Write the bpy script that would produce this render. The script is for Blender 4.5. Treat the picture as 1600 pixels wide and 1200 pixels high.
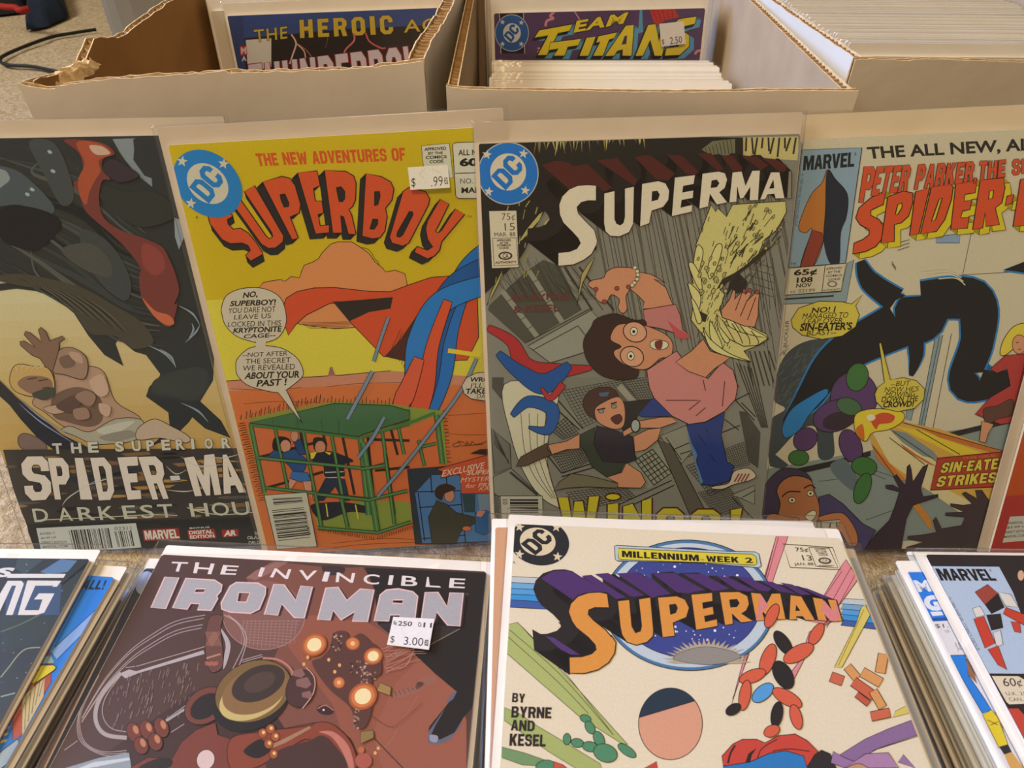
import bpy, math, random
from mathutils import Vector, Matrix, noise
from mathutils.geometry import tessellate_polygon

for o in list(bpy.data.objects):
    bpy.data.objects.remove(o, do_unlink=True)
SC = bpy.context.scene
COL = SC.collection
random.seed(11)
R = math.radians

# ------------------------------------------------------------------ camera
F_PX, PITCH, ROLL, CAM_H = 1103.6, R(40.48), R(0.51), 0.3943
fw = Vector((0, math.cos(PITCH), -math.sin(PITCH)))
up0 = Vector((0, math.sin(PITCH), math.cos(PITCH)))
rt0 = Vector((1, 0, 0))
rt = rt0 * math.cos(ROLL) + up0 * math.sin(ROLL)
up = up0 * math.cos(ROLL) - rt0 * math.sin(ROLL)
EYE = Vector((0, 0, CAM_H))
cd = bpy.data.cameras.new('camera')
cam = bpy.data.objects.new('camera', cd)
COL.objects.link(cam)
cam.matrix_world = Matrix(((rt.x, up.x, -fw.x, EYE.x), (rt.y, up.y, -fw.y, EYE.y),
                           (rt.z, up.z, -fw.z, EYE.z), (0, 0, 0, 1)))
cd.sensor_fit = 'HORIZONTAL'
cd.sensor_width = 36
cd.lens = F_PX / 1600 * 36
cd.clip_start = 0.01
cd.dof.use_dof = True
cd.dof.focus_distance = 0.45
cd.dof.aperture_fstop = 22
SC.camera = cam

# ------------------------------------------------------------------ light
SC.view_settings.view_transform = 'Standard'
SC.view_settings.look = 'None'
SC.view_settings.gamma = 1
SC.view_settings.use_curve_mapping = False
SC.view_settings.exposure = 0.0
SC.cycles.transparent_max_bounces = 24
SC.cycles.max_bounces = 10

wd = bpy.data.worlds.new('room')
SC.world = wd
wd.use_nodes = True
bg = wd.node_tree.nodes['Background']
bg.inputs[0].default_value = (1.0, 0.76, 0.50, 1)
bg.inputs[1].default_value = 0.22

def area(name, loc, target, size, power, color, shape='DISK'):
    l = bpy.data.lights.new(name, 'AREA')
    l.shape = shape
    l.size = size
    l.energy = power
    l.color = color
    o = bpy.data.objects.new(name, l)
    COL.objects.link(o)
    o.location = loc
    d = Vector(target) - Vector(loc)
    o.rotation_euler = d.to_track_quat('-Z', 'Y').to_euler()
    return o

# warm lamp behind the photographer, a paler room light high on the left, and cool light from a window / screen on the left
area('ceiling_lamp', (-0.3, -0.9, 2.2), (0.0, 0.25, 0.1), 0.5, 27, (1.0, 0.70, 0.41))
area('room_light', (-2.2, 0.25, 2.2), (0.0, 0.2, 0.1), 0.8, 72, (1.0, 0.93, 0.79))
area('cool_window', (-2.2, 1.05, 1.42), (0.2, 0.45, 0.2), 1.0, 7, (0.22, 0.42, 1.0), 'SQUARE').data.spread = R(44)

# ------------------------------------------------------------------ helpers
def ray(x, y):
    d = fw + rt * ((x - 800) / F_PX) + up * ((600 - y) / F_PX)
    return d

def on_z(x, y, z):                       # where the line of sight of a photo point meets height z
    d = ray(x, y)
    return EYE + d * ((z - EYE.z) / d.z)

def on_y(x, y, Y):
    d = ray(x, y)
    return EYE + d * ((Y - EYE.y) / d.y)

def srgb(c):
    c = c / 255.0
    return c / 12.92 if c <= 0.04045 else ((c + 0.055) / 1.055) ** 2.4

def lin(rgb):
    return tuple(srgb(v) for v in rgb)

def tag(o, label=None, cat=None, group=None, kind=None):
    if label: o['label'] = label
    if cat: o['category'] = cat
    if group: o['group'] = group
    if kind: o['kind'] = kind
    return o

def empty(name, mat):
    o = bpy.data.objects.new(name, None)
    o.empty_display_size = 0.02
    COL.objects.link(o)
    o.matrix_world = mat
    return o

def mesh_obj(name, verts, faces, mats, parent=None, fmat=None, smooth=False, fcol=None):
    me = bpy.data.meshes.new(name)
    me.from_pydata([tuple(v) for v in verts], [], faces)
    for m in (mats if isinstance(mats, (list, tuple)) else [mats]):
        me.materials.append(m)
    if fmat:
        me.polygons.foreach_set('material_index', fmat)
    if smooth:
        me.polygons.foreach_set('use_smooth', [True] * len(me.polygons))
    if fcol:
        at = me.color_attributes.new('ink', 'FLOAT_COLOR', 'CORNER')
        buf = []
        for p, c in zip(me.polygons, fcol):
            buf += [c[0], c[1], c[2], 1.0] * p.loop_total
        at.data.foreach_set('color', buf)
    me.update()
    o = bpy.data.objects.new(name, me)
    COL.objects.link(o)
    if parent:
        o.parent = parent
    return o

# ------------------------------------------------------------------ materials
def nodes(name):
    m = bpy.data.materials.new(name)
    m.use_nodes = True
    nt = m.node_tree
    b = nt.nodes['Principled BSDF']
    return m, nt, b

def plain(name, col, rough=0.7, spec=0.3):
    m, nt, b = nodes(name)
    b.inputs['Base Color'].default_value = (*col, 1)
    b.inputs['Roughness'].default_value = rough
    b.inputs['Specular IOR Level'].default_value = spec
    return m

def noisy(name, c1, c2, scale, rough=0.75, bump=0.0, bscale=None, detail=4, stretch=None, spec=0.3, dist=0.002):
    m, nt, b = nodes(name)
    tc = nt.nodes.new('ShaderNodeTexCoord')
    mp = nt.nodes.new('ShaderNodeMapping')
    if stretch: mp.inputs['Scale'].default_value = stretch
    nt.links.new(tc.outputs['Object'], mp.inputs[0])
    n = nt.nodes.new('ShaderNodeTexNoise')
    n.inputs['Scale'].default_value = scale
    n.inputs['Detail'].default_value = detail
    nt.links.new(mp.outputs[0], n.inputs['Vector'])
    r = nt.nodes.new('ShaderNodeValToRGB')
    r.color_ramp.elements[0].position = 0.32
    r.color_ramp.elements[1].position = 0.68
    r.color_ramp.elements[0].color = (*c1, 1)
    r.color_ramp.elements[1].color = (*c2, 1)
    nt.links.new(n.outputs['Fac'], r.inputs[0])
    nt.links.new(r.outputs[0], b.inputs['Base Color'])
    b.inputs['Roughness'].default_value = rough
    b.inputs['Specular IOR Level'].default_value = spec
    if bump:
        n2 = nt.nodes.new('ShaderNodeTexNoise')
        n2.inputs['Scale'].default_value = bscale or scale * 3
        n2.inputs['Detail'].default_value = 3
        nt.links.new(mp.outputs[0], n2.inputs['Vector'])
        bp = nt.nodes.new('ShaderNodeBump')
        bp.inputs['Strength'].default_value = bump
        bp.inputs['Distance'].default_value = dist
        nt.links.new(n2.outputs['Fac'], bp.inputs['Height'])
        nt.links.new(bp.outputs[0], b.inputs['Normal'])
    return m

def ink_material(name='printed_ink', rough=0.42):
    m, nt, b = nodes(name)
    a = nt.nodes.new('ShaderNodeVertexColor')
    a.layer_name = 'ink'
    tc = nt.nodes.new('ShaderNodeTexCoord')
    n = nt.nodes.new('ShaderNodeTexNoise')                # faint unevenness of newsprint ink
    n.inputs['Scale'].default_value = 900
    n.inputs['Detail'].default_value = 2
    nt.links.new(tc.outputs['Object'], n.inputs['Vector'])
    mr = nt.nodes.new('ShaderNodeMapRange')
    mr.inputs['To Min'].default_value = 0.90
    mr.inputs['To Max'].default_value = 1.08
    nt.links.new(n.outputs['Fac'], mr.inputs[0])
    mx = nt.nodes.new('ShaderNodeMix')
    mx.data_type = 'RGBA'
    mx.blend_type = 'MULTIPLY'
    mx.inputs['Factor'].default_value = 1
    nt.links.new(a.outputs['Color'], mx.inputs['A'])
    nt.links.new(mr.outputs[0], mx.inputs['B'])
    nt.links.new(mx.outputs['Result'], b.inputs['Base Color'])
    b.inputs['Roughness'].default_value = rough
    b.inputs['Specular IOR Level'].default_value = 0.25
    return m

def sleeve_material(name, seed, haze=0.010, bump=0.3, rough=0.16, f0=0.035, sc=(28, 9, 30)):
    m = bpy.data.materials.new(name)
    m.use_nodes = True
    nt = m.node_tree
    nt.nodes.clear()
    out = nt.nodes.new('ShaderNodeOutputMaterial')
    tr = nt.nodes.new('ShaderNodeBsdfTransparent')
    tr.inputs[0].default_value = (0.975, 0.975, 0.97, 1)
    df = nt.nodes.new('ShaderNodeBsdfDiffuse')
    df.inputs[0].default_value = (0.85, 0.84, 0.82, 1)
    gl = nt.nodes.new('ShaderNodeBsdfGlossy')
    gl.inputs['Roughness'].default_value = rough
    lw = nt.nodes.new('ShaderNodeLayerWeight')            # film reflects the same from both sides: f0 + (1 - f0) * (1 - cos)^5
    lw.inputs['Blend'].default_value = 0.5
    pw = nt.nodes.new('ShaderNodeMath'); pw.operation = 'POWER'; pw.inputs[1].default_value = 5
    fr = nt.nodes.new('ShaderNodeMath'); fr.operation = 'MULTIPLY_ADD'; fr.inputs[1].default_value = 0.9; fr.inputs[2].default_value = f0
    nt.links.new(lw.outputs['Facing'], pw.inputs[0])
    nt.links.new(pw.outputs[0], fr.inputs[0])
    tc = nt.nodes.new('ShaderNodeTexCoord')
    mp = nt.nodes.new('ShaderNodeMapping')
    mp.inputs['Scale'].default_value = sc
    mp.inputs['Location'].default_value = (seed * 1.7, seed * 3.1, seed)
    mp.inputs['Rotation'].default_value = (0, 0, 0.5)
    n = nt.nodes.new('ShaderNodeTexNoise')
    n.inputs['Scale'].default_value = 1.0
    n.inputs['Detail'].default_value = 2.5
    n.inputs['Distortion'].default_value = 0.8
    bp = nt.nodes.new('ShaderNodeBump')
    bp.inputs['Strength'].default_value = bump
    bp.inputs['Distance'].default_value = 0.004
    nt.links.new(tc.outputs['Object'], mp.inputs[0])
    nt.links.new(mp.outputs[0], n.inputs['Vector'])
    nt.links.new(n.outputs['Fac'], bp.inputs['Height'])
    nt.links.new(bp.outputs[0], gl.inputs['Normal'])
    nt.links.new(bp.outputs[0], lw.inputs['Normal'])
    m1 = nt.nodes.new('ShaderNodeMixShader')
    m1.inputs[0].default_value = haze
    nt.links.new(tr.outputs[0], m1.inputs[1])
    nt.links.new(df.outputs[0], m1.inputs[2])
    m2 = nt.nodes.new('ShaderNodeMixShader')
    nt.links.new(fr.outputs[0], m2.inputs[0])
    nt.links.new(m1.outputs[0], m2.inputs[1])
    nt.links.new(gl.outputs[0], m2.inputs[2])
    nt.links.new(m2.outputs[0], out.inputs[0])
    return m

INK = ink_material()
STICKER_INK = ink_material('sticker_ink', 0.6)
SLEEVES = [sleeve_material('clear_sleeve_%s' % 'abcde'[i], i) for i in range(5)]
BOARD = noisy('white_backing_board', lin((238, 234, 226)), lin((246, 243, 236)), 40, 0.55)
BOARD_SHADED = noisy('shaded_white_backing_board', lin((202, 191, 175)), lin((210, 200, 185)), 40, 0.55)  # white board darkened in colour for the dimmer light on the standing row
BOARD_AGED = noisy('cream_backing_board', lin((212, 199, 172)), lin((220, 208, 183)), 25, 0.6)
PAPER = noisy('page_edges', lin((205, 196, 178)), lin((240, 234, 220)), 260, 0.8, stretch=(0.05, 0.05, 8))

# ------------------------------------------------------------------ comics: print engine
def rounded(pts, n=5):                       # closed Catmull-Rom through the points
    out = []
    N = len(pts)
    for i in range(N):
        p0, p1, p2, p3 = pts[i - 1], pts[i], pts[(i + 1) % N], pts[(i + 2) % N]
        for k in range(n):
            t = k / n
            out.append(tuple(0.5 * ((2 * p1[j]) + (-p0[j] + p2[j]) * t + (2 * p0[j] - 5 * p1[j] + 4 * p2[j] - p3[j]) * t * t
                             + (-p0[j] + 3 * p1[j] - 3 * p2[j] + p3[j]) * t ** 3) for j in (0, 1)))
    return out

def flow(pts, n=5):                          # open Catmull-Rom
    if len(pts) < 3: return pts
    q = [pts[0]] + list(pts) + [pts[-1]]
    out = []
    for i in range(1, len(q) - 2):
        p0, p1, p2, p3 = q[i - 1], q[i], q[i + 1], q[i + 2]
        for k in range(n):
            t = k / n
            out.append(tuple(0.5 * ((2 * p1[j]) + (-p0[j] + p2[j]) * t + (2 * p0[j] - 5 * p1[j] + 4 * p2[j] - p3[j]) * t * t
                             + (-p0[j] + 3 * p1[j] - 3 * p2[j] + p3[j]) * t ** 3) for j in (0, 1)))
    out.append(tuple(pts[-1]))
    return out

def Zf(x0, y0, s):                           # points measured on an enlarged crop -> photo points
    def f(*pts):
        return [(x0 + p[0] / s, y0 + p[1] / s) for p in pts]
    return f

def tess(loops):
    L = [[Vector((p[0], p[1], 0)) for p in lp] for lp in loops]
    flat = [p for lp in loops for p in lp]
    return flat, [tuple(t) for t in tessellate_polygon(L)]

TEXTS = {}
def text_shape(s, bold, space, line=1.0):
    key = (s, bold, space, line)
    if key in TEXTS: return TEXTS[key]
    def make(off):
        c = bpy.data.curves.new('t', 'FONT')
        c.body = s
        c.offset = off
        c.space_character = space
        c.space_line = line
        c.align_x = 'CENTER'
        c.resolution_u = 3
        c.fill_mode = 'FRONT'
        o = bpy.data.objects.new('t', c)
        COL.objects.link(o)
        dg = bpy.context.evaluated_depsgraph_get()
        me = bpy.data.meshes.new_from_object(o.evaluated_get(dg))
        vs = [(v.co.x, v.co.y) for v in me.vertices]
        fs = [tuple(p.vertices) for p in me.polygons]
        bpy.data.objects.remove(o)
        bpy.data.curves.remove(c)
        bpy.data.meshes.remove(me)
        return vs, fs
    r = make(bold)
    TEXTS[key] = r
    return r

# heavy block capitals, outline + counters in a unit box (y down), and relative width
GLYPH = {
 'A': (1.0, [[(.32, 0), (.68, 0), (1, 1), (.68, 1), (.62, .8), (.38, .8), (.32, 1), (0, 1)], [(.5, .28), (.44, .58), (.56, .58)]]),
 'B': (.95, [[(0, 0), (.72, 0), (.95, .14), (.95, .38), (.82, .49), (1, .6), (1, .86), (.76, 1), (0, 1)], [(.33, .2), (.33, .4), (.58, .4), (.63, .36), (.63, .24), (.58, .2)], [(.33, .59), (.33, .8), (.6, .8), (.66, .75), (.66, .64), (.6, .59)]]),
 'C': (.95, [[(.26, 0), (.76, 0), (1, .18), (1, .38), (.67, .38), (.67, .26), (.58, .2), (.42, .2), (.34, .28), (.34, .72), (.42, .8), (.58, .8), (.67, .73), (.67, .62), (1, .62), (1, .82), (.76, 1), (.26, 1), (0, .82), (0, .18)]]),
 'D': (.98, [[(0, 0), (.7, 0), (1, .2), (1, .8), (.7, 1), (0, 1)], [(.34, .2), (.34, .8), (.57, .8), (.66, .7), (.66, .3), (.57, .2)]]),
 'E': (.82, [[(0, 0), (1, 0), (1, .21), (.4, .21), (.4, .39), (.88, .39), (.88, .6), (.4, .6), (.4, .79), (1, .79), (1, 1), (0, 1)]]),
 'F': (.8, [[(0, 0), (1, 0), (1, .21), (.4, .21), (.4, .41), (.88, .41), (.88, .62), (.4, .62), (.4, 1), (0, 1)]]),
 'G': (.98, [[(.26, 0), (.76, 0), (1, .18), (1, .36), (.67, .36), (.67, .26), (.58, .2), (.42, .2), (.34, .28), (.34, .72), (.42, .8), (.58, .8), (.67, .73), (.67, .65), (.52, .65), (.52, .46), (1, .46), (1, .82), (.76, 1), (.26, 1), (0, .82), (0, .18)]]),
 'H': (.98, [[(0, 0), (.34, 0), (.34, .38), (.66, .38), (.66, 0), (1, 0), (1, 1), (.66, 1), (.66, .6), (.34, .6), (.34, 1), (0, 1)]]),
 'I': (.38, [[(0, 0), (1, 0), (1, 1), (0, 1)]]),
 'K': (1.0, [[(0, 0), (.34, 0), (.34, .36), (.62, 0), (1, 0), (.66, .44), (1, 1), (.62, 1), (.42, .66), (.34, .76), (.34, 1), (0, 1)]]),
 'L': (.78, [[(0, 0), (.4, 0), (.4, .79), (1, .79), (1, 1), (0, 1)]]),
 'M': (1.28, [[(0, 0), (.33, 0), (.5, .5), (.67, 0), (1, 0), (1, 1), (.74, 1), (.74, .42), (.58, 1), (.42, 1), (.26, .42), (.26, 1), (0, 1)]]),
 'N': (1.0, [[(0, 0), (.33, 0), (.67, .52), (.67, 0), (1, 0), (1, 1), (.68, 1), (.33, .48), (.33, 1), (0, 1)]]),
 'O': (1.0, [[(.26, 0), (.74, 0), (1, .18), (1, .82), (.74, 1), (.26, 1), (0, .82), (0, .18)], [(.42, .2), (.34, .28), (.34, .72), (.42, .8), (.58, .8), (.66, .72), (.66, .28), (.58, .2)]]),
 'P': (.94, [[(0, 0), (.74, 0), (1, .18), (1, .46), (.74, .64), (.36, .64), (.36, 1), (0, 1)], [(.36, .2), (.36, .44), (.58, .44), (.64, .39), (.64, .25), (.58, .2)]]),
 'R': (.98, [[(0, 0), (.74, 0), (1, .17), (1, .42), (.84, .56), (1, 1), (.66, 1), (.52, .63), (.35, .63), (.35, 1), (0, 1)], [(.35, .2), (.35, .43), (.58, .43), (.64, .38), (.64, .25), (.58, .2)]]),
 'S': (.94, [[(.24, 0), (.76, 0), (1, .17), (1, .34), (.67, .34), (.67, .25), (.6, .19), (.42, .19), (.35, .25), (.35, .33), (.42, .39), (.8, .44), (1, .6), (1, .83), (.76, 1), (.24, 1), (0, .83), (0, .66), (.33, .66), (.33, .75), (.4, .81), (.59, .81), (.66, .75), (.66, .66), (.59, .6), (.2, .55), (0, .4), (0, .17)]]),
 'T': (.9, [[(0, 0), (1, 0), (1, .22), (.69, .22), (.69, 1), (.31, 1), (.31, .22), (0, .22)]]),
 'U': (.98, [[(0, 0), (.34, 0), (.34, .72), (.42, .8), (.58, .8), (.66, .72), (.66, 0), (1, 0), (1, .82), (.74, 1), (.26, 1), (0, .82)]]),
 'V': (1.0, [[(0, 0), (.34, 0), (.5, .64), (.66, 0), (1, 0), (.68, 1), (.32, 1)]]),
 'W': (1.35, [[(0, 0), (.24, 0), (.31, .58), (.4, .1), (.6, .1), (.69, .58), (.76, 0), (1, 0), (.84, 1), (.6, 1), (.5, .5), (.4, 1), (.16, 1)]]),
 'Y': (1.0, [[(0, 0), (.36, 0), (.5, .34), (.64, 0), (1, 0), (.68, .6), (.68, 1), (.32, 1), (.32, .6)]]),
 '-': (.5, [[(0, .42), (1, .42), (1, .6), (0, .6)]]),
 ',': (.3, [[(.1, .82), (.9, .82), (.5, 1.16), (.1, 1.16)]]),
 '!': (.4, [[(.1, 0), (.9, 0), (.75, .66), (.25, .66)], None]),
 ' ': (.5, []),
}

STEP = 1.6e-5
MID = (214, 186, 157)          # how white paper shows in the standing row and on the piles
TOPREF = (250, 243, 224)
class Print:
    """Collects flat printed shapes of one comic, stacked in thin layers of ink, and makes the parts."""
    def __init__(self, o, u, v, w, h, ref, lift=0.0003):
        self.o, self.u, self.v = o, u, v
        self.n = u.cross(v)
        self.w, self.h = w, h
        self.ref = [srgb(c) for c in ref]
        self.items = []
        self.boxes = []
        self.lift = lift
        self.clip = True
    def ink(self, c):
        return tuple(min(0.86, max(0.004, 0.82 * srgb(a) / b)) for a, b in zip(c, self.ref))
    def loc(self, p):
        d = ray(*p)
        q = self.o + self.n * 0.0006
        t = (q - EYE).dot(self.n) / d.dot(self.n)
        P = EYE + d * t - self.o
        return (P.dot(self.u), P.dot(self.v))
    def add(self, part, verts, faces, col, clip=True):
        vs = [self.loc(p) for p in verts]
        self.add_local(part, vs, faces, col, clip)
    def add_local(self, part, vs, faces, col, clip=True):
        if clip:                               # keep the print inside the page
            e = 2e-4
            out_v, out_f = [], []
            for f in faces:
                poly = [vs[i] for i in f]
                for ax, lim, sg in ((0, e, 1), (0, self.w - e, -1), (1, e, 1), (1, self.h - e, -1)):
                    res = []
                    for i in range(len(poly)):
                        a, b = poly[i], poly[(i + 1) % len(poly)]
                        da, db = (a[ax] - lim) * sg, (b[ax] - lim) * sg
                        if da >= 0: res.append(a)
                        if (da > 0 > db) or (da < 0 < db):
                            t = da / (da - db)
                            res.append((a[0] + (b[0] - a[0]) * t, a[1] + (b[1] - a[1]) * t))
                    poly = res
                    if len(poly) < 3: break
                if len(poly) >= 3:
                    k = len(out_v)
                    out_v += poly
                    out_f.append(tuple(range(k, k + len(poly))))
            vs, faces = out_v, out_f
        if not faces: return
        bb = (min(p[0] for p in vs), min(p[1] for p in vs), max(p[0] for p in vs), max(p[1] for p in vs))
        L = 1
        for b2, l2 in self.boxes:
            if l2 >= L and bb[0] < b2[2] and bb[2] > b2[0] and bb[1] < b2[3] and bb[3] > b2[1]:
                L = l2 + 1
        self.boxes.append((bb, L))
        self.items.append((part, vs, faces, self.ink(col), L))
    def poly(self, part, pts, col, S=0, o=0, oc=(24, 20, 16), holes=()):
        if S: pts = rounded(pts); holes = [rounded(h) for h in holes]
        v, f = tess([pts] + list(holes))
        self.add(part, v, f, col)
        if o:
            for lp in [pts] + list(holes):
                self.line(part, list(lp) + [lp[0]], o, oc, S=0)
    def line(self, part, pts, w, col, S=1, taper=False):
        if S: pts = flow(pts)
        if len(pts) < 2: return
        vs, fs = [], []
        N = len(pts)
        closed = math.dist(pts[0], pts[-1]) < 1e-6
        for i, p in enumerate(pts):
            a = pts[i - 1] if i > 0 else (pts[-2] if closed else p)
            b = pts[i + 1] if i < N - 1 else (pts[1] if closed else p)
            dx, dy = b[0] - a[0], b[1] - a[1]
            L = math.hypot(dx, dy) or 1
            hw = w / 2 * ((1 - abs(2 * i / (N - 1) - 1) * 0.85) if taper else 1)
            vs += [(p[0] - dy / L * hw, p[1] + dx / L * hw), (p[0] + dy / L * hw, p[1] - dx / L * hw)]
            if i: fs.append((2 * i - 2, 2 * i, 2 * i + 1, 2 * i - 1))
        self.add(part, vs, fs, col)
    def lines(self, part, segs, w, col):       # many thin straight strokes as one layer
        vs, fs = [], []
        for a, b in segs:
            dx, dy = b[0] - a[0], b[1] - a[1]
            L = math.hypot(dx, dy) or 1
            hx, hy = -dy / L * w / 2, dx / L * w / 2
            k = len(vs)
            vs += [(a[0] + hx, a[1] + hy), (b[0] + hx, b[1] + hy), (b[0] - hx, b[1] - hy), (a[0] - hx, a[1] - hy)]
            fs.append((k, k + 1, k + 2, k + 3))
        self.add(part, vs, fs, col)
    def ell(self, part, cx, cy, rx, ry, col, rot=0, o=0, n=40, oc=(24, 20, 16)):
        c, s = math.cos(R(rot)), math.sin(R(rot))
        pts = [(cx + rx * math.cos(t) * c - ry * math.sin(t) * s, cy + rx * math.cos(t) * s + ry * math.sin(t) * c)
               for t in [2 * math.pi * i / n for i in range(n)]]
        self.add(part, pts, [tuple(range(n))], col)
        if o: self.line(part, pts + [pts[0]], o, oc, S=0)
    def sweep(self, part, loops, d, col):      # block-letter side: the outline dragged along d
        vs, fs = [], []
        for lp in loops:
            for i in range(len(lp)):
                a, b = lp[i - 1], lp[i]
                k = len(vs)
                vs += [a, b, (b[0] + d[0], b[1] + d[1]), (a[0] + d[0], a[1] + d[1])]
                fs.append((k, k + 1, k + 2, k + 3))
        self.add(part, vs, fs, col)
    def block(self, part, letters, face, side, d, o=1.2, oc=(24, 20, 16)):
        # letters: list of (outline, holes)
        for out, holes in letters:
            v, f = tess([out] + holes)
            self.sweep(part, [out] + holes, d, side)
        for out, holes in letters:
            v, f = tess([out] + holes)
            self.add(part, v, f, face)
            if o:
                for lp in [out] + holes: self.line(part, lp + [lp[0]], o, oc, S=0)
    def text(self, part, s, quad, col, b=0.0, space=1.0, line=1.0, o=0, oc=(24, 20, 16)):
        vs, fs = text_shape(s, b, space, line)
        if not vs: return
        x0, x1 = min(v[0] for v in vs), max(v[0] for v in vs)
        y0, y1 = min(v[1] for v in vs), max(v[1] for v in vs)
        TL, TR, BR, BL = quad
        def mp(v):
            s_, t_ = (v[0] - x0) / (x1 - x0), (y1 - v[1]) / (y1 - y0)
            return tuple(TL[j] * (1 - s_) * (1 - t_) + TR[j] * s_ * (1 - t_) + BR[j] * s_ * t_ + BL[j] * (1 - s_) * t_ for j in (0, 1))
        if o:
            v2, f2 = text_shape(s, b + o, space, line)
            self.add(part, [mp(v) for v in v2], f2, oc)
        self.add(part, [mp(v) for v in vs], fs, col)
    def heavy(self, part, s, quad, col, o=0, oc=(24, 20, 16), gap=.14):
        """block capitals fitted in a photo quad"""
        TL, TR, BR, BL = quad
        tot = sum(GLYPH[ch][0] for ch in s) + gap * (len(s) - 1)
        mp = lambda s_, t_: tuple(TL[j] * (1 - s_) * (1 - t_) + TR[j] * s_ * (1 - t_) + BR[j] * s_ * t_ + BL[j] * (1 - s_) * t_ for j in (0, 1))
        x = 0
        for ch in s:
            w, loops = GLYPH[ch]
            if ch == '!': loops = [loops[0]]
            L = [[mp((x + p[0] * w) / tot, p[1]) for p in lp] for lp in loops]
            if L:
                if o:
                    for lp in L: self.line(part, lp + [lp[0]], 2 * o, oc, S=0)
                v, f = tess(L)
                self.add(part, v, f, col)
            if ch == '!':
                self.poly(part, [mp((x + a * w) / tot, b) for a, b in ((.2, .78), (.8, .78), (.8, 1), (.2, 1))], col)
            x += w + gap
    def star(self, part, cx, cy, r, rot, col):
        pts = []
        for i in range(10):
            a = R(rot - 90 + 36 * i)
            rr = r if i % 2 == 0 else r * 0.42
            pts.append((cx + rr * math.cos(a), cy + rr * math.sin(a)))
        self.poly(part, pts, col)
    def roundel(self, part, c, ex, ey, ci, ri, ring, pale, stars, a=47, rim=None):
        # ring disc with a pale centre holding two tilted block letters, and stars round it
        def P(x, y): return (c[0] + ex[0] * x + ey[0] * y, c[1] + ex[1] * x + ey[1] * y)
        circ = lambda q, r: [P(q[0] + r * math.cos(2 * math.pi * i / 56), q[1] + r * math.sin(2 * math.pi * i / 56)) for i in range(56)]
        if rim: self.add(part, circ((0, 0), 1.035), [tuple(range(56))], rim)
        self.add(part, circ((0, 0), 1), [tuple(range(56))], ring)
        self.add(part, circ(ci, ri), [tuple(range(56))], pale)
        D = ([(0, 0), (.72, 0), (1, .22), (1, .78), (.72, 1), (0, 1)], [[(.34, .2), (.34, .8), (.58, .8), (.66, .7), (.66, .3), (.58, .2)]])
        Cc = ([(.28, 0), (.74, 0), (1, .2), (1, .38), (.66, .38), (.66, .28), (.58, .21), (.42, .21), (.34, .29), (.34, .71), (.42, .79), (.58, .79),
               (.66, .72), (.66, .62), (1, .62), (1, .8), (.74, 1), (.28, 1), (0, .8), (0, .2)], [])
        ca, sa = math.cos(R(a)), math.sin(R(a))
        H, Wd = ri * 1.12, ri * 0.80
        for i, (out, holes) in enumerate((D, Cc)):
            def q(p):
                x = (p[0] + i * 1.06 - 1.03) * Wd
                y = (p[1] - 0.5) * H + (0.06 * ri if i else -0.02 * ri)
                return P(ci[0] + x * ca - y * sa, ci[1] + x * sa + y * ca)
            self.poly(part, [q(p) for p in out], ring, holes=[[q(p) for p in h] for h in holes])
        for (x, y) in stars:
            p = P(x, y)
            self.star(part, p[0], p[1], math.hypot(*ex) * 0.17, 8, pale)
    def barcode(self, part, quad, bars, vertical=True, seed=1, col=(40, 36, 32), band=(0, 1)):
        rnd = random.Random(seed)
        TL, TR, BR, BL = quad
        mp = lambda s, t: tuple(TL[j] * (1 - s) * (1 - t) + TR[j] * s * (1 - t) + BR[j] * s * t + BL[j] * (1 - s) * t for j in (0, 1))
        vs, fs = [], []
        x = 0.0
        ws = [rnd.choice((1, 1, 2, 3)) for _ in range(bars * 2)]
        tot = sum(ws)
        for i, w in enumerate(ws):
            if i % 2 == 0:
                a, b = x / tot, (x + w) / tot
                k = len(vs)
                if vertical: vs += [mp(a, band[0]), mp(b, band[0]), mp(b, band[1]), mp(a, band[1])]
                else: vs += [mp(band[0], a), mp(band[1], a), mp(band[1], b), mp(band[0], b)]
                fs.append((k, k + 1, k + 2, k + 3))
            x += w
        self.add(part, vs, fs, col)
    def bake(self, names, cover):
        """names: {key: (mesh name, label or None)}; everything else prints on the cover itself."""
        groups = {}
        for it in self.items: groups.setdefault(it[0], []).append(it)
        top = max([it[4] for it in self.items] + [0])
        for key, its in groups.items():
            V, Fc, Cc = [], [], []
            for part, vs, fs, col, L in its:
                k = len(V)
                V += [(p[0], p[1], L * STEP) for p in vs]
                for f in fs:
                    f = tuple(k + i for i in f)
                    a, b, c = (V[f[0]], V[f[1]], V[f[2]])
                    ar = sum(V[f[i - 1]][0] * V[f[i]][1] - V[f[i]][0] * V[f[i - 1]][1] for i in range(len(f)))
                    Fc.append(f if ar > 0 else f[::-1])
                    Cc.append(col)
            if key in names:
                nm, lb = names[key]
                ob = mesh_obj(nm, V, Fc, INK, parent=cover, fcol=Cc)
                if lb: ob['label'] = lb
            else:
                ob = mesh_obj('cover_art', V, Fc, INK, parent=cover, fcol=Cc)
        return top * STEP

def pose(x, y, z, tilt, yaw, spin):
    t, yw, sp = R(tilt), R(yaw), R(spin)
    u = Vector((math.cos(yw), math.sin(yw), 0))
    b = Vector((-math.sin(yw), math.cos(yw), 0))
    v = b * math.cos(t) + Vector((0, 0, 1)) * math.sin(t)
    c, s = math.cos(sp), math.sin(sp)
    return Vector((x, y, z)), u * c + v * s, v * c - u * s

def frame(o, u, v):
    n = u.cross(v)
    return Matrix(((u.x, v.x, n.x, o.x), (u.y, v.y, n.y, o.y), (u.z, v.z, n.z, o.z), (0, 0, 0, 1)))

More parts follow.
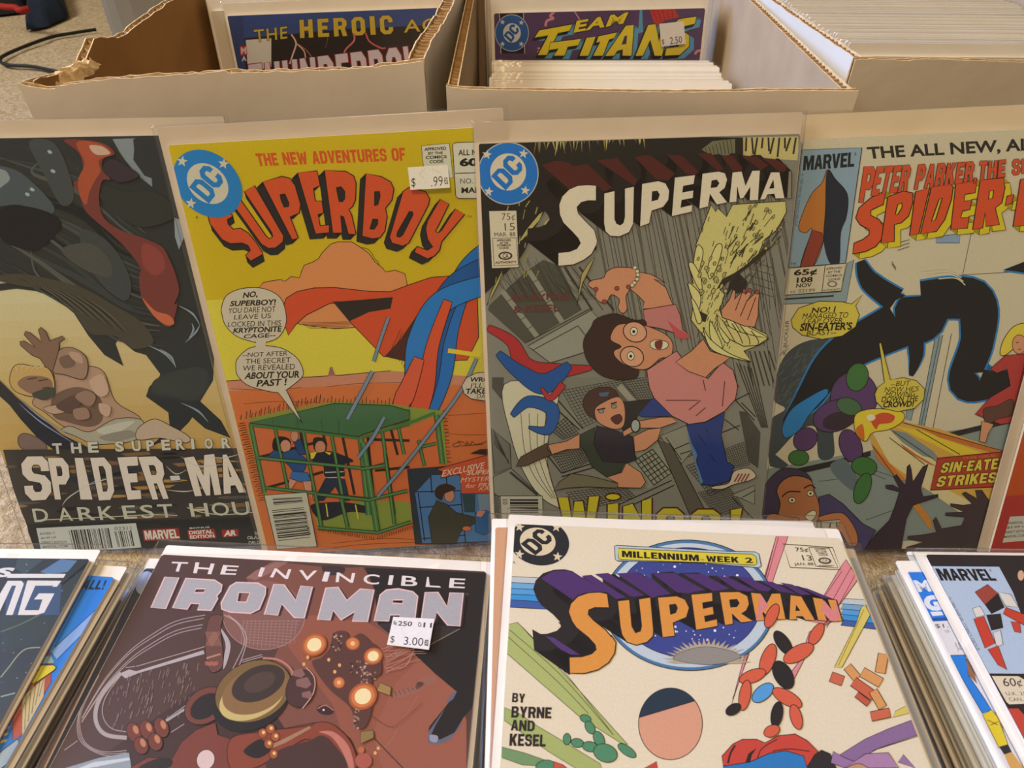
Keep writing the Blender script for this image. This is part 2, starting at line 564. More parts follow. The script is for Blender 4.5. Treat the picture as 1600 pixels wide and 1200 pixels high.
def slab(x0, x1, y0, y1, z0, z1, r=0.0008):
    """box with clipped corners; faces: top first, then bottom, then sides"""
    pts = [(x0 + r, y0), (x1 - r, y0), (x1, y0 + r), (x1, y1 - r), (x1 - r, y1), (x0 + r, y1), (x0, y1 - r), (x0, y0 + r)]
    V = [(x, y, z1) for x, y in pts] + [(x, y, z0) for x, y in pts]
    Fc = [tuple(range(8)), tuple(range(15, 7, -1))] + [((i + 1) % 8, i, i + 8, (i + 1) % 8 + 8) for i in range(8)]
    return V, Fc

def sleeve_mesh(x0, x1, y0, y1, zf, zb, seed, nx=9, ny=14, amp=0.00035):
    """thin closed plastic bag: slightly slack front sheet, flat back sheet, joined round the edge"""
    def steps(a, b, n):
        return [a, a + .0006, a + .0013] + [a + .0022 + (b - a - .0044) * k / n for k in range(n + 1)] + [b - .0013, b - .0006, b]
    X, Y = steps(x0, x1, nx), steps(y0, y1, ny)
    nx, ny = len(X) - 1, len(Y) - 1
    V, Fc = [], []
    for side in (0, 1):
        for j in range(ny + 1):
            for i in range(nx + 1):
                x, y = X[i], Y[j]
                edge = min(i, nx - i, j, ny - j) == 0
                mid = (zf + zb) / 2
                if side == 0:
                    z = zf + amp * noise.noise(Vector((x * 40 + seed * 7.3, y * 26, seed))) if not edge else mid + 0.0002
                else:
                    z = zb if not edge else mid - 0.0002
                V.append((x, y, z))
    S = (nx + 1) * (ny + 1)
    for j in range(ny):
        for i in range(nx):
            a = j * (nx + 1) + i
            q = (a, a + 1, a + nx + 2, a + nx + 1)
            Fc.append(q)
            Fc.append(tuple(S + k for k in q[::-1]))
    rim = [i for i in range(nx)] + [j * (nx + 1) + nx for j in range(ny)] + [ny * (nx + 1) + i for i in range(nx, 0, -1)] + [j * (nx + 1) for j in range(ny, 0, -1)]
    for k in range(len(rim)):
        a, b = rim[k], rim[(k + 1) % len(rim)]
        Fc.append((b, a, a + S, b + S))
    return V, Fc

def comic(name, label, cat, ps, w, h, base, ref, board=(0.002, 0.002, 0.0, 0.008), bag=(0.004, 0.005, 0.001, 0.012),
          art=None, names={}, aged=False, group=None, seed=0, thick=0.0018, stick=None, bag_mat=None, face=True):
    """a bagged and boarded comic: backing board, printed cover over its pages, clear sleeve, price sticker"""
    o, u, v = ps
    root = empty(name, frame(o, u, v))
    tag(root, label, cat, group)
    V, Fc = slab(-board[0], w + board[1], -board[2], h + board[3], -thick - 0.0011, -thick - 0.0004)
    mesh_obj('backing_board', V, Fc, BOARD_AGED if aged else BOARD_SHADED if ref is MID else BOARD, root, smooth=False)
    pr = Print(o, u, v, w, h, ref)
    V, Fc = slab(0, w, 0, h, -thick, 0, 0.001)
    side = (0.76, 0.71, 0.62)
    cover = mesh_obj('cover', V, Fc, INK, root, fcol=[pr.ink(base), side] + [side] * 8)
    top = 0.0002
    if art:
        art(pr)
        top = pr.bake(names, cover) + 0.0001
    if stick:
        stick(pr, root, top)
    V, Fc = sleeve_mesh(-bag[0], w + bag[1], -bag[2], h + bag[3], max(0.0016, top + 0.0012), -thick - 0.0018, seed)
    s = mesh_obj('sleeve', V, Fc, bag_mat or SLEEVES[seed % 5], root, smooth=True)
    s['label'] = 'clear plastic sleeve'
    return root

def sticker(pr, root, top, quad, things, label):
    """white price label stuck on the sleeve with its printed figures as a child"""
    o = pr.o
    loc = lambda p: pr.loc(p)
    pts = [loc(p) for p in quad]
    z0, z1 = top + 0.0022, top + 0.00232
    V = [(p[0], p[1], z1) for p in pts] + [(p[0], p[1], z0) for p in pts]
    ar = sum(pts[i - 1][0] * pts[i][1] - pts[i][0] * pts[i - 1][1] for i in range(4))
    if ar > 0: Fc = [(0, 1, 2, 3), (7, 6, 5, 4)] + [((i + 1) % 4, i, i + 4, (i + 1) % 4 + 4) for i in range(4)]
    else: Fc = [(3, 2, 1, 0), (4, 5, 6, 7)] + [(i, (i + 1) % 4, (i + 1) % 4 + 4, i + 4) for i in range(4)]
    c = pr.ink((235, 228, 212)) if pr.ref[0] > 0.8 else pr.ink((212, 200, 180))
    ob = mesh_obj('price_sticker', V, Fc, STICKER_INK, root, fcol=[c] * 6)
    ob['label'] = label
    p2 = Print(pr.o, pr.u, pr.v, pr.w, pr.h, (250, 243, 224))
    for s, q, b in things:
        if isinstance(s, str): p2.text('t', s, q, (70, 66, 62), b=b)
        else: p2.lines('t', s, q, (215, 210, 200))
    Vv, Ff, Cc = [], [], []
    for part, vs, fs, col, L in p2.items:
        k = len(Vv)
        Vv += [(p[0], p[1], z1 + 2e-5 * L) for p in vs]
        for f in fs:
            f = tuple(k + i for i in f)
            a2 = sum(Vv[f[i - 1]][0] * Vv[f[i]][1] - Vv[f[i]][0] * Vv[f[i - 1]][1] for i in range(len(f)))
            Ff.append(f if a2 > 0 else f[::-1])
            Cc.append(col)
    mesh_obj('price_figures', Vv, Ff, STICKER_INK, ob, fcol=Cc)
# ------------------------------------------------------------------ printed covers, traced on the covers themselves
K = (26, 21, 17)

def quad_at(x0, y0, x1, y1, sl=0.0, sh=0.0):
    """quad with baseline slope sl (px per px) and lean sh (px of shift per px of height)"""
    w, h = x1 - x0, y1 - y0
    return [(x0 + sh * h, y0), (x1 + sh * h, y0 + sl * w), (x1, y1 + sl * w), (x0, y1)]

# ---- yellow cover with arched red block letters --------------------------------
def art_yellow(p):
    A, B, Cz, D, E, G = Zf(230, 170, 5.3333), Zf(500, 170, 5.3333), Zf(280, 380, 5.3333), Zf(520, 340, 5.3333), Zf(340, 580, 5.3333), Zf(560, 560, 5.3333)
    H_, I_ = Zf(380, 680, 5.3333), Zf(600, 680, 5.3333)
    c = 'cover_art'
    # lower sky
    p.poly(c, [(320, 470), (760, 440), (775, 620), (350, 620)], (204, 178, 52))
    # cloud
    p.poly(c, Cz((655, 375), (700, 330), (760, 318), (840, 305), (880, 320), (930, 280), (1000, 290), (1020, 230), (1040, 185), (1110, 160), (1160, 130), (1190, 80), (1260, 10), (1320, -10), (1420, -8)) +
           D((150, 200), (230, 250), (300, 300), (350, 370), (410, 420), (440, 455), (520, 440), (600, 470), (620, 560), (420, 900), (20, 930)) + Cz((1000, 680), (860, 560)), (204, 124, 68), o=1.1)
    p.lines(c, [((470 + 3 * k, 505 + 2.2 * k), (556 - 4 * k, 503 + 2.4 * k)) for k in range(5)], 0.8, (110, 60, 30))
    p.line(c, D((225, 250), (290, 265), (330, 310), (345, 340), (375, 370), (385, 395)), 0.9, K)
    # desert floor
    p.poly(c, [(350, 596), (430, 591), (480, 589), (560, 584), (610, 580), (760, 592), (800, 860), (410, 880)], (198, 100, 45))
    p.poly(c, [(352, 597), (430, 592), (480, 589), (560, 584), (610, 580), (755, 590), (760, 603), (600, 600), (355, 612)], (190, 118, 84))
    p.line(c, [(350, 596), (430, 591), (512, 588), (515, 577), (519, 575), (523, 587), (560, 584), (610, 580)], 1.0, K)
    p.poly(c, [(512, 588), (515, 577), (519, 575), (524, 587)], (150, 90, 80))
    for a in ([(360, 608), (420, 610), (470, 606)], [(380, 632), (430, 628), (500, 630)], [(510, 605), (560, 600), (640, 598)], [(690, 676), (720, 680), (765, 680)],
              [(700, 650), (760, 646)], [(500, 860), (560, 852), (650, 848)], [(520, 850), (600, 842), (655, 845)]):
        p.line(c, a, 0.9, (120, 58, 24))
    # red cloth and blue ribbon stand-in on the right
    p.poly(c, Cz((908, 770), (862, 640), (862, 540), (890, 460), (980, 405), (1120, 375), (1300, 372), (1600, 405)) + D((480, 620), (640, 560), (820, 500), (1200, 470), (1215, 1000), (1120, 1190), (860, 1200), (420, 1160), (150, 880), (0, 700)) + Cz((1420, 490), (1250, 505), (1060, 600), (970, 680)), (196, 68, 32), o=1.2)
    p.poly(c, D((0, 705), (200, 690), (500, 665), (480, 760), (300, 790), (140, 865)), (40, 30, 26))
    p.poly(c, D((690, 830), (790, 850), (800, 1000), (640, 1100), (600, 1200), (430, 1160), (560, 1020)), (64, 32, 26))
    p.lines(c, [((626 + 3 * k, 515 + 4 * k), (612 + 3 * k, 545 + 5 * k)) for k in range(8)], 0.9, (96, 34, 20))
    def ribbon(pts, ws, col, oc=K):
        q = flow(pts, 8); n = len(q); L_, R_ = [], []
        for i, a in enumerate(q):
            b0, b1 = q[max(0, i - 1)], q[min(n - 1, i + 1)]
            dx, dy = b1[0] - b0[0], b1[1] - b0[1]; l = math.hypot(dx, dy) or 1
            t = i / (n - 1) * (len(ws) - 1); k = min(int(t), len(ws) - 2); w = ws[k] + (ws[k + 1] - ws[k]) * (t - k)
            L_.append((a[0] - dy / l * w, a[1] + dx / l * w)); R_.append((a[0] + dy / l * w, a[1] - dx / l * w))
        p.poly(c, L_ + R_[::-1], col, o=1.2)
    for k in range(3):
        ribbon([(790 - 6 * k, 372 + 34 * k), (735 - 22 * k, 420 + 26 * k), (700 - 22 * k, 500 + 18 * k), (690 - 22 * k, 590 + 8 * k), (655 - 14 * k, 680), (640 - 24 * k, 730 - 8 * k)], [14, 18, 20, 15, 11, 2], ((24, 96, 150), (18, 76, 126), (30, 108, 162))[k])
    ribbon([(700, 470), (676, 540), (664, 610), (640, 680), (606, 760)], [7, 10, 14, 15, 3], (202, 72, 36))
    ribbon([(655, 560), (632, 620), (604, 668)], [8, 15, 4], (202, 80, 46))
    p.lines(c, [((700, 548), (752, 556))], 7, (212, 178, 40))
    # cage: lit edge, roof, openings and bars
    p.poly(c, E((240, 400), (560, 330), (960, 255), (1440, 270), (1600, 300), (1600, 1270), (420, 1200), (250, 480)) + G((640, 420), (700, 440), (740, 880), (560, 900), (0, 900)), (124, 132, 44))
    p.poly(c, E((300, 470), (1200, 560), (1600, 460)) + G((660, 470), (690, 880), (700, 900)) + H_((1410, 730), (1120, 830), (620, 770), (200, 500)), (198, 96, 44))
    p.poly(c, H_((575, 620), (1050, 540), (1390, 560), (1410, 730), (1110, 810), (620, 760)), (128, 132, 50))
    tufts = []
    for k in range(26):
        t = k / 25
        x, y = E((190 + 640 * t + 20 * (k % 3), 395 - 145 * min(1, t * 1.05)))[0]
        tufts.append(((x, y + 2), (x + 1.5, y - 6 - 4 * (k % 2))))
    for k in range(20):
        x, y = E((850 + 610 * k / 19, 255 + 1.2 * k))[0]
        tufts.append(((x, y + 1), (x + 1, y - 6 - 4 * (k % 3 == 0))))
    for k in range(34):
        t = k / 33
        x, y = E((205 + 175 * t, 430 + 640 * t))[0]
        tufts.append(((x + 4, y), (x - 5 - 3 * (k % 2), y + 2)))
    for k in range(15):
        x, y = G((700 + 2.6 * k, 440 + 30 * k))[0]
        tufts.append(((x, y), (x + 7, y - 1 + (k % 3))))
    for k in range(24):
        x, y = H_((630 + 20 * k, 775 + 3.2 * k))[0]
        tufts.append(((x, y), (x + 1 - (k % 3), y + 5)))
    for k in range(16):
        x, y = H_((1120 + 19 * k, 845 - 6 * k))[0]
        tufts.append(((x, y), (x + 1, y + 5)))
    p.lines(c, tufts, 0.9, (40, 36, 14))
    dark = [(E((480, 480), (590, 1000))), E((690, 510), (720, 700)), E((880, 530), (905, 620)), E((1040, 540), (1140, 1030)), E((340, 720), (800, 600)), E((420, 970), (880, 840)),
            E((1250, 540), (1300, 1060)), E((1440, 470), (1500, 700)), E((1280, 570), (1600, 580)), E((1310, 830), (1600, 800))]
    for a, b in dark: p.lines(c, [(a, b)], 4.2, (46, 34, 24))
    # two captives as plain figures behind the bars
    p.poly(c, E((470, 560), (540, 545), (600, 570), (610, 640), (560, 670), (490, 670), (455, 640)), (34, 26, 26), S=1)
    p.ell(c, *E((565, 625))[0], 8, 9.5, (196, 128, 92))
    p.poly(c, E((540, 680), (640, 650), (680, 690), (740, 740), (720, 830), (640, 840), (560, 760), (430, 720), (470, 660)), (36, 70, 104), S=1, o=0.8)
    p.poly(c, E((630, 590), (690, 560), (740, 690), (680, 700)), (34, 60, 92), o=0.8)
    p.ell(c, *E((640, 540))[0], 6, 9, (190, 124, 90), o=0.7)
    p.poly(c, E((620, 835), (750, 845), (775, 910), (690, 925), (600, 890)), (52, 96, 140), o=0.8)
    p.poly(c, E((600, 895), (660, 915), (610, 990), (580, 980)), (200, 132, 96), o=0.7)
    p.poly(c, E((710, 920), (780, 915), (790, 1060), (730, 1010)), (200, 132, 96), o=0.7)
    p.poly(c, E((800, 560), (880, 560), (910, 640), (880, 690), (830, 680), (800, 640)), (40, 28, 24), S=1)
    p.ell(c, *E((855, 635))[0], 8, 10, (188, 120, 84))
    p.poly(c, E((770, 690), (850, 680), (940, 670), (1060, 710), (1130, 750), (1050, 780), (1050, 880), (900, 880), (880, 790), (780, 740)), (30, 34, 44), S=1, o=0.8)
    p.poly(c, E((770, 680), (830, 670), (800, 730), (775, 735)), (206, 176, 50), o=0.6)
    p.poly(c, E((890, 670), (950, 680), (930, 700)), (206, 176, 50))
    for k in range(2): p.lines(c, [(E((895, 845 + 45 * k))[0], E((1050, 838 + 45 * k))[0])], 1.6, (188, 170, 132))
    p.poly(c, E((900, 890), (1060, 900), (1100, 1080), (1040, 1080), (980, 960), (880, 1080), (800, 1080)), (38, 44, 58), o=0.8)
    p.poly(c, H_((560, 590), (690, 560), (860, 560), (1050, 600), (1040, 650), (880, 640), (660, 710)), (34, 34, 40), S=1)
    p.lines(c, [(H_((690, 570))[0], H_((705, 680))[0]), (H_((935, 580))[0], H_((960, 700))[0])], 2.0, (206, 176, 50))
    g, gl = (66, 104, 52), (96, 128, 66)
    bars = [(E((275, 440), (390, 1010)), 5.5), (E((480, 480), (585, 985)), 4), (E((715, 515), (815, 1040)), 4), (E((950, 540), (1050, 1100)), 4), (E((1190, 545), (1260, 1200)), 8), (E((1370, 500), (1470, 1200)), 4.5),
            (E((330, 720), (1230, 810)), 4), (E((400, 970), (1290, 1070)), 4), (E((1230, 820), (1400, 770)), 4)]
    for (a, b), w in bars:
        p.lines(c, [(a, b)], w + 1.6, (28, 34, 20)); p.lines(c, [(a, b)], w, g); p.lines(c, [(a, b)], w * 0.3, gl)
    bars2 = [(H_((600, 480), (650, 760)), 4.5), (H_((810, 500), (870, 770)), 4.5), (H_((1000, 60), (1120, 810)), 8), (H_((1180, 150), (1260, 740)), 4), (H_((620, 770), (1110, 810)), 4), (H_((1110, 815), (1400, 720)), 4), (H_((1060, 535), (1370, 460)), 4), (H_((620, 490), (1060, 540)), 4),
             (G((330, 560), (380, 800)), 4), (G((650, 470), (700, 880)), 7), (G((520, 740), (650, 710)), 4), (G((500, 680), (550, 900)), 4), (G((20, 920), (220, 890)), 4)]
    for (a, b), w in bars2:
        p.lines(c, [(a, b)], w + 1.6, (28, 34, 20)); p.lines(c, [(a, b)], w, g); p.lines(c, [(a, b)], w * 0.3, gl)
    p.poly(c, E((260, 430), (970, 268), (1440, 285), (1600, 330), (1600, 400), (1200, 530), (1180, 545)), (62, 96, 54), o=1.2)
    p.lines(c, [(E((265, 445))[0], E((1190, 560))[0])], 4, g)
    p.lines(c, [(E((1195, 555))[0], E((1600, 430))[0]), (E((1600, 430))[0], G((640, 450))[0])], 4, g)
    p.lines(c, [(E((455, 390))[0], E((465, 440))[0]), (E((660, 380))[0], E((670, 470))[0]), (E((865, 400))[0], E((872, 500))[0]), (E((1010, 400))[0], E((1010, 520))[0])], 0.7, (40, 60, 30))
    # cables
    for pts, w in ((D((465, 830), (400, 1010), (340, 1200)), 4.6), (E((1290, 0), (1170, 230), (1080, 400)), 5.2), (E((1390, 380), (1290, 560), (1170, 720)), 5), (G((985, 0), (860, 260), (640, 560), (400, 870), (160, 1150)), 4.6)):
        p.line(c, pts, w + 1.4, K); p.line(c, pts, w, (112, 124, 130))
    # inset panel at the lower right
    p.poly(c, I_((195, 280), (430, 265), (1200, 200), (1200, 900), (260, 905)), (40, 46, 50), o=1)
    p.poly(c, I_((260, 480), (400, 330), (620, 330), (900, 480), (900, 880), (320, 900)), (70, 104, 136), S=0)
    p.poly(c, I_((650, 490), (760, 490), (760, 640), (670, 640)), (44, 62, 60))
    p.poly(c, I_((780, 490), (900, 470), (900, 640), (800, 640)), (112, 124, 128))
    p.lines(c, [(I_((285, 480))[0], I_((340, 880))[0]), (I_((390, 340))[0], I_((400, 480))[0]), (I_((520, 340))[0], I_((525, 420))[0]), (I_((640, 480))[0], I_((680, 900))[0]), (I_((270, 470))[0], I_((640, 460))[0]), (I_((290, 600))[0], I_((650, 575))[0]), (I_((320, 860))[0], I_((680, 830))[0])], 1.6, (24, 24, 24))
    p.poly(c, I_((440, 540), (520, 570), (600, 640), (760, 680), (780, 720), (640, 800), (600, 900), (400, 905), (370, 680)), (62, 56, 40), S=0, o=1)
    p.ell(c, *I_((545, 500))[0], 8, 10, (186, 116, 80), o=0.8)
    p.poly(c, I_((425, 500), (440, 430), (520, 400), (600, 440), (540, 470), (500, 490), (480, 540)), (54, 34, 26), S=1)
    p.ell(c, *I_((690, 775))[0], 7, 4, (196, 100, 64), o=0.8)
    p.poly(c, I_((760, 640), (850, 620), (890, 640), (890, 800), (830, 830), (760, 800)), (44, 84, 120), o=0.8)
    p.poly(c, I_((780, 630), (850, 625), (810, 680), (770, 670)), (196, 116, 80))
    # lettering
    t = 'title'
    L = []
    L.append(([(345.3, 319.6), (363.5, 337.4), (354.7, 343.4), (356, 350), (364, 358.4), (375.3, 356.6), (387.5, 364), (400.6, 380), (409.4, 394), (410.3, 397.8), (391.6, 408.1), (383, 399.7), (391, 391), (387, 383.8), (378, 380), (359.4, 381), (346.3, 374.4), (327.5, 350), (324.7, 338.8), (331, 329.4)], []))
    L.append((A((680, 755), (745, 712), (985, 1055), (1015, 1085), (1045, 1065), (1035, 1030), (805, 690), (893, 640), (1135, 1060), (1130, 1110), (1070, 1160), (1010, 1165), (950, 1130)), []))
    L.append((A((958, 610), (1120, 563), (1190, 580), (1232, 640), (1278, 800), (1265, 870), (1190, 900), (1258, 1078), (1205, 1092)), [A((1105, 715), (1145, 710), (1180, 790), (1175, 815), (1140, 820), (1115, 760))]))
    L.append(([(464.4, 270.3), (495.3, 267), (500, 290), (489.7, 294.7), (492.5, 314.4), (502.8, 314), (505.6, 333), (497, 335), (500, 353), (514, 351.5), (514, 364), (492.5, 365.4)], []))
    L.append((B((35, 512), (215, 522), (280, 560), (300, 620), (295, 760), (270, 815), (240, 840), (262, 880), (300, 1045), (235, 1045), (195, 900), (172, 890), (185, 1035), (105, 1035)), [B((135, 655), (175, 650), (205, 690), (205, 750), (185, 775), (160, 775))]))
    L.append((B((380, 540), (510, 565), (590, 610), (615, 670), (600, 760), (545, 830), (560, 900), (540, 1020), (500, 1075), (440, 1085), (350, 1060)), [B((455, 690), (495, 690), (500, 730), (480, 800), (455, 810)), B((440, 920), (480, 920), (480, 960), (450, 1005), (415, 1005))]))
    L.append((B((690, 690), (740, 655), (880, 690), (915, 750), (905, 800), (740, 1120), (690, 1145), (600, 1120), (578, 1070), (600, 1000)), [B((745, 855), (770, 860), (775, 880), (690, 1050), (665, 1070), (640, 1065), (645, 1030))]))
    L.append(([(687.5, 311.6), (701.6, 319), (684, 355), (680, 361), (684.7, 364), (690.3, 359.4), (711, 326.6), (726, 335), (690, 378), (687, 391), (679, 400), (668, 404.7), (647.5, 394.4), (651.3, 385), (668, 391), (676, 386), (668, 374), (665, 358), (668, 345)], []))
    for q, (out, holes) in enumerate(L):
        p.sweep(t, [out] + holes, (-9, 9) if q > 1 else (3, 11), (34, 30, 28))
        v, f = tess([[(a + (-9 if q > 1 else 3), b + (9 if q > 1 else 11)) for a, b in out]])
        p.add(t, v, f, (34, 30, 28))
    p.block(t, L, (198, 72, 32), (34, 30, 28), (0, 0), o=1.6)
    p.heavy('heading', 'THE NEW ADVENTURES OF', [(398, 240), (632, 231), (634, 251), (403, 260)], (196, 74, 26), gap=.1)
    p.roundel('publisher_roundel', (324, 287), (53, 3), (-11, -53), (0, 0), .60, (28, 112, 164), (196, 178, 146), [(-.62, .62), (.60, .62), (-.62, -.62)])
    p.text('publisher_roundel', 'R', quad_at(306, 338, 309, 342), (60, 50, 20))
    # code stamp and price box
    s = 'price_box'
    p.poly(s, [(658, 228), (702, 224), (708, 278), (664, 283)], (200, 184, 150), o=1.0)
    for k, (w_, y, h_) in enumerate((('APPROVED', 230, 5), ('BY THE', 237, 4), ('COMICS', 243, 5), ('CODE', 249.5, 5))):
        x0 = (663, 669, 665, 671)[k]; x1 = (697, 692, 698, 693)[k]
        p.text(s, w_, quad_at(x0, y + 1, x1, y + h_ + 1, -0.05), (40, 34, 28), b=0.03)
    p.poly(s, [(707, 226), (712, 223), (770, 221), (772, 310), (716, 310), (712, 306)], (200, 184, 152), o=1.2)
    p.lines(s, [((711, 271), (772, 269))], 1.2, K)
    p.text(s, 'ALL NEW', quad_at(716, 234, 762, 243, -0.02), K, b=0.02)
    p.text(s, '60¢', quad_at(718, 247, 760, 263, -0.02), K, b=0.05)
    p.text(s, 'NO. 2', quad_at(719, 279, 748, 287, -0.02), (70, 62, 50))
    p.text(s, 'MAR', quad_at(721, 293, 752, 302, -0.02), K, b=0.03)
    p.text('title', 'TM', quad_at(729, 337, 737, 341), (70, 60, 20))
    # speech balloons
    for bal, tail in ((Cz((355, 600), (350, 540), (390, 440), (500, 385), (640, 372), (760, 400), (850, 470), (890, 600), (880, 700), (820, 790), (715, 830), (640, 830), (480, 780), (385, 690)), None),
                      (Cz((470, 1040), (480, 970), (560, 890), (640, 862), (730, 858), (860, 880), (980, 960), (1030, 1060), (1020, 1120), (940, 1190)) + E((560, 165), (500, 180), (400, 165), (250, 120), (165, 40)), None)):
        p.poly('speech_balloon', bal, (194, 172, 138), S=1, o=1.1)
    p.poly('speech_balloon', Cz((640, 825), (720, 825), (715, 870), (635, 870)), (194, 172, 138))
    p.poly('speech_balloon', E((500, 170), (575, 158), (705, 430)), (194, 172, 138))
    p.lines('speech_balloon', [tuple(E((505, 178), (705, 430))), tuple(E((575, 160), (705, 430)))], 1.0, K)
    for w_, x0, y0, x1, y1, b_, sh in (('NO,', 525, 405, 650, 465, .03, .2), ('SUPERBOY!', 418, 475, 800, 525, .03, .25), ('YOU DARE NOT', 405, 535, 800, 582, .0, .1), ('LEAVE US', 455, 592, 762, 635, .0, .1),
                                   ('LOCKED IN THIS', 402, 650, 845, 697, .0, .1), ('KRYPTONITE', 445, 700, 848, 748, .03, .25), ('CAGE--', 532, 755, 800, 793, .02, .25), ('--NOT AFTER', 525, 908, 900, 948, .0, .1),
                                   ('THE SECRET', 550, 960, 925, 1005, 0, .1), ('WE REVEALED', 525, 1015, 962, 1062, 0, .1), ('ABOUT YOUR', 540, 1072, 1000, 1132, .03, .25), ('PAST !', 640, 1135, 890, 1195, .03, .25)):
        q = [a for a in Cz((x0 + sh * (y1 - y0), y0 + 8), (x1 + sh * (y1 - y0) * .5, y0 - 8), (x1, y1 - 8), (x0, y1 + 4))]
        p.text('speech_balloon', w_, q, (34, 28, 22), b=b_)
    p.poly('speech_balloon', G((1080, 110), (980, 120), (900, 160), (862, 225), (880, 290), (940, 335), (1080, 355)) + [(790, 626), (790, 580)], (194, 172, 138), o=1.1)
    for w_, x0, y0, x1, y1, b_ in (('WRONG', 925, 155, 1190, 195, .03), ("I'LL", 935, 205, 1035, 245, 0), ('TAKE', 890, 250, 1060, 295, .03), ('DAY', 985, 298, 1085, 332, 0)):
        p.text('speech_balloon', w_, G((x0 + 8, y0), (x1 + 8, y0 - 5), (x1, y1 - 4), (x0, y1)), K, b=b_)
    # red banner and signature
    p.poly('banner', G((650, 920), (1080, 800), (1180, 790), (1180, 1120), (860, 1125), (845, 960), (680, 995), (700, 940)), (188, 72, 38), o=1)
    for w_, x0, y0, x1, y1, b_ in (('EXCLUSIVE', 695, 915, 1045, 985, .01), ('SUPER', 900, 925, 1110, 970, .02), ('MYSTERY', 850, 985, 1130, 1030, 0), ('for PRIVATE', 890, 1035, 1250, 1078, 0), ('KA', 1005, 1062, 1085, 1098, 0)):
        sl = -0.2 if w_ == 'EXCLUSIVE' else -0.05
        p.text('banner', w_, G((x0 + 15, y0 + (14 if sl < -.1 else 6)), (x1 + 10, y0 + (14 if sl < -.1 else 6) + sl * (x1 - x0)), (x1, y1 + sl * (x1 - x0)), (x0, y1)), (208, 176, 138), b=b_)
    p.line(c, G((830, 680), (850, 720), (800, 735), (790, 715), (860, 690), (900, 720), (905, 690), (930, 720), (950, 690), (980, 715), (1070, 690)), 0.9, (70, 40, 20))
    p.lines(c, [tuple(G((860, 728), (1040, 712)))], 0.8, (70, 40, 20))
    p.poly(c, G((930, 790), (1010, 755), (1090, 750), (1090, 800)), (44, 30, 24))
    # price bars
    b = 'barcode'
    p.poly(b, H_((175, 500), (530, 475), (615, 925), (280, 950)), (190, 174, 142), o=1.2)
    p.barcode(b, H_((245, 525), (490, 515), (500, 560), (255, 585)), 5, vertical=False, seed=3)
    p.barcode(b, H_((240, 625), (505, 600), (560, 855), (295, 885)), 16, vertical=False, seed=4)
    p.barcode(b, H_((505, 640), (525, 635), (565, 830), (545, 840)), 12, vertical=False, seed=9, col=(90, 80, 66))

def stick_yellow(pr, root, top):
    B = Zf(500, 170, 5.3333)
    sticker(pr, root, top, B((735, 482), (1065, 460), (1085, 650), (757, 668)),
            [('$', B((765, 570), (798, 568), (800, 650), (768, 652)), 0), ('.99', B((930, 560), (1022, 552), (1028, 634), (930, 640)), -.01), ('ea', B((1036, 565), (1065, 562), (1070, 620), (1040, 622)), 0),
             ([tuple(B((830, 535), (870, 572))), tuple(B((830, 535), (880, 490))), tuple(B((940, 490), (1000, 525)))], 0.6, 0)],
            'white price sticker reading $ .99')

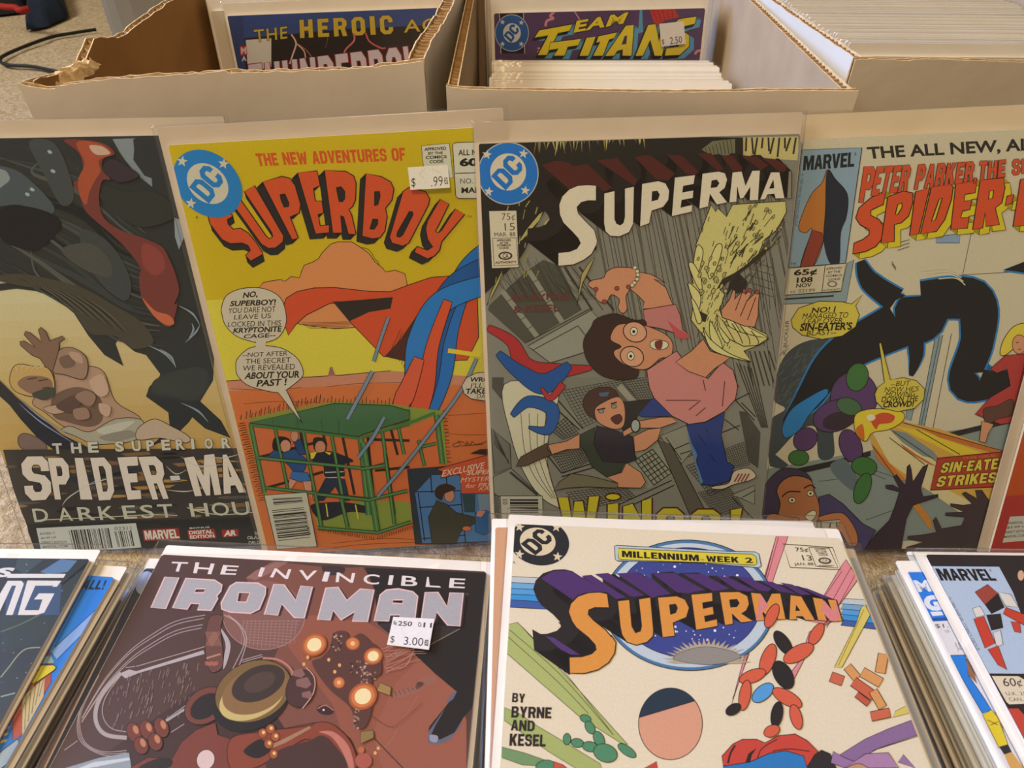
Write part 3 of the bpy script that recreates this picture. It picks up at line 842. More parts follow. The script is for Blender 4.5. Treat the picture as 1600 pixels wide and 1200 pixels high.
# ---- grey city cover with pale title on dark block shadow ----------------------
def art_city(p):
    A, B, Cz, D, E, G = Zf(730, 170, 5.3333), Zf(980, 170, 5.3333), Zf(740, 380, 5.3333), Zf(960, 380, 5.3333), Zf(750, 590, 5.3333), Zf(960, 590, 5.3333)
    c = 'cover_art'
    gr, gd, gl = (126, 116, 96), (64, 56, 46), (150, 138, 112)
    # receding tower walls
    rnd = random.Random(4)
    streak = []
    for k in range(46):
        x = 930 + 6.4 * k + rnd.uniform(-2, 2)
        streak.append(((x, 330 - 0.1 * (x - 930)), (x + 46 + rnd.uniform(-4, 4), 560 + rnd.uniform(-40, 60))))
    p.lines(c, streak, 1.1, (58, 50, 40))
    p.lines(c, streak[::5], 4.0, (88, 78, 62))
    p.poly(c, Cz((130, 520), (420, 250), (580, 140), (720, 190), (900, 560), (430, 840), (120, 560)), (72, 66, 52))
    hatch = []
    for k in range(60):
        x, y = 768 + 2.3 * k, 478 - 0.1 * k
        hatch.append(((x, y - 25 + 0.4 * k), (x + 40, y + 22)))
    p.lines(c, [((a[0], a[1] - 40 + 20 * math.sin(i)), (b[0] - 8, b[1] - 26)) for i, (a, b) in enumerate(hatch)], 0.5, (40, 36, 28))
    for a in (((460, 230), (740, 660)), ((240, 400), (530, 780))):
        p.lines(c, [tuple(Cz(*a))], 8, (132, 122, 98))
        for k in range(1, 5):
            t = k / 5
            x, y = a[0][0] + (a[1][0] - a[0][0]) * t, a[0][1] + (a[1][1] - a[0][1]) * t
            p.lines(c, [tuple(Cz((x - 25, y + 14), (x + 25, y - 14)))], 1, (50, 44, 34))
    for k in range(4): p.lines(c, [tuple(Cz((700 + 60 * k, 200), (900 + 90 * k, 560)))], 3.4 if k % 2 else 1.2, (52, 46, 38))
    p.poly(c, Cz((450, 860), (980, 560), (1100, 700), (960, 900), (640, 1000), (480, 880)), (136, 126, 102), o=1.2)
    p.lines(c, [tuple(Cz((440, 830), (975, 545))), tuple(Cz((500, 890), (870, 690))), tuple(Cz((870, 690), (940, 780)))], 1.2, K)
    p.poly(c, E((100, 0), (200, 0), (190, 200), (100, 90)), (70, 64, 52))
    # lower city: slanted blocks with window grids
    p.poly(c, E((650, 0), (1600, 0), (1600, 400), (1250, 300), (900, 420), (640, 180)), (112, 104, 84))
    def grid(fn, TL, TR, BR, BL, nx, ny, w=0.9, col=(48, 42, 34)):
        mp = lambda s, t: (TL[0] * (1 - s) * (1 - t) + TR[0] * s * (1 - t) + BR[0] * s * t + BL[0] * (1 - s) * t, TL[1] * (1 - s) * (1 - t) + TR[1] * s * (1 - t) + BR[1] * s * t + BL[1] * (1 - s) * t)
        sg = [tuple(fn(mp(i / nx, 0), mp(i / nx, 1))) for i in range(nx + 1)] + [tuple(fn(mp(0, j / ny), mp(1, j / ny))) for j in range(ny + 1)]
        p.lines(c, sg, w, col)
    grid(E, (680, 110), (1180, 20), (1330, 200), (860, 420), 17, 13)
    grid(E, (1180, 30), (1380, 0), (1450, 180), (1300, 190), 8, 9)
    p.lines(c, [tuple(E((1160, 70), (1290, 215)))], 10, (140, 128, 100))
    grid(E, (590, 440), (720, 330), (820, 470), (690, 520), 6, 7, 1.3)
    p.lines(c, [tuple(E((640, 180), (860, 430))), tuple(E((610, 240), (830, 440)))], 2, K)
    grid(E, (570, 600), (880, 600), (930, 690), (700, 800), 14, 9, 1.1)
    p.lines(c, [tuple(E((570, 660), (680, 800))), tuple(E((680, 800), (930, 720))), tuple(E((680, 830), (960, 750)))], 2.2, (44, 38, 30))
    grid(E, (720, 960), (1200, 900), (1300, 1000), (860, 1110), 15, 8, 1.0)
    p.poly(c, E((1210, 680), (1480, 500), (1640, 620), (1640, 800), (1400, 930)), (132, 124, 98))
    grid(E, (1290, 690), (1440, 600), (1600, 800), (1450, 900), 5, 6, 1.6)
    grid(E, (1480, 520), (1700, 420), (1800, 640), (1620, 700), 6, 4, 1.3)
    p.lines(c, [tuple(E((1120, 1080), (1600, 860))), tuple(E((1180, 1110), (1620, 900)))], 1.6, K)
    grid(G, (600, 740), (840, 650), (990, 900), (800, 990), 10, 12, 1.0)
    grid(G, (920, 600), (1080, 540), (1130, 730), (990, 760), 9, 10, 0.8)
    grid(G, (700, 960), (960, 920), (1080, 1080), (860, 1170), 14, 11, 0.9)
    p.poly(c, G((380, 490), (600, 400), (700, 560), (560, 720)), (130, 120, 96), o=1.3)
    p.lines(c, [tuple(G((430, 500), (560, 690))), tuple(G((500, 600), (640, 540))), tuple(G((550, 640), (680, 600)))], 1.4, K)
    p.poly(c, G((360, 520), (470, 560), (790, 1170), (640, 1170)), (84, 74, 58), o=1.2)
    p.poly(c, G((1040, 280), (1100, 290), (1220, 460), (1200, 760), (1120, 700)), (64, 56, 44))
    p.lines(c, [tuple(G((1020 + 30 * k, -120 + 10 * k), (1230 + 10 * k, 420))) for k in range(6)], 1.6, (50, 44, 34))
    p.lines(c, [tuple(G((1010, 190), (1130, 130))), tuple(G((1010, 190), (1170, 360))), tuple(G((1060, 210), (1180, 330))), tuple(G((920, 350), (1040, 440))), tuple(G((900, 460), (1050, 400)))], 1.6, K)
    p.poly(c, G((980, 980), (1170, 900), (1170, 1060), (1060, 1010)), (132, 122, 98), o=1.2)
    p.lines(c, [tuple(G((980, 1000), (1160, 1180))), tuple(G((1070, 1000), (1180, 940)))], 1.3, K)
    p.lines(c, [tuple(D((1130, 150 + 60 * k), (1330, 210 + 60 * k))) for k in range(5)] + [tuple(D((1170 + 50 * k, 120), (1200 + 50 * k, 560))) for k in range(4)], 1.0, (60, 52, 42))
    p.lines(c, [tuple(D((1090 + 40 * k, 900), (1160 + 45 * k, 1190))) for k in range(6)], 2.2, (54, 48, 38))
    # pale sweep and blue-red ribbon stand-in on the left
    p.poly(c, E((200, 60), (260, 500), (370, 800), (520, 1010), (700, 1100), (640, 1000), (560, 700), (590, 400), (660, 150), (600, 60)), (190, 172, 132), S=1, o=1.1)
    for k in range(4): p.line(c, E((340 + 70 * k, 300), (370 + 55 * k, 600), (450 + 45 * k, 820), (600 + 15 * k, 1010)), 0.9, (70, 60, 46))
    for pts, ws, col in (([(762, 512), (800, 535), (822, 575), (870, 580), (925, 575)], [5, 9, 16, 12, 3], (160, 36, 34)), ([(778, 552), (810, 580), (850, 600), (890, 570)], [5, 11, 17, 6], (22, 70, 118)),
                         ([(800, 650), (826, 628), (862, 640), (856, 672), (826, 668)], [4, 9, 11, 8, 2], (24, 72, 120)), ([(880, 600), (860, 622), (846, 606)], [6, 5, 2], (160, 40, 38))):
        q = flow(pts, 8); n = len(q); A1, A2 = [], []
        for i, a in enumerate(q):
            b0, b1 = q[max(0, i - 1)], q[min(n - 1, i + 1)]
            dx, dy = b1[0] - b0[0], b1[1] - b0[1]; l = math.hypot(dx, dy) or 1
            t = i / (n - 1) * (len(ws) - 1); k = min(int(t), len(ws) - 2); w = ws[k] + (ws[k + 1] - ws[k]) * (t - k)
            A1.append((a[0] - dy / l * w, a[1] + dx / l * w)); A2.append((a[0] + dy / l * w, a[1] - dx / l * w))
        p.poly(c, A1 + A2[::-1], col, o=1)
    p.poly(c, E((90, 420), (250, 560), (260, 750), (120, 810)), (98, 90, 72), o=1.1)
    p.lines(c, [tuple(E((115, 440 + 22 * k), (240, 720 - 4 * k))) for k in range(6)], 1.1, (52, 46, 36))
    p.poly(c, E((110, 830), (260, 760), (520, 1000), (520, 1080), (120, 980)), (124, 114, 90), o=1.1)
    p.lines(c, [tuple(E((250, 790), (480, 980)))], 4, (52, 46, 36))
    p.lines(c, [tuple(E((90, 940 + 18 * k), (165, 1010 + 24 * k))) for k in range(9)], 1.2, (44, 38, 30))
    # gnarled pale growth on the right
    cr = (190, 170, 98)
    p.poly(c, B((700, 800), (740, 860), (760, 830), (830, 900), (880, 800), (1000, 790), (1320, 770), (1330, 860), (1250, 1010), (1150, 1090), (1100, 1200)) + D((1240, 80), (1080, 200), (990, 270), (880, 390), (920, 430), (880, 560), (900, 620), (1040, 660), (1150, 700), (1270, 760), (1290, 800), (1210, 850), (1080, 900), (1140, 990), (960, 940), (840, 920), (790, 830), (700, 720), (640, 640), (660, 500), (610, 340), (660, 340), (640, 250), (615, 180), (690, 210), (720, 150), (680, 20)), cr, o=1.3)
    rnd = random.Random(8)
    sg = []
    for k in range(120):
        t = rnd.random()
        x, y = 1085 + rnd.uniform(0, 62) + 40 * (1 - t) * rnd.random(), 335 + 210 * t
        L_ = rnd.uniform(3, 11)
        sg.append(((x, y), (x - L_ * 0.35 + rnd.uniform(-1, 1), y + L_)))
    p.lines(c, sg, 1.2, (70, 58, 30))
    for q in ((D((700, 560), (780, 600), (760, 660), (720, 650)), (46, 36, 22)), (D((850, 390), (900, 300), (1000, 250), (1100, 180), (1230, 60), (1300, 30), (1250, 100), (1080, 230), (960, 320)), (44, 36, 24)), (D((690, 120), (720, 200), (700, 240), (680, 180)), (46, 36, 22)),
              (D((1040, 250), (1110, 320), (1100, 400), (1010, 420), (980, 380), (930, 460), (960, 330)), (40, 32, 26))):
        p.poly(c, q[0], q[1])
    for k in range(70):
        t = rnd.random(); w_ = rnd.uniform(-1, 1)
        x, y = 1150 + 60 * t + 28 * w_, 400 - 82 * t + 26 * w_ * (1 - .3 * t) + 8
        if k % 3: p.lines(c, [((x, y), (x - 5 - 9 * rnd.random(), y + 10 + 10 * rnd.random()))], rnd.uniform(.8, 2.2), (58, 46, 26))
        else: p.ell(c, x, y, rnd.uniform(1.4, 2.6), rnd.uniform(2.4, 4.5), (168, 146, 82), rot=30, o=.8)
    p.poly(c, B((900, 290), (930, 240), (1430, 230), (1430, 430), (1240, 420), (1100, 400), (920, 380)), (182, 158, 92))
    p.lines(c, [tuple(B((950 + 46 * k, 240), (930 + 44 * k + 18 * (k % 3), 330 + 24 * (k % 4)))) for k in range(11)], 3.0, (48, 38, 28))
    for pts in (D((690, 20), (740, 60), (720, 190), (690, 250), (660, 180)), D((850, 20), (900, 30), (860, 190), (800, 300), (780, 200)), D((620, 180), (660, 170), (720, 280), (730, 400), (680, 340)), D((615, 340), (650, 350), (720, 440), (700, 560), (650, 460)), D((640, 460), (690, 520), (730, 640), (690, 660)),
                D((860, 600), (900, 680), (960, 800), (930, 830), (870, 720)), D((930, 600), (1000, 660), (1060, 760), (1030, 800), (960, 700)), D((1040, 650), (1120, 700), (1280, 790), (1200, 800), (1090, 740)), D((800, 650), (850, 740), (900, 860), (860, 880), (800, 780)), D((740, 700), (800, 800), (960, 920), (1140, 990), (900, 930), (790, 860))):
        p.poly(c, pts, (198, 178, 106), S=1, o=1.2)
    for k in range(22):
        x, y = D((700 + 34 * (k % 7) + 12 * (k // 7), 130 + 95 * (k // 7) + 40 * (k % 3)))[0]
        p.ell(c, x, y, 1.6 + (k % 3) * .7, 3 + (k % 2) * 1.5, (168, 148, 82), rot=25, o=.9)
    p.poly(c, D((890, 560), (960, 470), (990, 390), (1010, 400), (1000, 470), (1070, 400), (1100, 400), (1090, 430), (1130, 390), (1145, 410), (1110, 480), (1190, 400), (1210, 420), (1200, 520), (1200, 600), (1170, 700), (1080, 690), (960, 640), (900, 620)), (190, 122, 82), o=1.2)
    for a_ in (((1070, 400), (1010, 560)), ((1110, 470), (1050, 610)), ((1180, 450), (1110, 640))): p.lines(c, [tuple(D(*a_))], 1.2, K)
    for q in ((1085, 400), (1132, 395), (1192, 408)): p.ell(c, *D(q)[0], 3.4, 3.4, (140, 60, 54), o=.7)
    p.poly(c, D((860, 600), (930, 680), (1040, 740), (1200, 780), (1280, 790), (1200, 850), (1080, 860), (960, 800), (880, 700)), (190, 168, 98), o=1.2)
    for k in range(4): p.line(c, D((900 + 80 * k, 640 + 30 * k), (960 + 80 * k, 740 + 24 * k), (1010 + 60 * k, 830 + 8 * k)), 1.4, (60, 48, 26))
    # falling figure in a pink top: plain shapes
    sk, pk = (190, 122, 82), (178, 104, 92)
    p.poly(c, Cz((1370, 240), (1480, 260), (1600, 330)) + D((330, 300), (430, 370), (470, 470), (500, 540), (240, 550), (250, 490), (190, 430), (130, 380)), sk, S=0, o=1.2)
    p.poly(c, Cz((955, 350), (990, 310), (1080, 290), (1110, 240), (1180, 205), (1300, 205), (1360, 230), (1350, 300), (1300, 390), (1270, 450), (1280, 550), (1240, 585), (1205, 540), (1215, 470), (1150, 430), (1110, 490), (1060, 495), (1015, 450), (1020, 400)), sk, S=1, o=1.1)
    for q in ((1020, 385), (1195, 378), (1292, 365), (1090, 488)): p.ell(c, *Cz(q)[0], 3.6, 3.4, (140, 60, 54), o=0.7)
    for q in ((1345, 205), (1365, 235), (1370, 265), (1362, 300), (1340, 330), (1322, 350)): p.ell(c, *Cz(q)[0], 3, 3, (196, 180, 130), o=0.7)
    p.poly(c, D((240, 555), (510, 510), (550, 600), (570, 720), (640, 780), (540, 760), (380, 710), (260, 690)), pk, o=1.1)
    p.poly(c, D((440, 640), (540, 720), (640, 775), (580, 800), (520, 790)), (176, 70, 66))
    p.poly(c, Cz((920, 800), (980, 700), (1010, 640), (1100, 600), (1200, 590), (1340, 640), (1420, 640), (1440, 690), (1380, 800), (1380, 1060), (1340, 1130), (1200, 1140), (1060, 1100), (960, 1000), (920, 900)), (52, 30, 24), S=1, o=1)
    p.poly(c, Cz((1190, 690), (1300, 670), (1440, 690), (1600, 760), (1660, 840), (1640, 950), (1560, 960), (1440, 1050), (1290, 1030), (1190, 960), (1170, 900), (1230, 860), (1140, 800)), sk, S=1, o=1.1)
    for q in ((1345, 740), (1320, 945)):
        p.ell(c, *Cz(q)[0], 18.5, 15.5, (198, 136, 96), rot=20, o=1.6)
        p.ell(c, *Cz((q[0] - 10, q[1] - 5))[0], 5.5, 6.5, (206, 190, 150), o=1)
        p.ell(c, *Cz((q[0] - 10, q[1] - 3))[0], 2.2, 2.6, K)
    p.poly(c, D((300, 830), (350, 805), (440, 825), (440, 870), (370, 890), (310, 870)), (200, 184, 140), S=1, o=1)
    p.poly(c, D((340, 820), (400, 815), (390, 880), (345, 875)), (110, 40, 34), S=1)
    p.poly(c, D((270, 1060), (420, 960), (520, 900), (640, 1060), (780, 1130), (900, 990), (990, 1060), (1030, 1200)) + G((1030, 60), (1010, 180), (920, 280), (760, 370), (620, 390), (480, 320), (330, 170), (290, 80)), (186, 112, 96), S=0, o=1.3)
    p.poly(c, D((510, 990), (640, 900), (740, 800), (800, 900), (960, 950), (920, 990), (830, 1050), (760, 1120), (620, 1070)), sk, S=0, o=1.2)
    p.lines(c, [tuple(G((430, 190), (700, 190))), tuple(G((620, 270), (720, 190))), tuple(G((680, 320), (760, 250))), tuple(G((740, 20), (760, 110))), tuple(G((920, 30), (900, 240)))], 1.6, (96, 44, 40))
    p.poly(c, G((600, 390), (760, 375), (920, 290), (890, 480), (940, 700), (1000, 740), (960, 860), (820, 900), (720, 890), (700, 800), (680, 640), (630, 540)), (32, 48, 96), o=1.3)
    p.poly(c, G((600, 400), (640, 540), (690, 640), (680, 700), (740, 870), (715, 890), (670, 700), (630, 560)), (80, 108, 124), S=0)
    p.lines(c, [tuple(G((760, 560), (700, 470))), tuple(G((800, 480), (760, 420))), tuple(G((840, 700), (800, 640)))], 1.2, (18, 22, 44))
    p.poly(c, G((950, 880), (990, 790), (1060, 760), (1130, 760), (1180, 820), (1120, 860), (1000, 890), (900, 930), (810, 925), (830, 905)), (186, 160, 124), S=1, o=1.1)
    p.lines(c, [tuple(G((1000 + 28 * k, 870), (1040 + 28 * k, 800))) for k in range(4)], 2.4, (130, 62, 50))
    p.poly(c, G((330, 170), (480, 320), (240, 330), (190, 310), (220, 230)), (36, 52, 100), o=1.2)
    # second falling figure, dark jumper
    p.poly(c, E((1190, 200), (1430, 180), (1330, 300), (1230, 480), (1180, 430)), (40, 34, 30))
    p.poly(c, E((860, 200), (920, 110), (1040, 80), (1130, 110), (1170, 200), (1100, 190), (1010, 260), (990, 350), (940, 340), (880, 290)), (66, 40, 32), S=1, o=1)
    p.poly(c, E((990, 130), (1080, 120), (1060, 160), (1000, 160)), (70, 84, 92))
    p.poly(c, E((960, 260), (1040, 200), (1150, 160), (1200, 220), (1210, 330), (1190, 410), (1120, 430), (1030, 400), (970, 350)), sk, S=1, o=1)
    p.poly(c, E((1090, 340), (1160, 305), (1185, 350), (1140, 390)), (80, 36, 30), S=1, o=0.9)
    p.lines(c, [tuple(E((975, 270), (1045, 255))), tuple(E((1090, 220), (1140, 205)))], 2.2, K)
    for q in ((1010, 280), (1115, 240)): p.ell(c, *E(q)[0], 4, 3, (120, 128, 110), o=0.9)
    p.poly(c, E((970, 400), (1100, 430), (1270, 490), (1290, 640), (1310, 680), (1210, 720), (1020, 700), (950, 560)), (44, 36, 40), o=1.1)
    p.poly(c, E((830, 480), (960, 410), (950, 560), (1020, 700), (1210, 710), (1170, 790), (1060, 830), (930, 740), (880, 620), (830, 570)), (52, 54, 40), o=1.1)
    p.poly(c, E((570, 560), (720, 530), (830, 470), (830, 590), (720, 600), (600, 640)), sk, o=1.1)
    p.poly(c, E((300, 740), (340, 660), (470, 590), (570, 540), (560, 600), (600, 640), (480, 690), (380, 735)), (84, 62, 46), o=1.1)
    p.poly(c, E((1060, 830), (1180, 790), (1220, 710), (1340, 790), (1380, 870), (1340, 920), (1150, 915), (1150, 880)), sk, o=1.1)
    p.poly(c, E((610, 945), (660, 870), (760, 800), (860, 810), (960, 830), (1150, 880), (1140, 920), (900, 910), (720, 920)), (108, 94, 66), o=1.1)
    p.poly(c, E((1190, 450), (1330, 360), (1500, 330), (1600, 330), (1640, 370), (1500, 420), (1340, 420), (1200, 490)), sk, o=1.1)
    p.poly(c, E((1280, 490), (1400, 430), (1510, 420), (1480, 520), (1380, 600), (1290, 620)), sk, o=1.1)
    p.ell(c, *E((1295, 400))[0], 7, 10, (150, 146, 126), o=2)
    # torn dark edge round the title
    p.poly(c, A((100, 280), (1700, 230), (2300, 240), (2300, 460), (1400, 500), (700, 760), (560, 1000), (480, 1180), (430, 1260), (130, 1560), (100, 800)), (30, 25, 20))
    rnd = random.Random(2)
    for k in range(46):
        x = 835 + 3.9 * k + rnd.uniform(-2, 2); y = 221 - 0.07 * (x - 835)
        h_ = rnd.uniform(5, 26)
        p.poly(c, [(x, y), (x + rnd.uniform(1, 4.5), y), (x + rnd.uniform(-4, 6), y + h_)], rnd.choice(((150, 130, 70), (176, 152, 84), (108, 92, 54))))
    for k in range(34):
        x = 763 + rnd.uniform(0, 80); y = 322 + rnd.uniform(0, 120) - 0.2 * (x - 763)
        if 762 < x < 808 and 325 < y < 420: continue
        p.lines(c, [((x, y), (x - rnd.uniform(1, 7), y + rnd.uniform(6, 16)))], rnd.uniform(0.8, 2.2), (140, 122, 66))
    p.poly(c, A((430, 1110), (500, 1000), (600, 880), (630, 860), (600, 930), (520, 1020), (460, 1090)), (170, 148, 78))
    p.poly(c, A((640, 960), (700, 910), (718, 960), (700, 1020), (660, 1025)), (170, 148, 78), S=1)
    p.poly(c, Cz((860, 520), (880, 380), (900, 260), (950, 180), (1010, 120), (960, 230), (910, 330)), (160, 138, 74), o=1)
    p.poly(c, Cz((110, 520), (150, 400), (200, 300), (250, 210), (210, 330), (160, 430)), (160, 138, 74), o=1)
    p.poly(c, B((620, 340), (710, 270), (900, 250), (900, 380), (720, 400)), (104, 96, 66))
    p.lines(c, [tuple(B((650 + 30 * k, 330 - 12 * k), (670 + 30 * k, 380))) for k in range(8)], 1.2, (52, 46, 32))
    # title
    t = 'title'
    L = []
    L.append((A((1075, 640), (1075, 765), (1010, 765), (950, 780), (915, 820), (925, 870), (980, 930), (1060, 1010), (1085, 1100), (1070, 1180)) + Cz((1020, 20), (985, 90), (920, 140), (830, 180), (705, 190), (705, 80), (800, 70), (860, 45), (890, 0)) + A((925, 1080), (880, 1030), (800, 950), (770, 880), (765, 800), (790, 730), (850, 670), (920, 640), (1000, 633)), []))
    L.append((A((1140, 705), (1230, 685), (1230, 920), (1245, 955), (1275, 970), (1300, 950), (1312, 900), (1312, 665), (1392, 648), (1385, 960), (1350, 1030), (1270, 1065), (1190, 1060), (1150, 1020), (1138, 950)), []))
    L.append((B((122, 625), (260, 600), (320, 620), (352, 680), (345, 760), (300, 820), (205, 850), (185, 955), (105, 980)), [B((210, 690), (250, 685), (268, 715), (255, 755), (205, 770))]))
    L.append((B((395, 572), (565, 550), (555, 628), (468, 645), (460, 695), (552, 678), (548, 745), (455, 762), (445, 822), (542, 798), (538, 860), (370, 895)), []))
    L.append((B((625, 540), (760, 520), (815, 535), (835, 590), (815, 660), (770, 695), (835, 780), (745, 800), (690, 710), (675, 815), (598, 832)), [B((705, 600), (745, 592), (765, 620), (745, 650), (698, 658))]))
    L.append((B((875, 530), (955, 520), (985, 640), (1040, 515), (1108, 515), (1092, 760), (1018, 765), (1025, 650), (968, 745), (938, 748), (918, 650), (912, 775), (848, 780)), []))
    L.append((B((1195, 528), (1270, 528), (1312, 745), (1235, 750), (1225, 710), (1170, 715), (1152, 755), (1105, 755)), [B((1218, 590), (1222, 660), (1185, 665))]))
    L.append((B((1345, 520), (1370, 520), (1370, 745), (1330, 745)), []))
    dk = (30, 22, 18)
    dv = [(-48, -38), (-46, -36), (-44, -34), (-42, -31), (-38, -29), (-34, -27), (-30, -27), (-20, -20)]
    for (out, holes), d in zip(L, dv):
        p.sweep(t, [out] + holes, d, dk)
        v, f = tess([[(a + d[0], b + d[1]) for a, b in out]])
        p.add(t, v, f, dk)
    for q in (A((620, 470), (740, 430), (850, 450), (1060, 600), (1060, 635), (920, 640), (850, 670)), A((880, 480), (1000, 460), (1210, 660), (1140, 690), (1080, 640)), A((1080, 430), (1250, 410), (1420, 600), (1390, 640)), B((60, 400), (190, 385), (400, 540), (340, 600), (240, 590)), B((330, 385), (450, 385), (600, 530), (560, 548), (500, 545)), B((580, 370), (700, 370), (800, 500), (760, 520)), B((780, 385), (880, 395), (960, 490), (955, 515), (880, 520)), B((960, 390), (1080, 400), (1180, 470), (1110, 510)), B((1120, 410), (1230, 420), (1330, 470), (1320, 520), (1270, 525))):
        p.poly(t, q, (74, 26, 20))
    for out, holes in L:
        v, f = tess([out] + holes)
        p.add(t, v, f, (206, 182, 146) if len(out) > 4 else (126, 110, 88))
        for lp in [out] + holes: p.line(t, lp + [lp[0]], 1.2, dk, S=0)
    p.text('credit', 'BY BYRNE', Cz((320, 430), (805, 415), (805, 472), (325, 485)), (92, 44, 36), b=.03)
    p.text('credit', '& KESEL', Cz((330, 520), (715, 510), (720, 570), (330, 585)), (92, 44, 36), b=.03)
    p.roundel('publisher_roundel', (794, 271), (46, 0), (0, -47.5), (0, 0.05), .61, (20, 98, 156), (200, 176, 140), [(-.72, .62), (.52, .65), (-.66, -.60), (.58, -.56)], rim=(170, 160, 140))
    b = 'price_box'
    p.poly(b, A((180, 852), (412, 848), (432, 1320), (205, 1330)), (198, 174, 138), o=1)
    p.text(b, '75¢', A((285, 872), (398, 870), (400, 940), (288, 942)), (54, 46, 38), b=-.01)
    p.text(b, '15', A((310, 955), (395, 952), (398, 1012), (315, 1016)), (54, 46, 38), b=-.01)
    p.text(b, 'MAR. 88', A((225, 1032), (400, 1028), (402, 1062), (228, 1066)), (54, 46, 38))
    q = A((210, 1080), (410, 1075), (425, 1300), (225, 1308))
    p.line(b, q + [q[0]], 1.1, (54, 46, 38), S=0)
    for w_, y, x0, x1 in (('APPROVED', 1088, 245, 365), ('BY THE', 1110, 275, 340), ('COMICS', 1130, 247, 362), ('CODE', 1152, 265, 345)):
        p.text(b, w_, A((x0, y), (x1, y - 3), (x1 + 1, y + 15), (x0 + 1, y + 18)), (60, 50, 40), b=.03)
    p.ell(b, *A((318, 1225))[0], 11, 6.5, (60, 50, 40)); p.ell(b, *A((318, 1225))[0], 8, 4.2, (198, 174, 138))
    p.text(b, 'CA', A((295, 1205), (345, 1204), (346, 1245), (296, 1246)), (60, 50, 40), b=.02)
    p.text(b, 'AUTHORITY', A((232, 1272), (410, 1267), (412, 1287), (234, 1292)), (60, 50, 40), b=.03)
    # bottom strip: caption and bars
    for ch, q in (('W', [(872, 778), (936, 776), (932, 846), (880, 846)]), ('I', [(950, 789), (966, 787), (966, 846), (950, 846)]), ('N', [(974, 792), (1018, 779), (1018, 846), (974, 846)]), ('G', [(1026, 795), (1068, 795), (1070, 846), (1028, 846)]), ('S', [(1080, 797), (1126, 797), (1126, 846), (1080, 846)]), ('!', [(1140, 798), (1162, 794), (1156, 846), (1138, 846)])):
        p.heavy('caption', ch, q, (184, 160, 30), o=2.6, oc=(70, 24, 22))
    p.ell('caption', 958, 777, 12, 5.5, (184, 160, 30), o=2.4, oc=(70, 24, 22))
    p.poly('barcode', E((170, 988), (520, 988), (525, 1200), (180, 1200)), (172, 156, 124), o=1.2)
    p.barcode('barcode', E((250, 1015), (485, 1015), (488, 1180), (252, 1180)), 7, vertical=False, seed=7)
    p.text('barcode', '03', E((190, 1060), (190, 1015), (228, 1015), (228, 1060)), K)

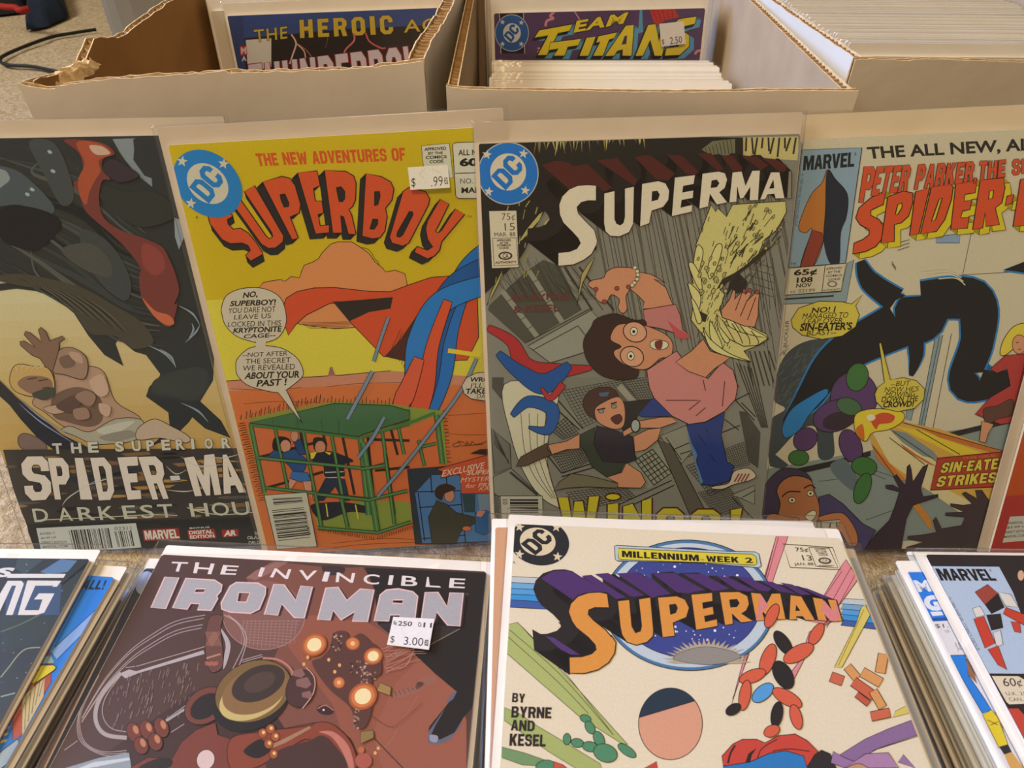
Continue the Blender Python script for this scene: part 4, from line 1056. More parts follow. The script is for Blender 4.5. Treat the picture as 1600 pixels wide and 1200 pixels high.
# ---- cream cover with orange slanted title -------------------------------------
def art_cream(p):
    A, B, Cz = Zf(1180, 170, 3.8095), Zf(1180, 440, 3.8095), Zf(1180, 640, 3.8095)
    c = 'cover_art'
    gy = (128, 136, 128)
    # street and door frames
    p.poly(c, B((60, 1120), (500, 1040), (640, 1020), (1100, 900), (1600, 830), (1700, 1500), (0, 1600)), (126, 128, 112))
    p.poly(c, B((230, 1120), (500, 1060), (690, 1010), (690, 1040), (520, 1090), (260, 1150)), (40, 36, 32))
    p.poly(c, B((1120, 910), (1500, 820), (1500, 850), (1180, 930)), (44, 40, 36))
    p.lines(c, [tuple(B((690, 1140), (780, 1180))), tuple(Cz((380, 430), (620, 400))), tuple(Cz((660, 660), (830, 600))), tuple(Cz((700, 360), (850, 410)))], 0.9, (60, 58, 52))
    for x0, x1 in ((1055, 1125), ):
        p.poly(c, B((1075, 330), (1120, 320), (1010, 860), (975, 860)), gy, o=0.9)
    p.poly(c, B((990, 350), (1010, 345), (980, 500), (965, 500)), gy, o=0.8)
    p.poly(c, B((905, 760), (950, 750), (930, 830), (900, 820)), gy, o=0.8)
    p.lines(c, [tuple(B((1172, 310), (1060, 880))), tuple(B((1100, 330), (990, 860)))], 1, (60, 54, 46))
    p.lines(c, [tuple(A((1290, 740), (1230, 1030))), tuple(A((1240, 990), (1600, 970)))], 1, (70, 62, 50))
    p.poly(c, A((180, 1110), (510, 1090), (550, 920), (590, 900), (545, 1150), (170, 1165)), gy, o=0.9)
    p.poly(c, A((170, 1130), (470, 1110), (470, 1120), (170, 1140)), (40, 36, 30))
    p.poly(c, A((1080, 760), (1225, 745), (1220, 800), (1080, 800)), (128, 140, 150), o=0.8)
    # dark crayon shade on the left
    p.poly(c, B((470, 345), (330, 350), (210, 410), (140, 520), (110, 700), (180, 760), (90, 830), (70, 990), (110, 1040), (250, 900), (360, 870), (380, 1050), (470, 1040), (470, 880), (520, 760), (600, 500), (560, 380)), (62, 66, 62), S=1)
    rnd = random.Random(5)
    p.lines(c, [((x, y), (x + rnd.uniform(3, 12), y - rnd.uniform(3, 12))) for x, y in [(1212 + rnd.uniform(0, 90), 545 + rnd.uniform(0, 90)) for _ in range(130)]], 0.6, (96, 100, 94))
    p.poly(c, Cz((70, 230), (200, 330), (170, 360), (90, 340)), (62, 68, 66))
    p.poly(c, Cz((450, 330), (540, 300), (620, 430), (590, 490), (480, 400)), (92, 98, 92), S=1)
    # leaping dark shape, plain ribbon of black with blue edge light
    bk, bl = (27, 25, 25), (44, 110, 152)
    def swoosh(pts, ws, col):
        q = flow(pts, 8); n = len(q); A1, A2 = [], []
        for i, a in enumerate(q):
            b0, b1 = q[max(0, i - 1)], q[min(n - 1, i + 1)]
            dx, dy = b1[0] - b0[0], b1[1] - b0[1]; l = math.hypot(dx, dy) or 1
            t = i / (n - 1) * (len(ws) - 1); k = min(int(t), len(ws) - 2); w = ws[k] + (ws[k + 1] - ws[k]) * (t - k)
            A1.append((a[0] - dy / l * w, a[1] + dx / l * w)); A2.append((a[0] + dy / l * w, a[1] - dx / l * w))
        p.poly(c, A1 + A2[::-1], col)
    for g, col in ((3, bl), (0, bk)):
        swoosh([(1640, 412), (1560, 396), (1470, 400), (1420, 440), (1440, 490), (1400, 510), (1310, 560), (1262, 625), (1225, 660)], [20 + g, 26 + g, 34 + g, 40 + g, 42 + g, 36 + g, 28 + g, 20 + g, 3], col)
        swoosh([(1440, 470), (1520, 470), (1528, 530), (1508, 600), (1560, 600), (1620, 590)], [30 + g, 34 + g, 26 + g, 24 + g, 20 + g, 16 + g], col)
        swoosh([(1345, 408), (1360, 440), (1400, 470)], [6 + g, 16 + g, 20 + g], col)
        swoosh([(1430, 520), (1432, 555), (1424, 588)], [14 + g, 11 + g, 3], col)
    p.poly(c, B((170, 920), (165, 860), (220, 760), (320, 690), (420, 640), (435, 670), (380, 730), (320, 800), (270, 880), (200, 930)), (34, 112, 156), S=1, o=1)
    for k in range(4): p.line(c, [(1440 + 9 * k, 424 + 4 * k), (1476 + 6 * k, 420 + 5 * k), (1500 + 3 * k, 428 + 6 * k)], 1.6, (196, 178, 140))
    p.lines(c, [tuple(A((850, 800 + 22 * k), (920, 780 + 20 * k))) for k in range(3)] + [tuple(A((815, 910 + 14 * k), (840, 950 + 10 * k))) for k in range(2)], 1, (60, 50, 40))
    # crouching purple and green stand-in, plain rounded shapes
    pu, gn = (84, 52, 84), (60, 100, 46)
    for q, rx, ry, col in (((430, 950), 0, 0, pu),): pass
    p.ell(c, *B((590, 690))[0], 37, 40, pu, rot=10, o=1.2); p.ell(c, *B((480, 800))[0], 36, 24, pu, rot=-20, o=1.2); p.ell(c, *B((500, 830))[0], 26, 14, (52, 36, 40), rot=-12)
    p.ell(c, *B((610, 570))[0], 17, 22, gn, rot=15, o=1.1); p.ell(c, *B((560, 745))[0], 20, 13, (66, 92, 54), rot=20, o=1)
    p.ell(c, *B((300, 940))[0], 20, 17, pu, rot=-40, o=1.1); p.ell(c, *B((570, 980))[0], 17, 27, pu, rot=-20, o=1.1)
    p.ell(c, *B((260, 1050))[0], 16, 12, gn, o=1.1); p.ell(c, *Cz((650, 340))[0], 20, 15, gn, rot=10, o=1.1); p.ell(c, *Cz((640, 470))[0], 12, 25, gn, rot=20, o=1.1)
    # flash and beams
    p.poly(c, B((680, 900), (860, 830), (1100, 880), (1480, 1010), (1500, 1500), (1060, 1260), (840, 1150), (700, 980)), (196, 142, 60))
    for q, col in ((B((700, 900), (800, 880), (1100, 1080), (1480, 1500), (1250, 1400), (800, 1080)), (204, 178, 122)), (B((830, 860), (1000, 890), (1300, 1000), (1480, 1080), (1300, 1090), (1040, 960)), (206, 170, 44)), (B((800, 880), (900, 900), (1060, 1010), (1100, 1060), (1000, 1040), (880, 960)), (120, 124, 112)), (B((960, 860), (1440, 1000), (1480, 1040), (1100, 930)), (184, 98, 40)), (B((690, 960), (800, 1080), (900, 1180), (860, 1190), (730, 1060)), (190, 108, 40)), (B((860, 960), (960, 1030), (1080, 1100), (1040, 1090), (900, 1010)), (180, 96, 40)),
                   (Cz((900, 470), (1040, 640), (1060, 720), (1030, 700), (930, 560)), (190, 116, 44)), (Cz((1150, 480), (1300, 560), (1400, 590), (1400, 500), (1300, 470)), (200, 150, 60))):
        p.poly(c, q, col)
    p.lines(c, [tuple(B((700, 980), (860, 1200))), tuple(B((880, 840), (1480, 1010))), tuple(B((820, 890), (1080, 1070))), tuple(B((800, 930), (1010, 1090))), tuple(B((960, 880), (1220, 1030)))], 1.2, (60, 40, 22))
    p.poly(c, B((590, 860), (600, 790), (680, 760), (780, 760), (880, 780), (880, 830), (800, 880), (700, 900), (660, 950), (610, 920)), (208, 176, 44), S=1, o=1)
    p.poly(c, B((600, 880), (640, 850), (650, 940), (620, 930)), (196, 96, 30), S=1)
    p.poly(c, B((690, 820), (760, 780), (830, 800), (810, 840), (740, 850), (720, 880)), (190, 70, 34), S=1)
    p.ell(c, *B((690, 810))[0], 7, 5, (214, 196, 150))
    # woman in a red dress at the right, plain shapes
    rd, sk = (164, 52, 44), (196, 130, 88)
    p.poly(c, B((1460, 430), (1480, 350), (1540, 270), (1620, 250), (1660, 300), (1600, 340), (1540, 400), (1490, 440)), (206, 174, 56), S=1, o=1.1)
    p.ell(c, *B((1575, 375))[0], 11, 15, sk, o=0.9)
    p.lines(c, [tuple(B((1555, 365), (1572, 362))), tuple(B((1566, 405), (1586, 402)))], 1.2, K)
    p.poly(c, B((1400, 520), (1490, 440), (1600, 430), (1640, 640), (1540, 840), (1460, 850), (1310, 790), (1400, 690), (1520, 620), (1500, 520), (1440, 545)), rd, o=1.1)
    p.poly(c, B((1360, 760), (1440, 740), (1530, 700), (1530, 790), (1440, 820), (1380, 850)), (90, 56, 40), S=1, o=0.9)
    p.poly(c, B((1350, 830), (1420, 850), (1390, 900), (1370, 960), (1335, 950)), sk, o=0.9)
    # startled man, plain features
    p.poly(c, Cz((380, 520), (440, 505), (520, 560), (640, 680), (720, 720), (640, 860), (380, 860)), (70, 58, 84), o=1.2)
    p.poly(c, Cz((40, 620), (50, 480), (100, 400), (180, 350), (290, 370), (340, 430), (300, 470), (160, 500), (150, 640), (90, 680)), (62, 50, 66), S=1, o=1.1)
    p.poly(c, Cz((130, 480), (170, 420), (240, 395), (330, 420), (350, 480), (380, 560), (380, 640), (340, 680), (200, 700), (140, 640), (150, 560)), (168, 100, 58), S=1, o=1.1)
    for q in ((220, 540), (330, 500)):
        p.ell(c, *Cz(q)[0], 5.5, 4.5, (206, 188, 140), o=1); p.ell(c, *Cz(q)[0], 1.8, 1.8, K)
    p.line(c, Cz((160, 520), (200, 490), (270, 490)), 2, K); p.line(c, Cz((290, 470), (330, 450), (360, 470)), 2, K)
    p.poly(c, Cz((300, 630), (345, 600), (365, 620), (340, 660), (310, 655)), (206, 186, 140), S=1, o=1)
    p.poly(c, Cz((70, 640), (110, 620), (200, 640), (260, 650), (260, 720), (80, 690)), (172, 104, 62), S=1, o=1)
    p.poly(c, Cz((380, 640), (480, 615), (540, 630), (600, 720), (610, 800), (560, 810), (500, 720), (400, 670)), (178, 106, 62), S=1, o=1)
    p.poly('barcode', Cz((100, 690), (505, 655), (480, 740), (100, 740)), (176, 158, 126), o=1)
    p.barcode('barcode', Cz((240, 672), (400, 668), (400, 740), (235, 740)), 14, seed=5)
    p.text('barcode', '11', Cz((445, 672), (490, 668), (490, 700), (440, 704)), K)
    # raised hands in silhouette
    hd = (56, 40, 46)
    p.poly(c, Cz((830, 585), (860, 490), (780, 470), (775, 450), (820, 450), (860, 470), (825, 400), (840, 385), (890, 450), (900, 430), (905, 340), (920, 325), (930, 360), (940, 430), (1000, 340), (1030, 325), (1010, 390), (985, 470), (1000, 520), (1090, 505), (1090, 520), (1000, 550), (940, 570), (900, 650), (880, 760), (860, 900), (600, 900), (720, 740), (800, 660)), hd, o=1)
    p.poly(c, Cz((1160, 560), (1240, 570), (1290, 560), (1230, 500), (1250, 490), (1320, 530), (1310, 480), (1350, 480), (1390, 540), (1400, 640), (1350, 760), (1340, 840), (900, 840), (900, 820), (1000, 790), (905, 770), (910, 755), (1010, 745), (1080, 730), (1060, 660), (1075, 640), (1110, 710), (1230, 690), (1250, 640), (1130, 630), (1135, 615), (1240, 610), (1165, 575)), (66, 50, 48), o=1)
    # title block
    t = 'title'
    L = [(A((780, 485), (690, 530), (620, 590), (600, 650), (625, 690), (680, 720), (680, 750), (640, 780), (590, 800), (582, 865), (660, 850), (720, 820), (760, 770), (765, 700), (740, 660), (690, 635), (690, 605), (730, 585), (765, 570)), []),
         (A((790, 525), (880, 490), (940, 500), (940, 560), (915, 640), (870, 680), (830, 690), (830, 790), (750, 800)), [A((850, 570), (875, 560), (875, 590), (850, 630), (835, 630))]),
         (A((955, 495), (1040, 470), (975, 745), (920, 755)), []),
         (A((1050, 465), (1160, 440), (1180, 470), (1170, 540), (1130, 660), (1080, 730), (985, 745)), [A((1095, 540), (1115, 530), (1075, 660), (1050, 670))]),
         (A((1195, 445), (1325, 420), (1310, 500), (1250, 510), (1245, 550), (1290, 545), (1280, 600), (1235, 610), (1225, 650), (1275, 645), (1265, 710), (1165, 720)), []),
         (A((1340, 425), (1480, 410), (1488, 470), (1470, 560), (1430, 590), (1455, 690), (1375, 700), (1370, 620), (1355, 710), (1295, 720)), [A((1395, 490), (1420, 485), (1415, 530), (1390, 540))]),
         (A((1500, 520), (1540, 510), (1530, 565), (1488, 575)), []), (A((1580, 420), (1700, 400), (1700, 690), (1535, 700)), [])]
    for out, holes in L:
        p.sweep(t, [out], (10, 8), (200, 170, 30))
        v, f = tess([[(a + 10, b + 8) for a, b in out]])
        p.add(t, v, f, (200, 170, 30))
        p.line(t, [(a + 10, b + 8) for a, b in out + out[:1]], 1, K, S=0)
    p.block(t, L, (196, 70, 34), (200, 170, 30), (0, 0), o=1.6)
    p.heavy(t, 'P', A((650, 345), (725, 345), (690, 555), (618, 560)), (192, 70, 36), o=.9)
    p.heavy(t, 'ETER PARKER,THE SP', A((728, 345), (1640, 296), (1640, 382), (690, 520)), (192, 70, 36), o=.9, gap=.16)
    p.text('heading', 'THE ALL NEW, ALL', A((665, 228), (1700, 172), (1700, 258), (680, 312)), (40, 34, 28), b=.03)
    # corner panel
    b = 'price_box'
    p.poly(b, A((278, 245), (638, 232), (540, 920), (200, 945)), (128, 142, 144), o=1.4)
    p.lines(b, [tuple(A((281, 205), (278, 262)))], 1, K)
    p.heavy(b, 'MARVEL', A((292, 282), (595, 258), (590, 345), (285, 368)), (28, 30, 32), gap=.06)
    p.text(b, 'R', A((594, 262), (606, 261), (606, 278), (594, 279)), (60, 60, 60))
    p.text(b, '© 1985 MARVEL COMICS GROUP', A((292, 385), (250, 700), (236, 700), (276, 385)), (60, 62, 62))
    # plain two-tone stand-in inside the panel
    p.poly(b, A((430, 370), (400, 440), (330, 520), (260, 700), (300, 740), (340, 720), (270, 940), (350, 935), (410, 780), (420, 600)), (178, 104, 40), S=1, o=1)
    p.poly(b, A((340, 720), (270, 940), (350, 935), (410, 780), (400, 740)), (134, 54, 36), o=1)
    p.poly(b, A((430, 370), (480, 420), (550, 510), (545, 640), (510, 740), (500, 925), (445, 915), (410, 780), (420, 600)), (30, 34, 42), S=1, o=1)
    p.text(b, 'TM', A((212, 918), (245, 916), (243, 932), (210, 934)), (50, 52, 52))
    p.poly(b, A((200, 950), (540, 920), (512, 1085), (180, 1110)), (194, 172, 134), o=1.2)
    p.lines(b, [tuple(A((418, 932), (398, 1094)))], 1.1, K)
    p.text(b, '65¢', A((235, 958), (372, 950), (368, 995), (228, 1002)), K, b=.03)
    p.text(b, '108', A((250, 1005), (345, 1000), (343, 1032), (247, 1038)), K, b=.03)
    p.text(b, 'NOV', A((247, 1042), (338, 1036), (335, 1060), (244, 1066)), K, b=.02)
    p.text(b, 'cc 02199', A((212, 1078), (358, 1070), (356, 1088), (210, 1098)), (60, 52, 40))
    for k, w_ in enumerate(('APPROVED', 'BY THE', 'COMICS', 'CODE')):
        p.text(b, w_, A((425 + 12 * (k % 2), 946 + 22 * k), (520 - 10 * (k % 2), 940 + 22 * k), (518 - 10 * (k % 2), 953 + 22 * k), (423 + 12 * (k % 2), 960 + 22 * k)), (70, 60, 48), b=.02)
    p.ell(b, *A((460, 1044))[0], 8, 5, (120, 106, 84)); p.ell(b, *A((460, 1044))[0], 5, 3, (194, 172, 134))
    p.text(b, 'AUTHORITY', A((405, 1076), (510, 1068), (508, 1080), (403, 1088)), (70, 60, 48), b=.02)
    p.text('signature', 'R. BUCKLER', B((165, 435), (182, 232), (205, 232), (185, 435)), (60, 52, 42))
    # yellow balloons
    s = 'speech_balloon'
    ye = (196, 168, 60)
    p.poly(s, B((215, 230), (260, 160), (380, 118), (520, 122), (575, 135), (640, 82), (600, 145), (622, 200), (600, 270), (520, 325), (400, 345), (280, 320), (225, 275)), ye, o=1.1)
    for w_, x0, y0, x1, y1, b_ in (('NO! I', 335, 152, 475, 186, .02), ('MANAGED TO', 280, 186, 552, 220, 0), ('LEAP OVER', 288, 220, 520, 250, 0), ("SIN-EATER'S", 265, 245, 575, 292, .03), ('BLAST--', 305, 290, 480, 320, 0)):
        p.text(s, w_, B((x0 + 10, y0 + 4), (x1 + 8, y0 - 4), (x1, y1 - 4), (x0, y1 + 4)), K, b=b_)
    p.poly(s, B((712, 670), (730, 630), (770, 600), (738, 370), (750, 365), (805, 585), (880, 572), (960, 590), (1010, 640), (1005, 700), (950, 755), (850, 775), (760, 755), (720, 715)), ye, o=1.1)
    for w_, x0, y0, x1, y1, b_ in (('--BUT', 805, 592, 918, 622, 0), ("NOW HE'S", 770, 625, 970, 655, 0), ('MOWING', 775, 655, 948, 685, 0), ('DOWN THE', 750, 682, 965, 715, .01), ('CROWD!', 758, 712, 940, 748, .03)):
        p.text(s, w_, B((x0 + 8, y0 + 3), (x1 + 8, y0 - 3), (x1, y1 - 3), (x0, y1 + 3)), K, b=b_)
    # red caption
    p.poly('banner', Cz((1085, 290), (1480, 250), (1440, 460), (1042, 480)), (164, 58, 36), o=1.3)
    p.text('banner', 'THIS ISSUE:', Cz((1235, 285), (1440, 265), (1438, 280), (1233, 298)), (190, 120, 60))
    p.heavy('banner', 'SIN-EATER', Cz((1120, 318), (1500, 285), (1490, 350), (1100, 378)), (206, 176, 60), o=1)
    p.heavy('banner', 'STRIKES!', Cz((1095, 398), (1470, 370), (1460, 430), (1075, 462)), (206, 176, 60), o=1)
# ---- dark painted cover, far left -----------------------------------------------
def art_dark(p):
    A, B, Cz = Zf(0, 180, 4), Zf(0, 420, 4), Zf(0, 640, 4)
    c = 'cover_art'
    # painted sky from pale sand to ochre, as bands of paint
    for k in range(12):
        t = k / 11
        y = 425 + 27 * k
        p.poly(c, [(-200, y), (420, y - 12), (440, y + 60), (-200, y + 60)], (int(200 - 14 * t), int(180 - 42 * t), int(134 - 70 * t)))
    p.poly(c, A((700, 150), (840, 145), (830, 280), (900, 380), (960, 400), (940, 470), (780, 300)), (122, 124, 116))
    p.poly(c, A((-100, 880), (60, 880), (80, 920), (-100, 960)), (186, 166, 134))
    p.poly(c, A((-100, 1030), (40, 1030), (50, 1060), (-100, 1090)), (186, 166, 134))
    # great flowing dark shape: plain sweeping brushwork
    bk = (42, 43, 40)
    p.poly(c, A((-400, 170), (540, 150), (700, 165), (770, 270), (850, 370), (950, 450), (940, 330), (840, 260), (830, 150), (1000, 145), (1080, 300), (1220, 900), (1290, 1200)) + B((1340, 500), (1330, 700), (1250, 830), (1380, 950), (1440, 1060), (1280, 1000), (1200, 930), (1180, 960), (1080, 1060), (940, 1110), (1060, 1000), (1050, 900), (910, 800), (930, 740), (990, 680), (1000, 660), (910, 540), (840, 520), (740, 440), (720, 470), (770, 610), (650, 540), (550, 420), (460, 280), (340, 180), (220, 140), (100, 125), (-20, 140), (-60, 100), (40, 90), (-20, 60), (-400, 60)), bk, S=0)
    rnd = random.Random(12)
    for k in range(26):
        y = 190 + 20 * k
        x0 = rnd.uniform(-60, 60)
        col = rnd.choice(((52, 54, 50), (66, 66, 60), (24, 26, 26), (78, 76, 66), (48, 46, 40)))
        pts = [(x0 / 1, 225 + 7.5 * k), (60 + rnd.uniform(-10, 10), 240 + 8.5 * k + rnd.uniform(-10, 10)), (130 + rnd.uniform(-10, 10), 262 + 9.5 * k), (190 + rnd.uniform(-10, 10), 320 + 8.5 * k), (225 + 2 * k * .6, 350 + 7.6 * k)]
        if pts[-1][1] < 560: p.line(c, pts, rnd.uniform(4, 12), col, taper=True)
    p.poly(c, B((-40, 60), (100, 30), (300, 60), (520, 120), (700, 220), (880, 330), (960, 460), (830, 500), (720, 420), (560, 400), (440, 240), (300, 140), (120, 105)), (68, 60, 46), S=1)
    p.poly(c, A((500, 720), (640, 760), (760, 900), (820, 1060), (780, 1160), (640, 1060), (540, 900)), (58, 60, 56), S=1)
    p.poly(c, A((180, 170), (330, 170), (420, 330), (460, 520), (380, 560), (280, 380)), (62, 64, 60), S=1)
    p.poly(c, B((960, 700), (1100, 640), (1260, 620), (1300, 700), (1220, 830), (1060, 800), (960, 780)), (52, 54, 46), S=1)
    for k in range(12):
        p.line(c, B((120 + 40 * k, 60 + 12 * k), (260 + 40 * k, 120 + 16 * k), (420 + 36 * k, 240 + 16 * k)), 2.2, ((34, 32, 28), (92, 82, 62))[k % 2], taper=True)
    p.poly(c, A((-100, 330), (60, 330), (180, 400), (330, 560), (300, 620), (120, 560), (-100, 560)), (70, 74, 74), S=1)
    p.poly(c, A((-40, 350), (30, 345), (60, 400), (20, 440), (-40, 470)), (130, 130, 120), S=1)
    p.poly(c, A((0, 590), (160, 570), (330, 620), (380, 700), (240, 840), (90, 820), (0, 760)), (22, 22, 24), S=1)
    p.poly(c, A((390, 830), (560, 800), (680, 900), (690, 1010), (560, 980), (430, 900)), (72, 68, 58), S=1)
    for q in ((200, 465), (170, 495), (310, 230), (330, 350)): p.ell(c, *A(q)[0], 4, 2.5, (150, 152, 144), rot=30)
    # rust-red ribbon of paint running down through it
    rr, rd = (160, 70, 42), (112, 50, 42)
    p.poly(c, A((400, 155), (540, 155), (660, 180), (720, 240), (650, 270), (640, 330), (690, 400), (640, 410), (620, 520), (650, 640), (760, 720), (880, 760), (1010, 820), (1060, 900), (1100, 1000), (1120, 1100), (1090, 1180)) + B((1110, 220), (1080, 340), (1040, 360), (960, 290), (890, 190), (870, 60)) + A((880, 960), (830, 880), (740, 780), (600, 660), (530, 590), (500, 500), (460, 420), (500, 400), (520, 320), (490, 230)), rd, S=1)
    p.poly(c, A((480, 170), (620, 175), (700, 240), (620, 280), (630, 350), (600, 400), (560, 480), (540, 560), (500, 500), (490, 400), (530, 300)), rr, S=1)
    p.poly(c, A((560, 190), (640, 195), (690, 240), (600, 245)), (190, 150, 120), S=1)
    p.poly(c, A((640, 330), (700, 270), (800, 320), (870, 380), (760, 420), (690, 390)), (52, 40, 44), S=1, o=.8)
    p.poly(c, A((900, 800), (1010, 860), (1030, 960), (960, 1000), (890, 920)), (134, 58, 48), S=1)
    p.poly(c, B((890, 180), (970, 260), (1060, 290), (1090, 340), (1040, 350), (960, 290)), (186, 92, 56), S=1)
    p.poly(c, A((650, 440), (800, 480), (930, 470), (1060, 540), (1090, 640), (900, 700), (760, 640), (660, 560)), (44, 44, 38), S=1)
    # pale drips at the edge of the shape
    for a, b in (((1120, 230), (1250, 350)), ((1200, 340), (1180, 440)), ((1250, 350), (1160, 460)), ((930, 480), (1090, 600)), ((1000, 500), (1100, 620)), ((1130, 840), (1300, 960))):
        p.line(c, B(a, ((a[0] + b[0]) / 2 + 20, (a[1] + b[1]) / 2 - 10), b), 3.2, (132, 136, 130), taper=True)
    p.poly(c, A((1090, 640), (1150, 660), (1160, 740), (1120, 840), (1095, 760)), (136, 138, 134), S=0)
    # figure reaching up, plain and bare-chested, in pale trousers
    sk, sd = (172, 130, 98), (112, 82, 62)
    p.poly(c, B((200, 830), (330, 700), (340, 640), (480, 640), (550, 610), (650, 650), (720, 830), (880, 950), (640, 1060), (420, 1000), (280, 900)), sk, S=1, o=1)
    p.poly(c, B((330, 800), (480, 740), (620, 800), (640, 940), (560, 990), (420, 960), (330, 920)), sd, S=1)
    p.poly(c, B((360, 520), (440, 490), (530, 540), (550, 620), (520, 690), (400, 660), (330, 640)), (150, 112, 86), S=1, o=1)
    p.poly(c, B((200, 540), (130, 480), (125, 455), (150, 450), (220, 490), (150, 410), (160, 390), (190, 400), (260, 460), (240, 380), (255, 365), (285, 390), (310, 450), (390, 420), (405, 435), (370, 460), (370, 500), (330, 640), (290, 620), (250, 560)), (124, 90, 68), S=0, o=1)
    p.poly(c, B((60, 700), (80, 620), (130, 595), (210, 610), (300, 620), (340, 700), (330, 770), (260, 800), (160, 790), (90, 760)), (188, 146, 82), S=1, o=1)
    p.poly(c, B((110, 720), (170, 670), (300, 680), (330, 740), (280, 790), (190, 780)), (134, 96, 72), S=1)
    p.poly(c, B((200, 780), (330, 740), (340, 790), (270, 820)), (66, 62, 48), S=1)
    p.poly(c, B((270, 870), (390, 850), (420, 890), (330, 910)), (184, 144, 112), S=1, o=.8)
    p.poly(c, B((380, 1010), (440, 985), (560, 1020), (720, 940), (890, 950), (850, 1070), (620, 1100), (560, 1090), (450, 1040)), (166, 150, 120), S=1, o=1)
    p.poly(c, B((860, 1000), (960, 940), (1060, 980), (1180, 1050), (1160, 1090), (1000, 1060), (860, 1070)), (184, 152, 118), S=1, o=1)
    for q, col in ((B((350, 860), (430, 800), (520, 780), (500, 850), (440, 900)), (92, 66, 52)), (B((470, 800), (540, 760), (600, 800), (560, 860)), (146, 108, 84)), (B((560, 700), (640, 660), (680, 760), (640, 800), (590, 770)), (190, 148, 116)), (B((620, 840), (690, 860), (680, 920), (630, 900)), (190, 148, 116)), (B((460, 880), (540, 870), (560, 930), (480, 940)), (150, 112, 88)), (B((370, 560), (440, 540), (470, 600), (400, 620)), (110, 82, 64)), (B((430, 520), (500, 530), (520, 590), (460, 570)), (176, 136, 106)), (B((600, 1010), (760, 960), (840, 960), (700, 1040)), (186, 172, 142)), (B((620, 1050), (800, 1010), (840, 1050), (700, 1080)), (140, 124, 100))):
        p.poly(c, q, col, S=1)
    for k in range(5): p.line(c, B((110 + 26 * k, 640 + 6 * (k % 2)), (100 + 40 * k, 610), (140 + 40 * k, 600 + 8 * k)), 1.6, (206, 170, 110), taper=True)
    p.lines(c, [tuple(B((170, 690), (230, 680))), tuple(B((240, 700), (300, 690))), tuple(B((265, 745), (310, 740)))], 1.6, (60, 44, 36))
    p.poly(c, B((110, 1060), (160, 1030), (270, 1080), (280, 1140), (140, 1130)), (120, 92, 76), S=1, o=1)
    # dark diagonal strand lower left and ground
    p.poly(c, B((-40, 660), (100, 800), (240, 910), (380, 1030), (560, 1120), (600, 1190), (400, 1180), (230, 1050), (130, 940), (60, 850), (-40, 760)), (36, 36, 40))
    for o_ in (0, 30): p.line(c, B((120, 810 + o_), (260, 930 + o_), (480, 1070 + o_)), 2.2, (136, 138, 150), taper=True)
    p.poly(c, Cz((20, 250), (1480, 240), (1600, 560), (1590, 690), (170, 720), (100, 560)), (58, 50, 42))
    for k in range(60):
        x, y = rnd.uniform(4, 400), 702 + 110 * rnd.random()
        l = rnd.uniform(14, 60); a_ = -.04 * l
        p.poly(c, [(x, y), (x + l * .5, y - 2.4 + a_ * .5), (x + l, y + a_), (x + l * .5, y + 2.2 + a_ * .5)], rnd.choice(((170, 122, 56), (146, 100, 54), (26, 26, 28), (28, 28, 30), (120, 84, 50), (84, 76, 66), (40, 42, 52))), S=1)
    for k in range(16):
        x, y = rnd.uniform(40, 380), 706 + 104 * rnd.random()
        p.poly(c, [(x, y), (x + rnd.uniform(20, 70), y - 3), (x + rnd.uniform(30, 80), y + 2), (x + 10, y + 5)], rnd.choice(((164, 116, 52), (132, 92, 52), (30, 30, 32), (120, 84, 50), (84, 76, 66))))
    p.poly(c, Cz((170, 715), (1600, 670), (1640, 900), (200, 900)), (40, 38, 34))
    # lettering
    cr = (196, 180, 152)
    t = 'title'
    xs = [(330, 390), (445, 510), (550, 615), (720, 775), (825, 880), (915, 965), (1010, 1065), (1100, 1155), (1195, 1215), (1280, 1330), (1385, 1440)]
    for (a, b), ch in zip(xs, 'THESUPERIOR'):
        y = 210 - (a - 330) * 0.033
        p.text(t, ch, Cz((a - 4, y), (b - 4, y - 2), (b + 4, y + 64), (a + 4, y + 66)), cr, b=.04, o=.02, oc=(40, 34, 30))
    for ch, q in (('S', ((128, 292), (310, 290), (325, 560), (165, 570))), ('P', ((300, 300), (425, 300), (450, 560), (345, 560))), ('I', ((468, 300), (520, 300), (580, 560), (505, 560))), ('D', ((565, 300), (690, 296), (722, 560), (620, 566))),
                  ('E', ((735, 298), (860, 292), (885, 556), (800, 562))), ('R', ((865, 295), (1010, 288), (1055, 555), (955, 560))), ('M', ((1150, 300), (1340, 275), (1385, 530), (1220, 540))), ('A', ((1370, 285), (1440, 275), (1540, 515), (1400, 525)))):
        p.heavy(t, ch, Cz(*q), (216, 198, 168), o=1.2, oc=(30, 26, 24))
    p.poly(t, Cz((1060, 412), (1122, 408), (1130, 440), (1070, 446)), (200, 186, 160), o=1.2)
    for a in (((390, 600), (440, 540), (620, 430)), ((1130, 290), (1240, 350), (1400, 340)), ((560, 470), (640, 440), (680, 430)), ((1040, 350), (1100, 400), (1160, 380)), ((1040, 500), (1150, 510), (1230, 500)), ((1290, 290), (1400, 300), (1520, 270))):
        p.line(t, Cz(*a), 1.8, cr, taper=True)
    xs = [(200, 300), (355, 450), (480, 590), (610, 715), (760, 850), (870, 960), (980, 1080), (1180, 1300), (1315, 1430), (1445, 1560), (1580, 1680)]
    for (a, b), ch in zip(xs, 'DARKESTHOUR'):
        y = 618 - (a - 200) * 0.034
        p.text(t, ch, Cz((a, y), (b - 6, y - 3), (b + 10, y + 80), (a + 18, y + 84)), (188, 174, 140), b=.012, o=.018, oc=(34, 30, 26))
    p.line(t, Cz((220, 690), (450, 680), (700, 668), (950, 655), (1110, 660)), 1.3, (188, 174, 140))
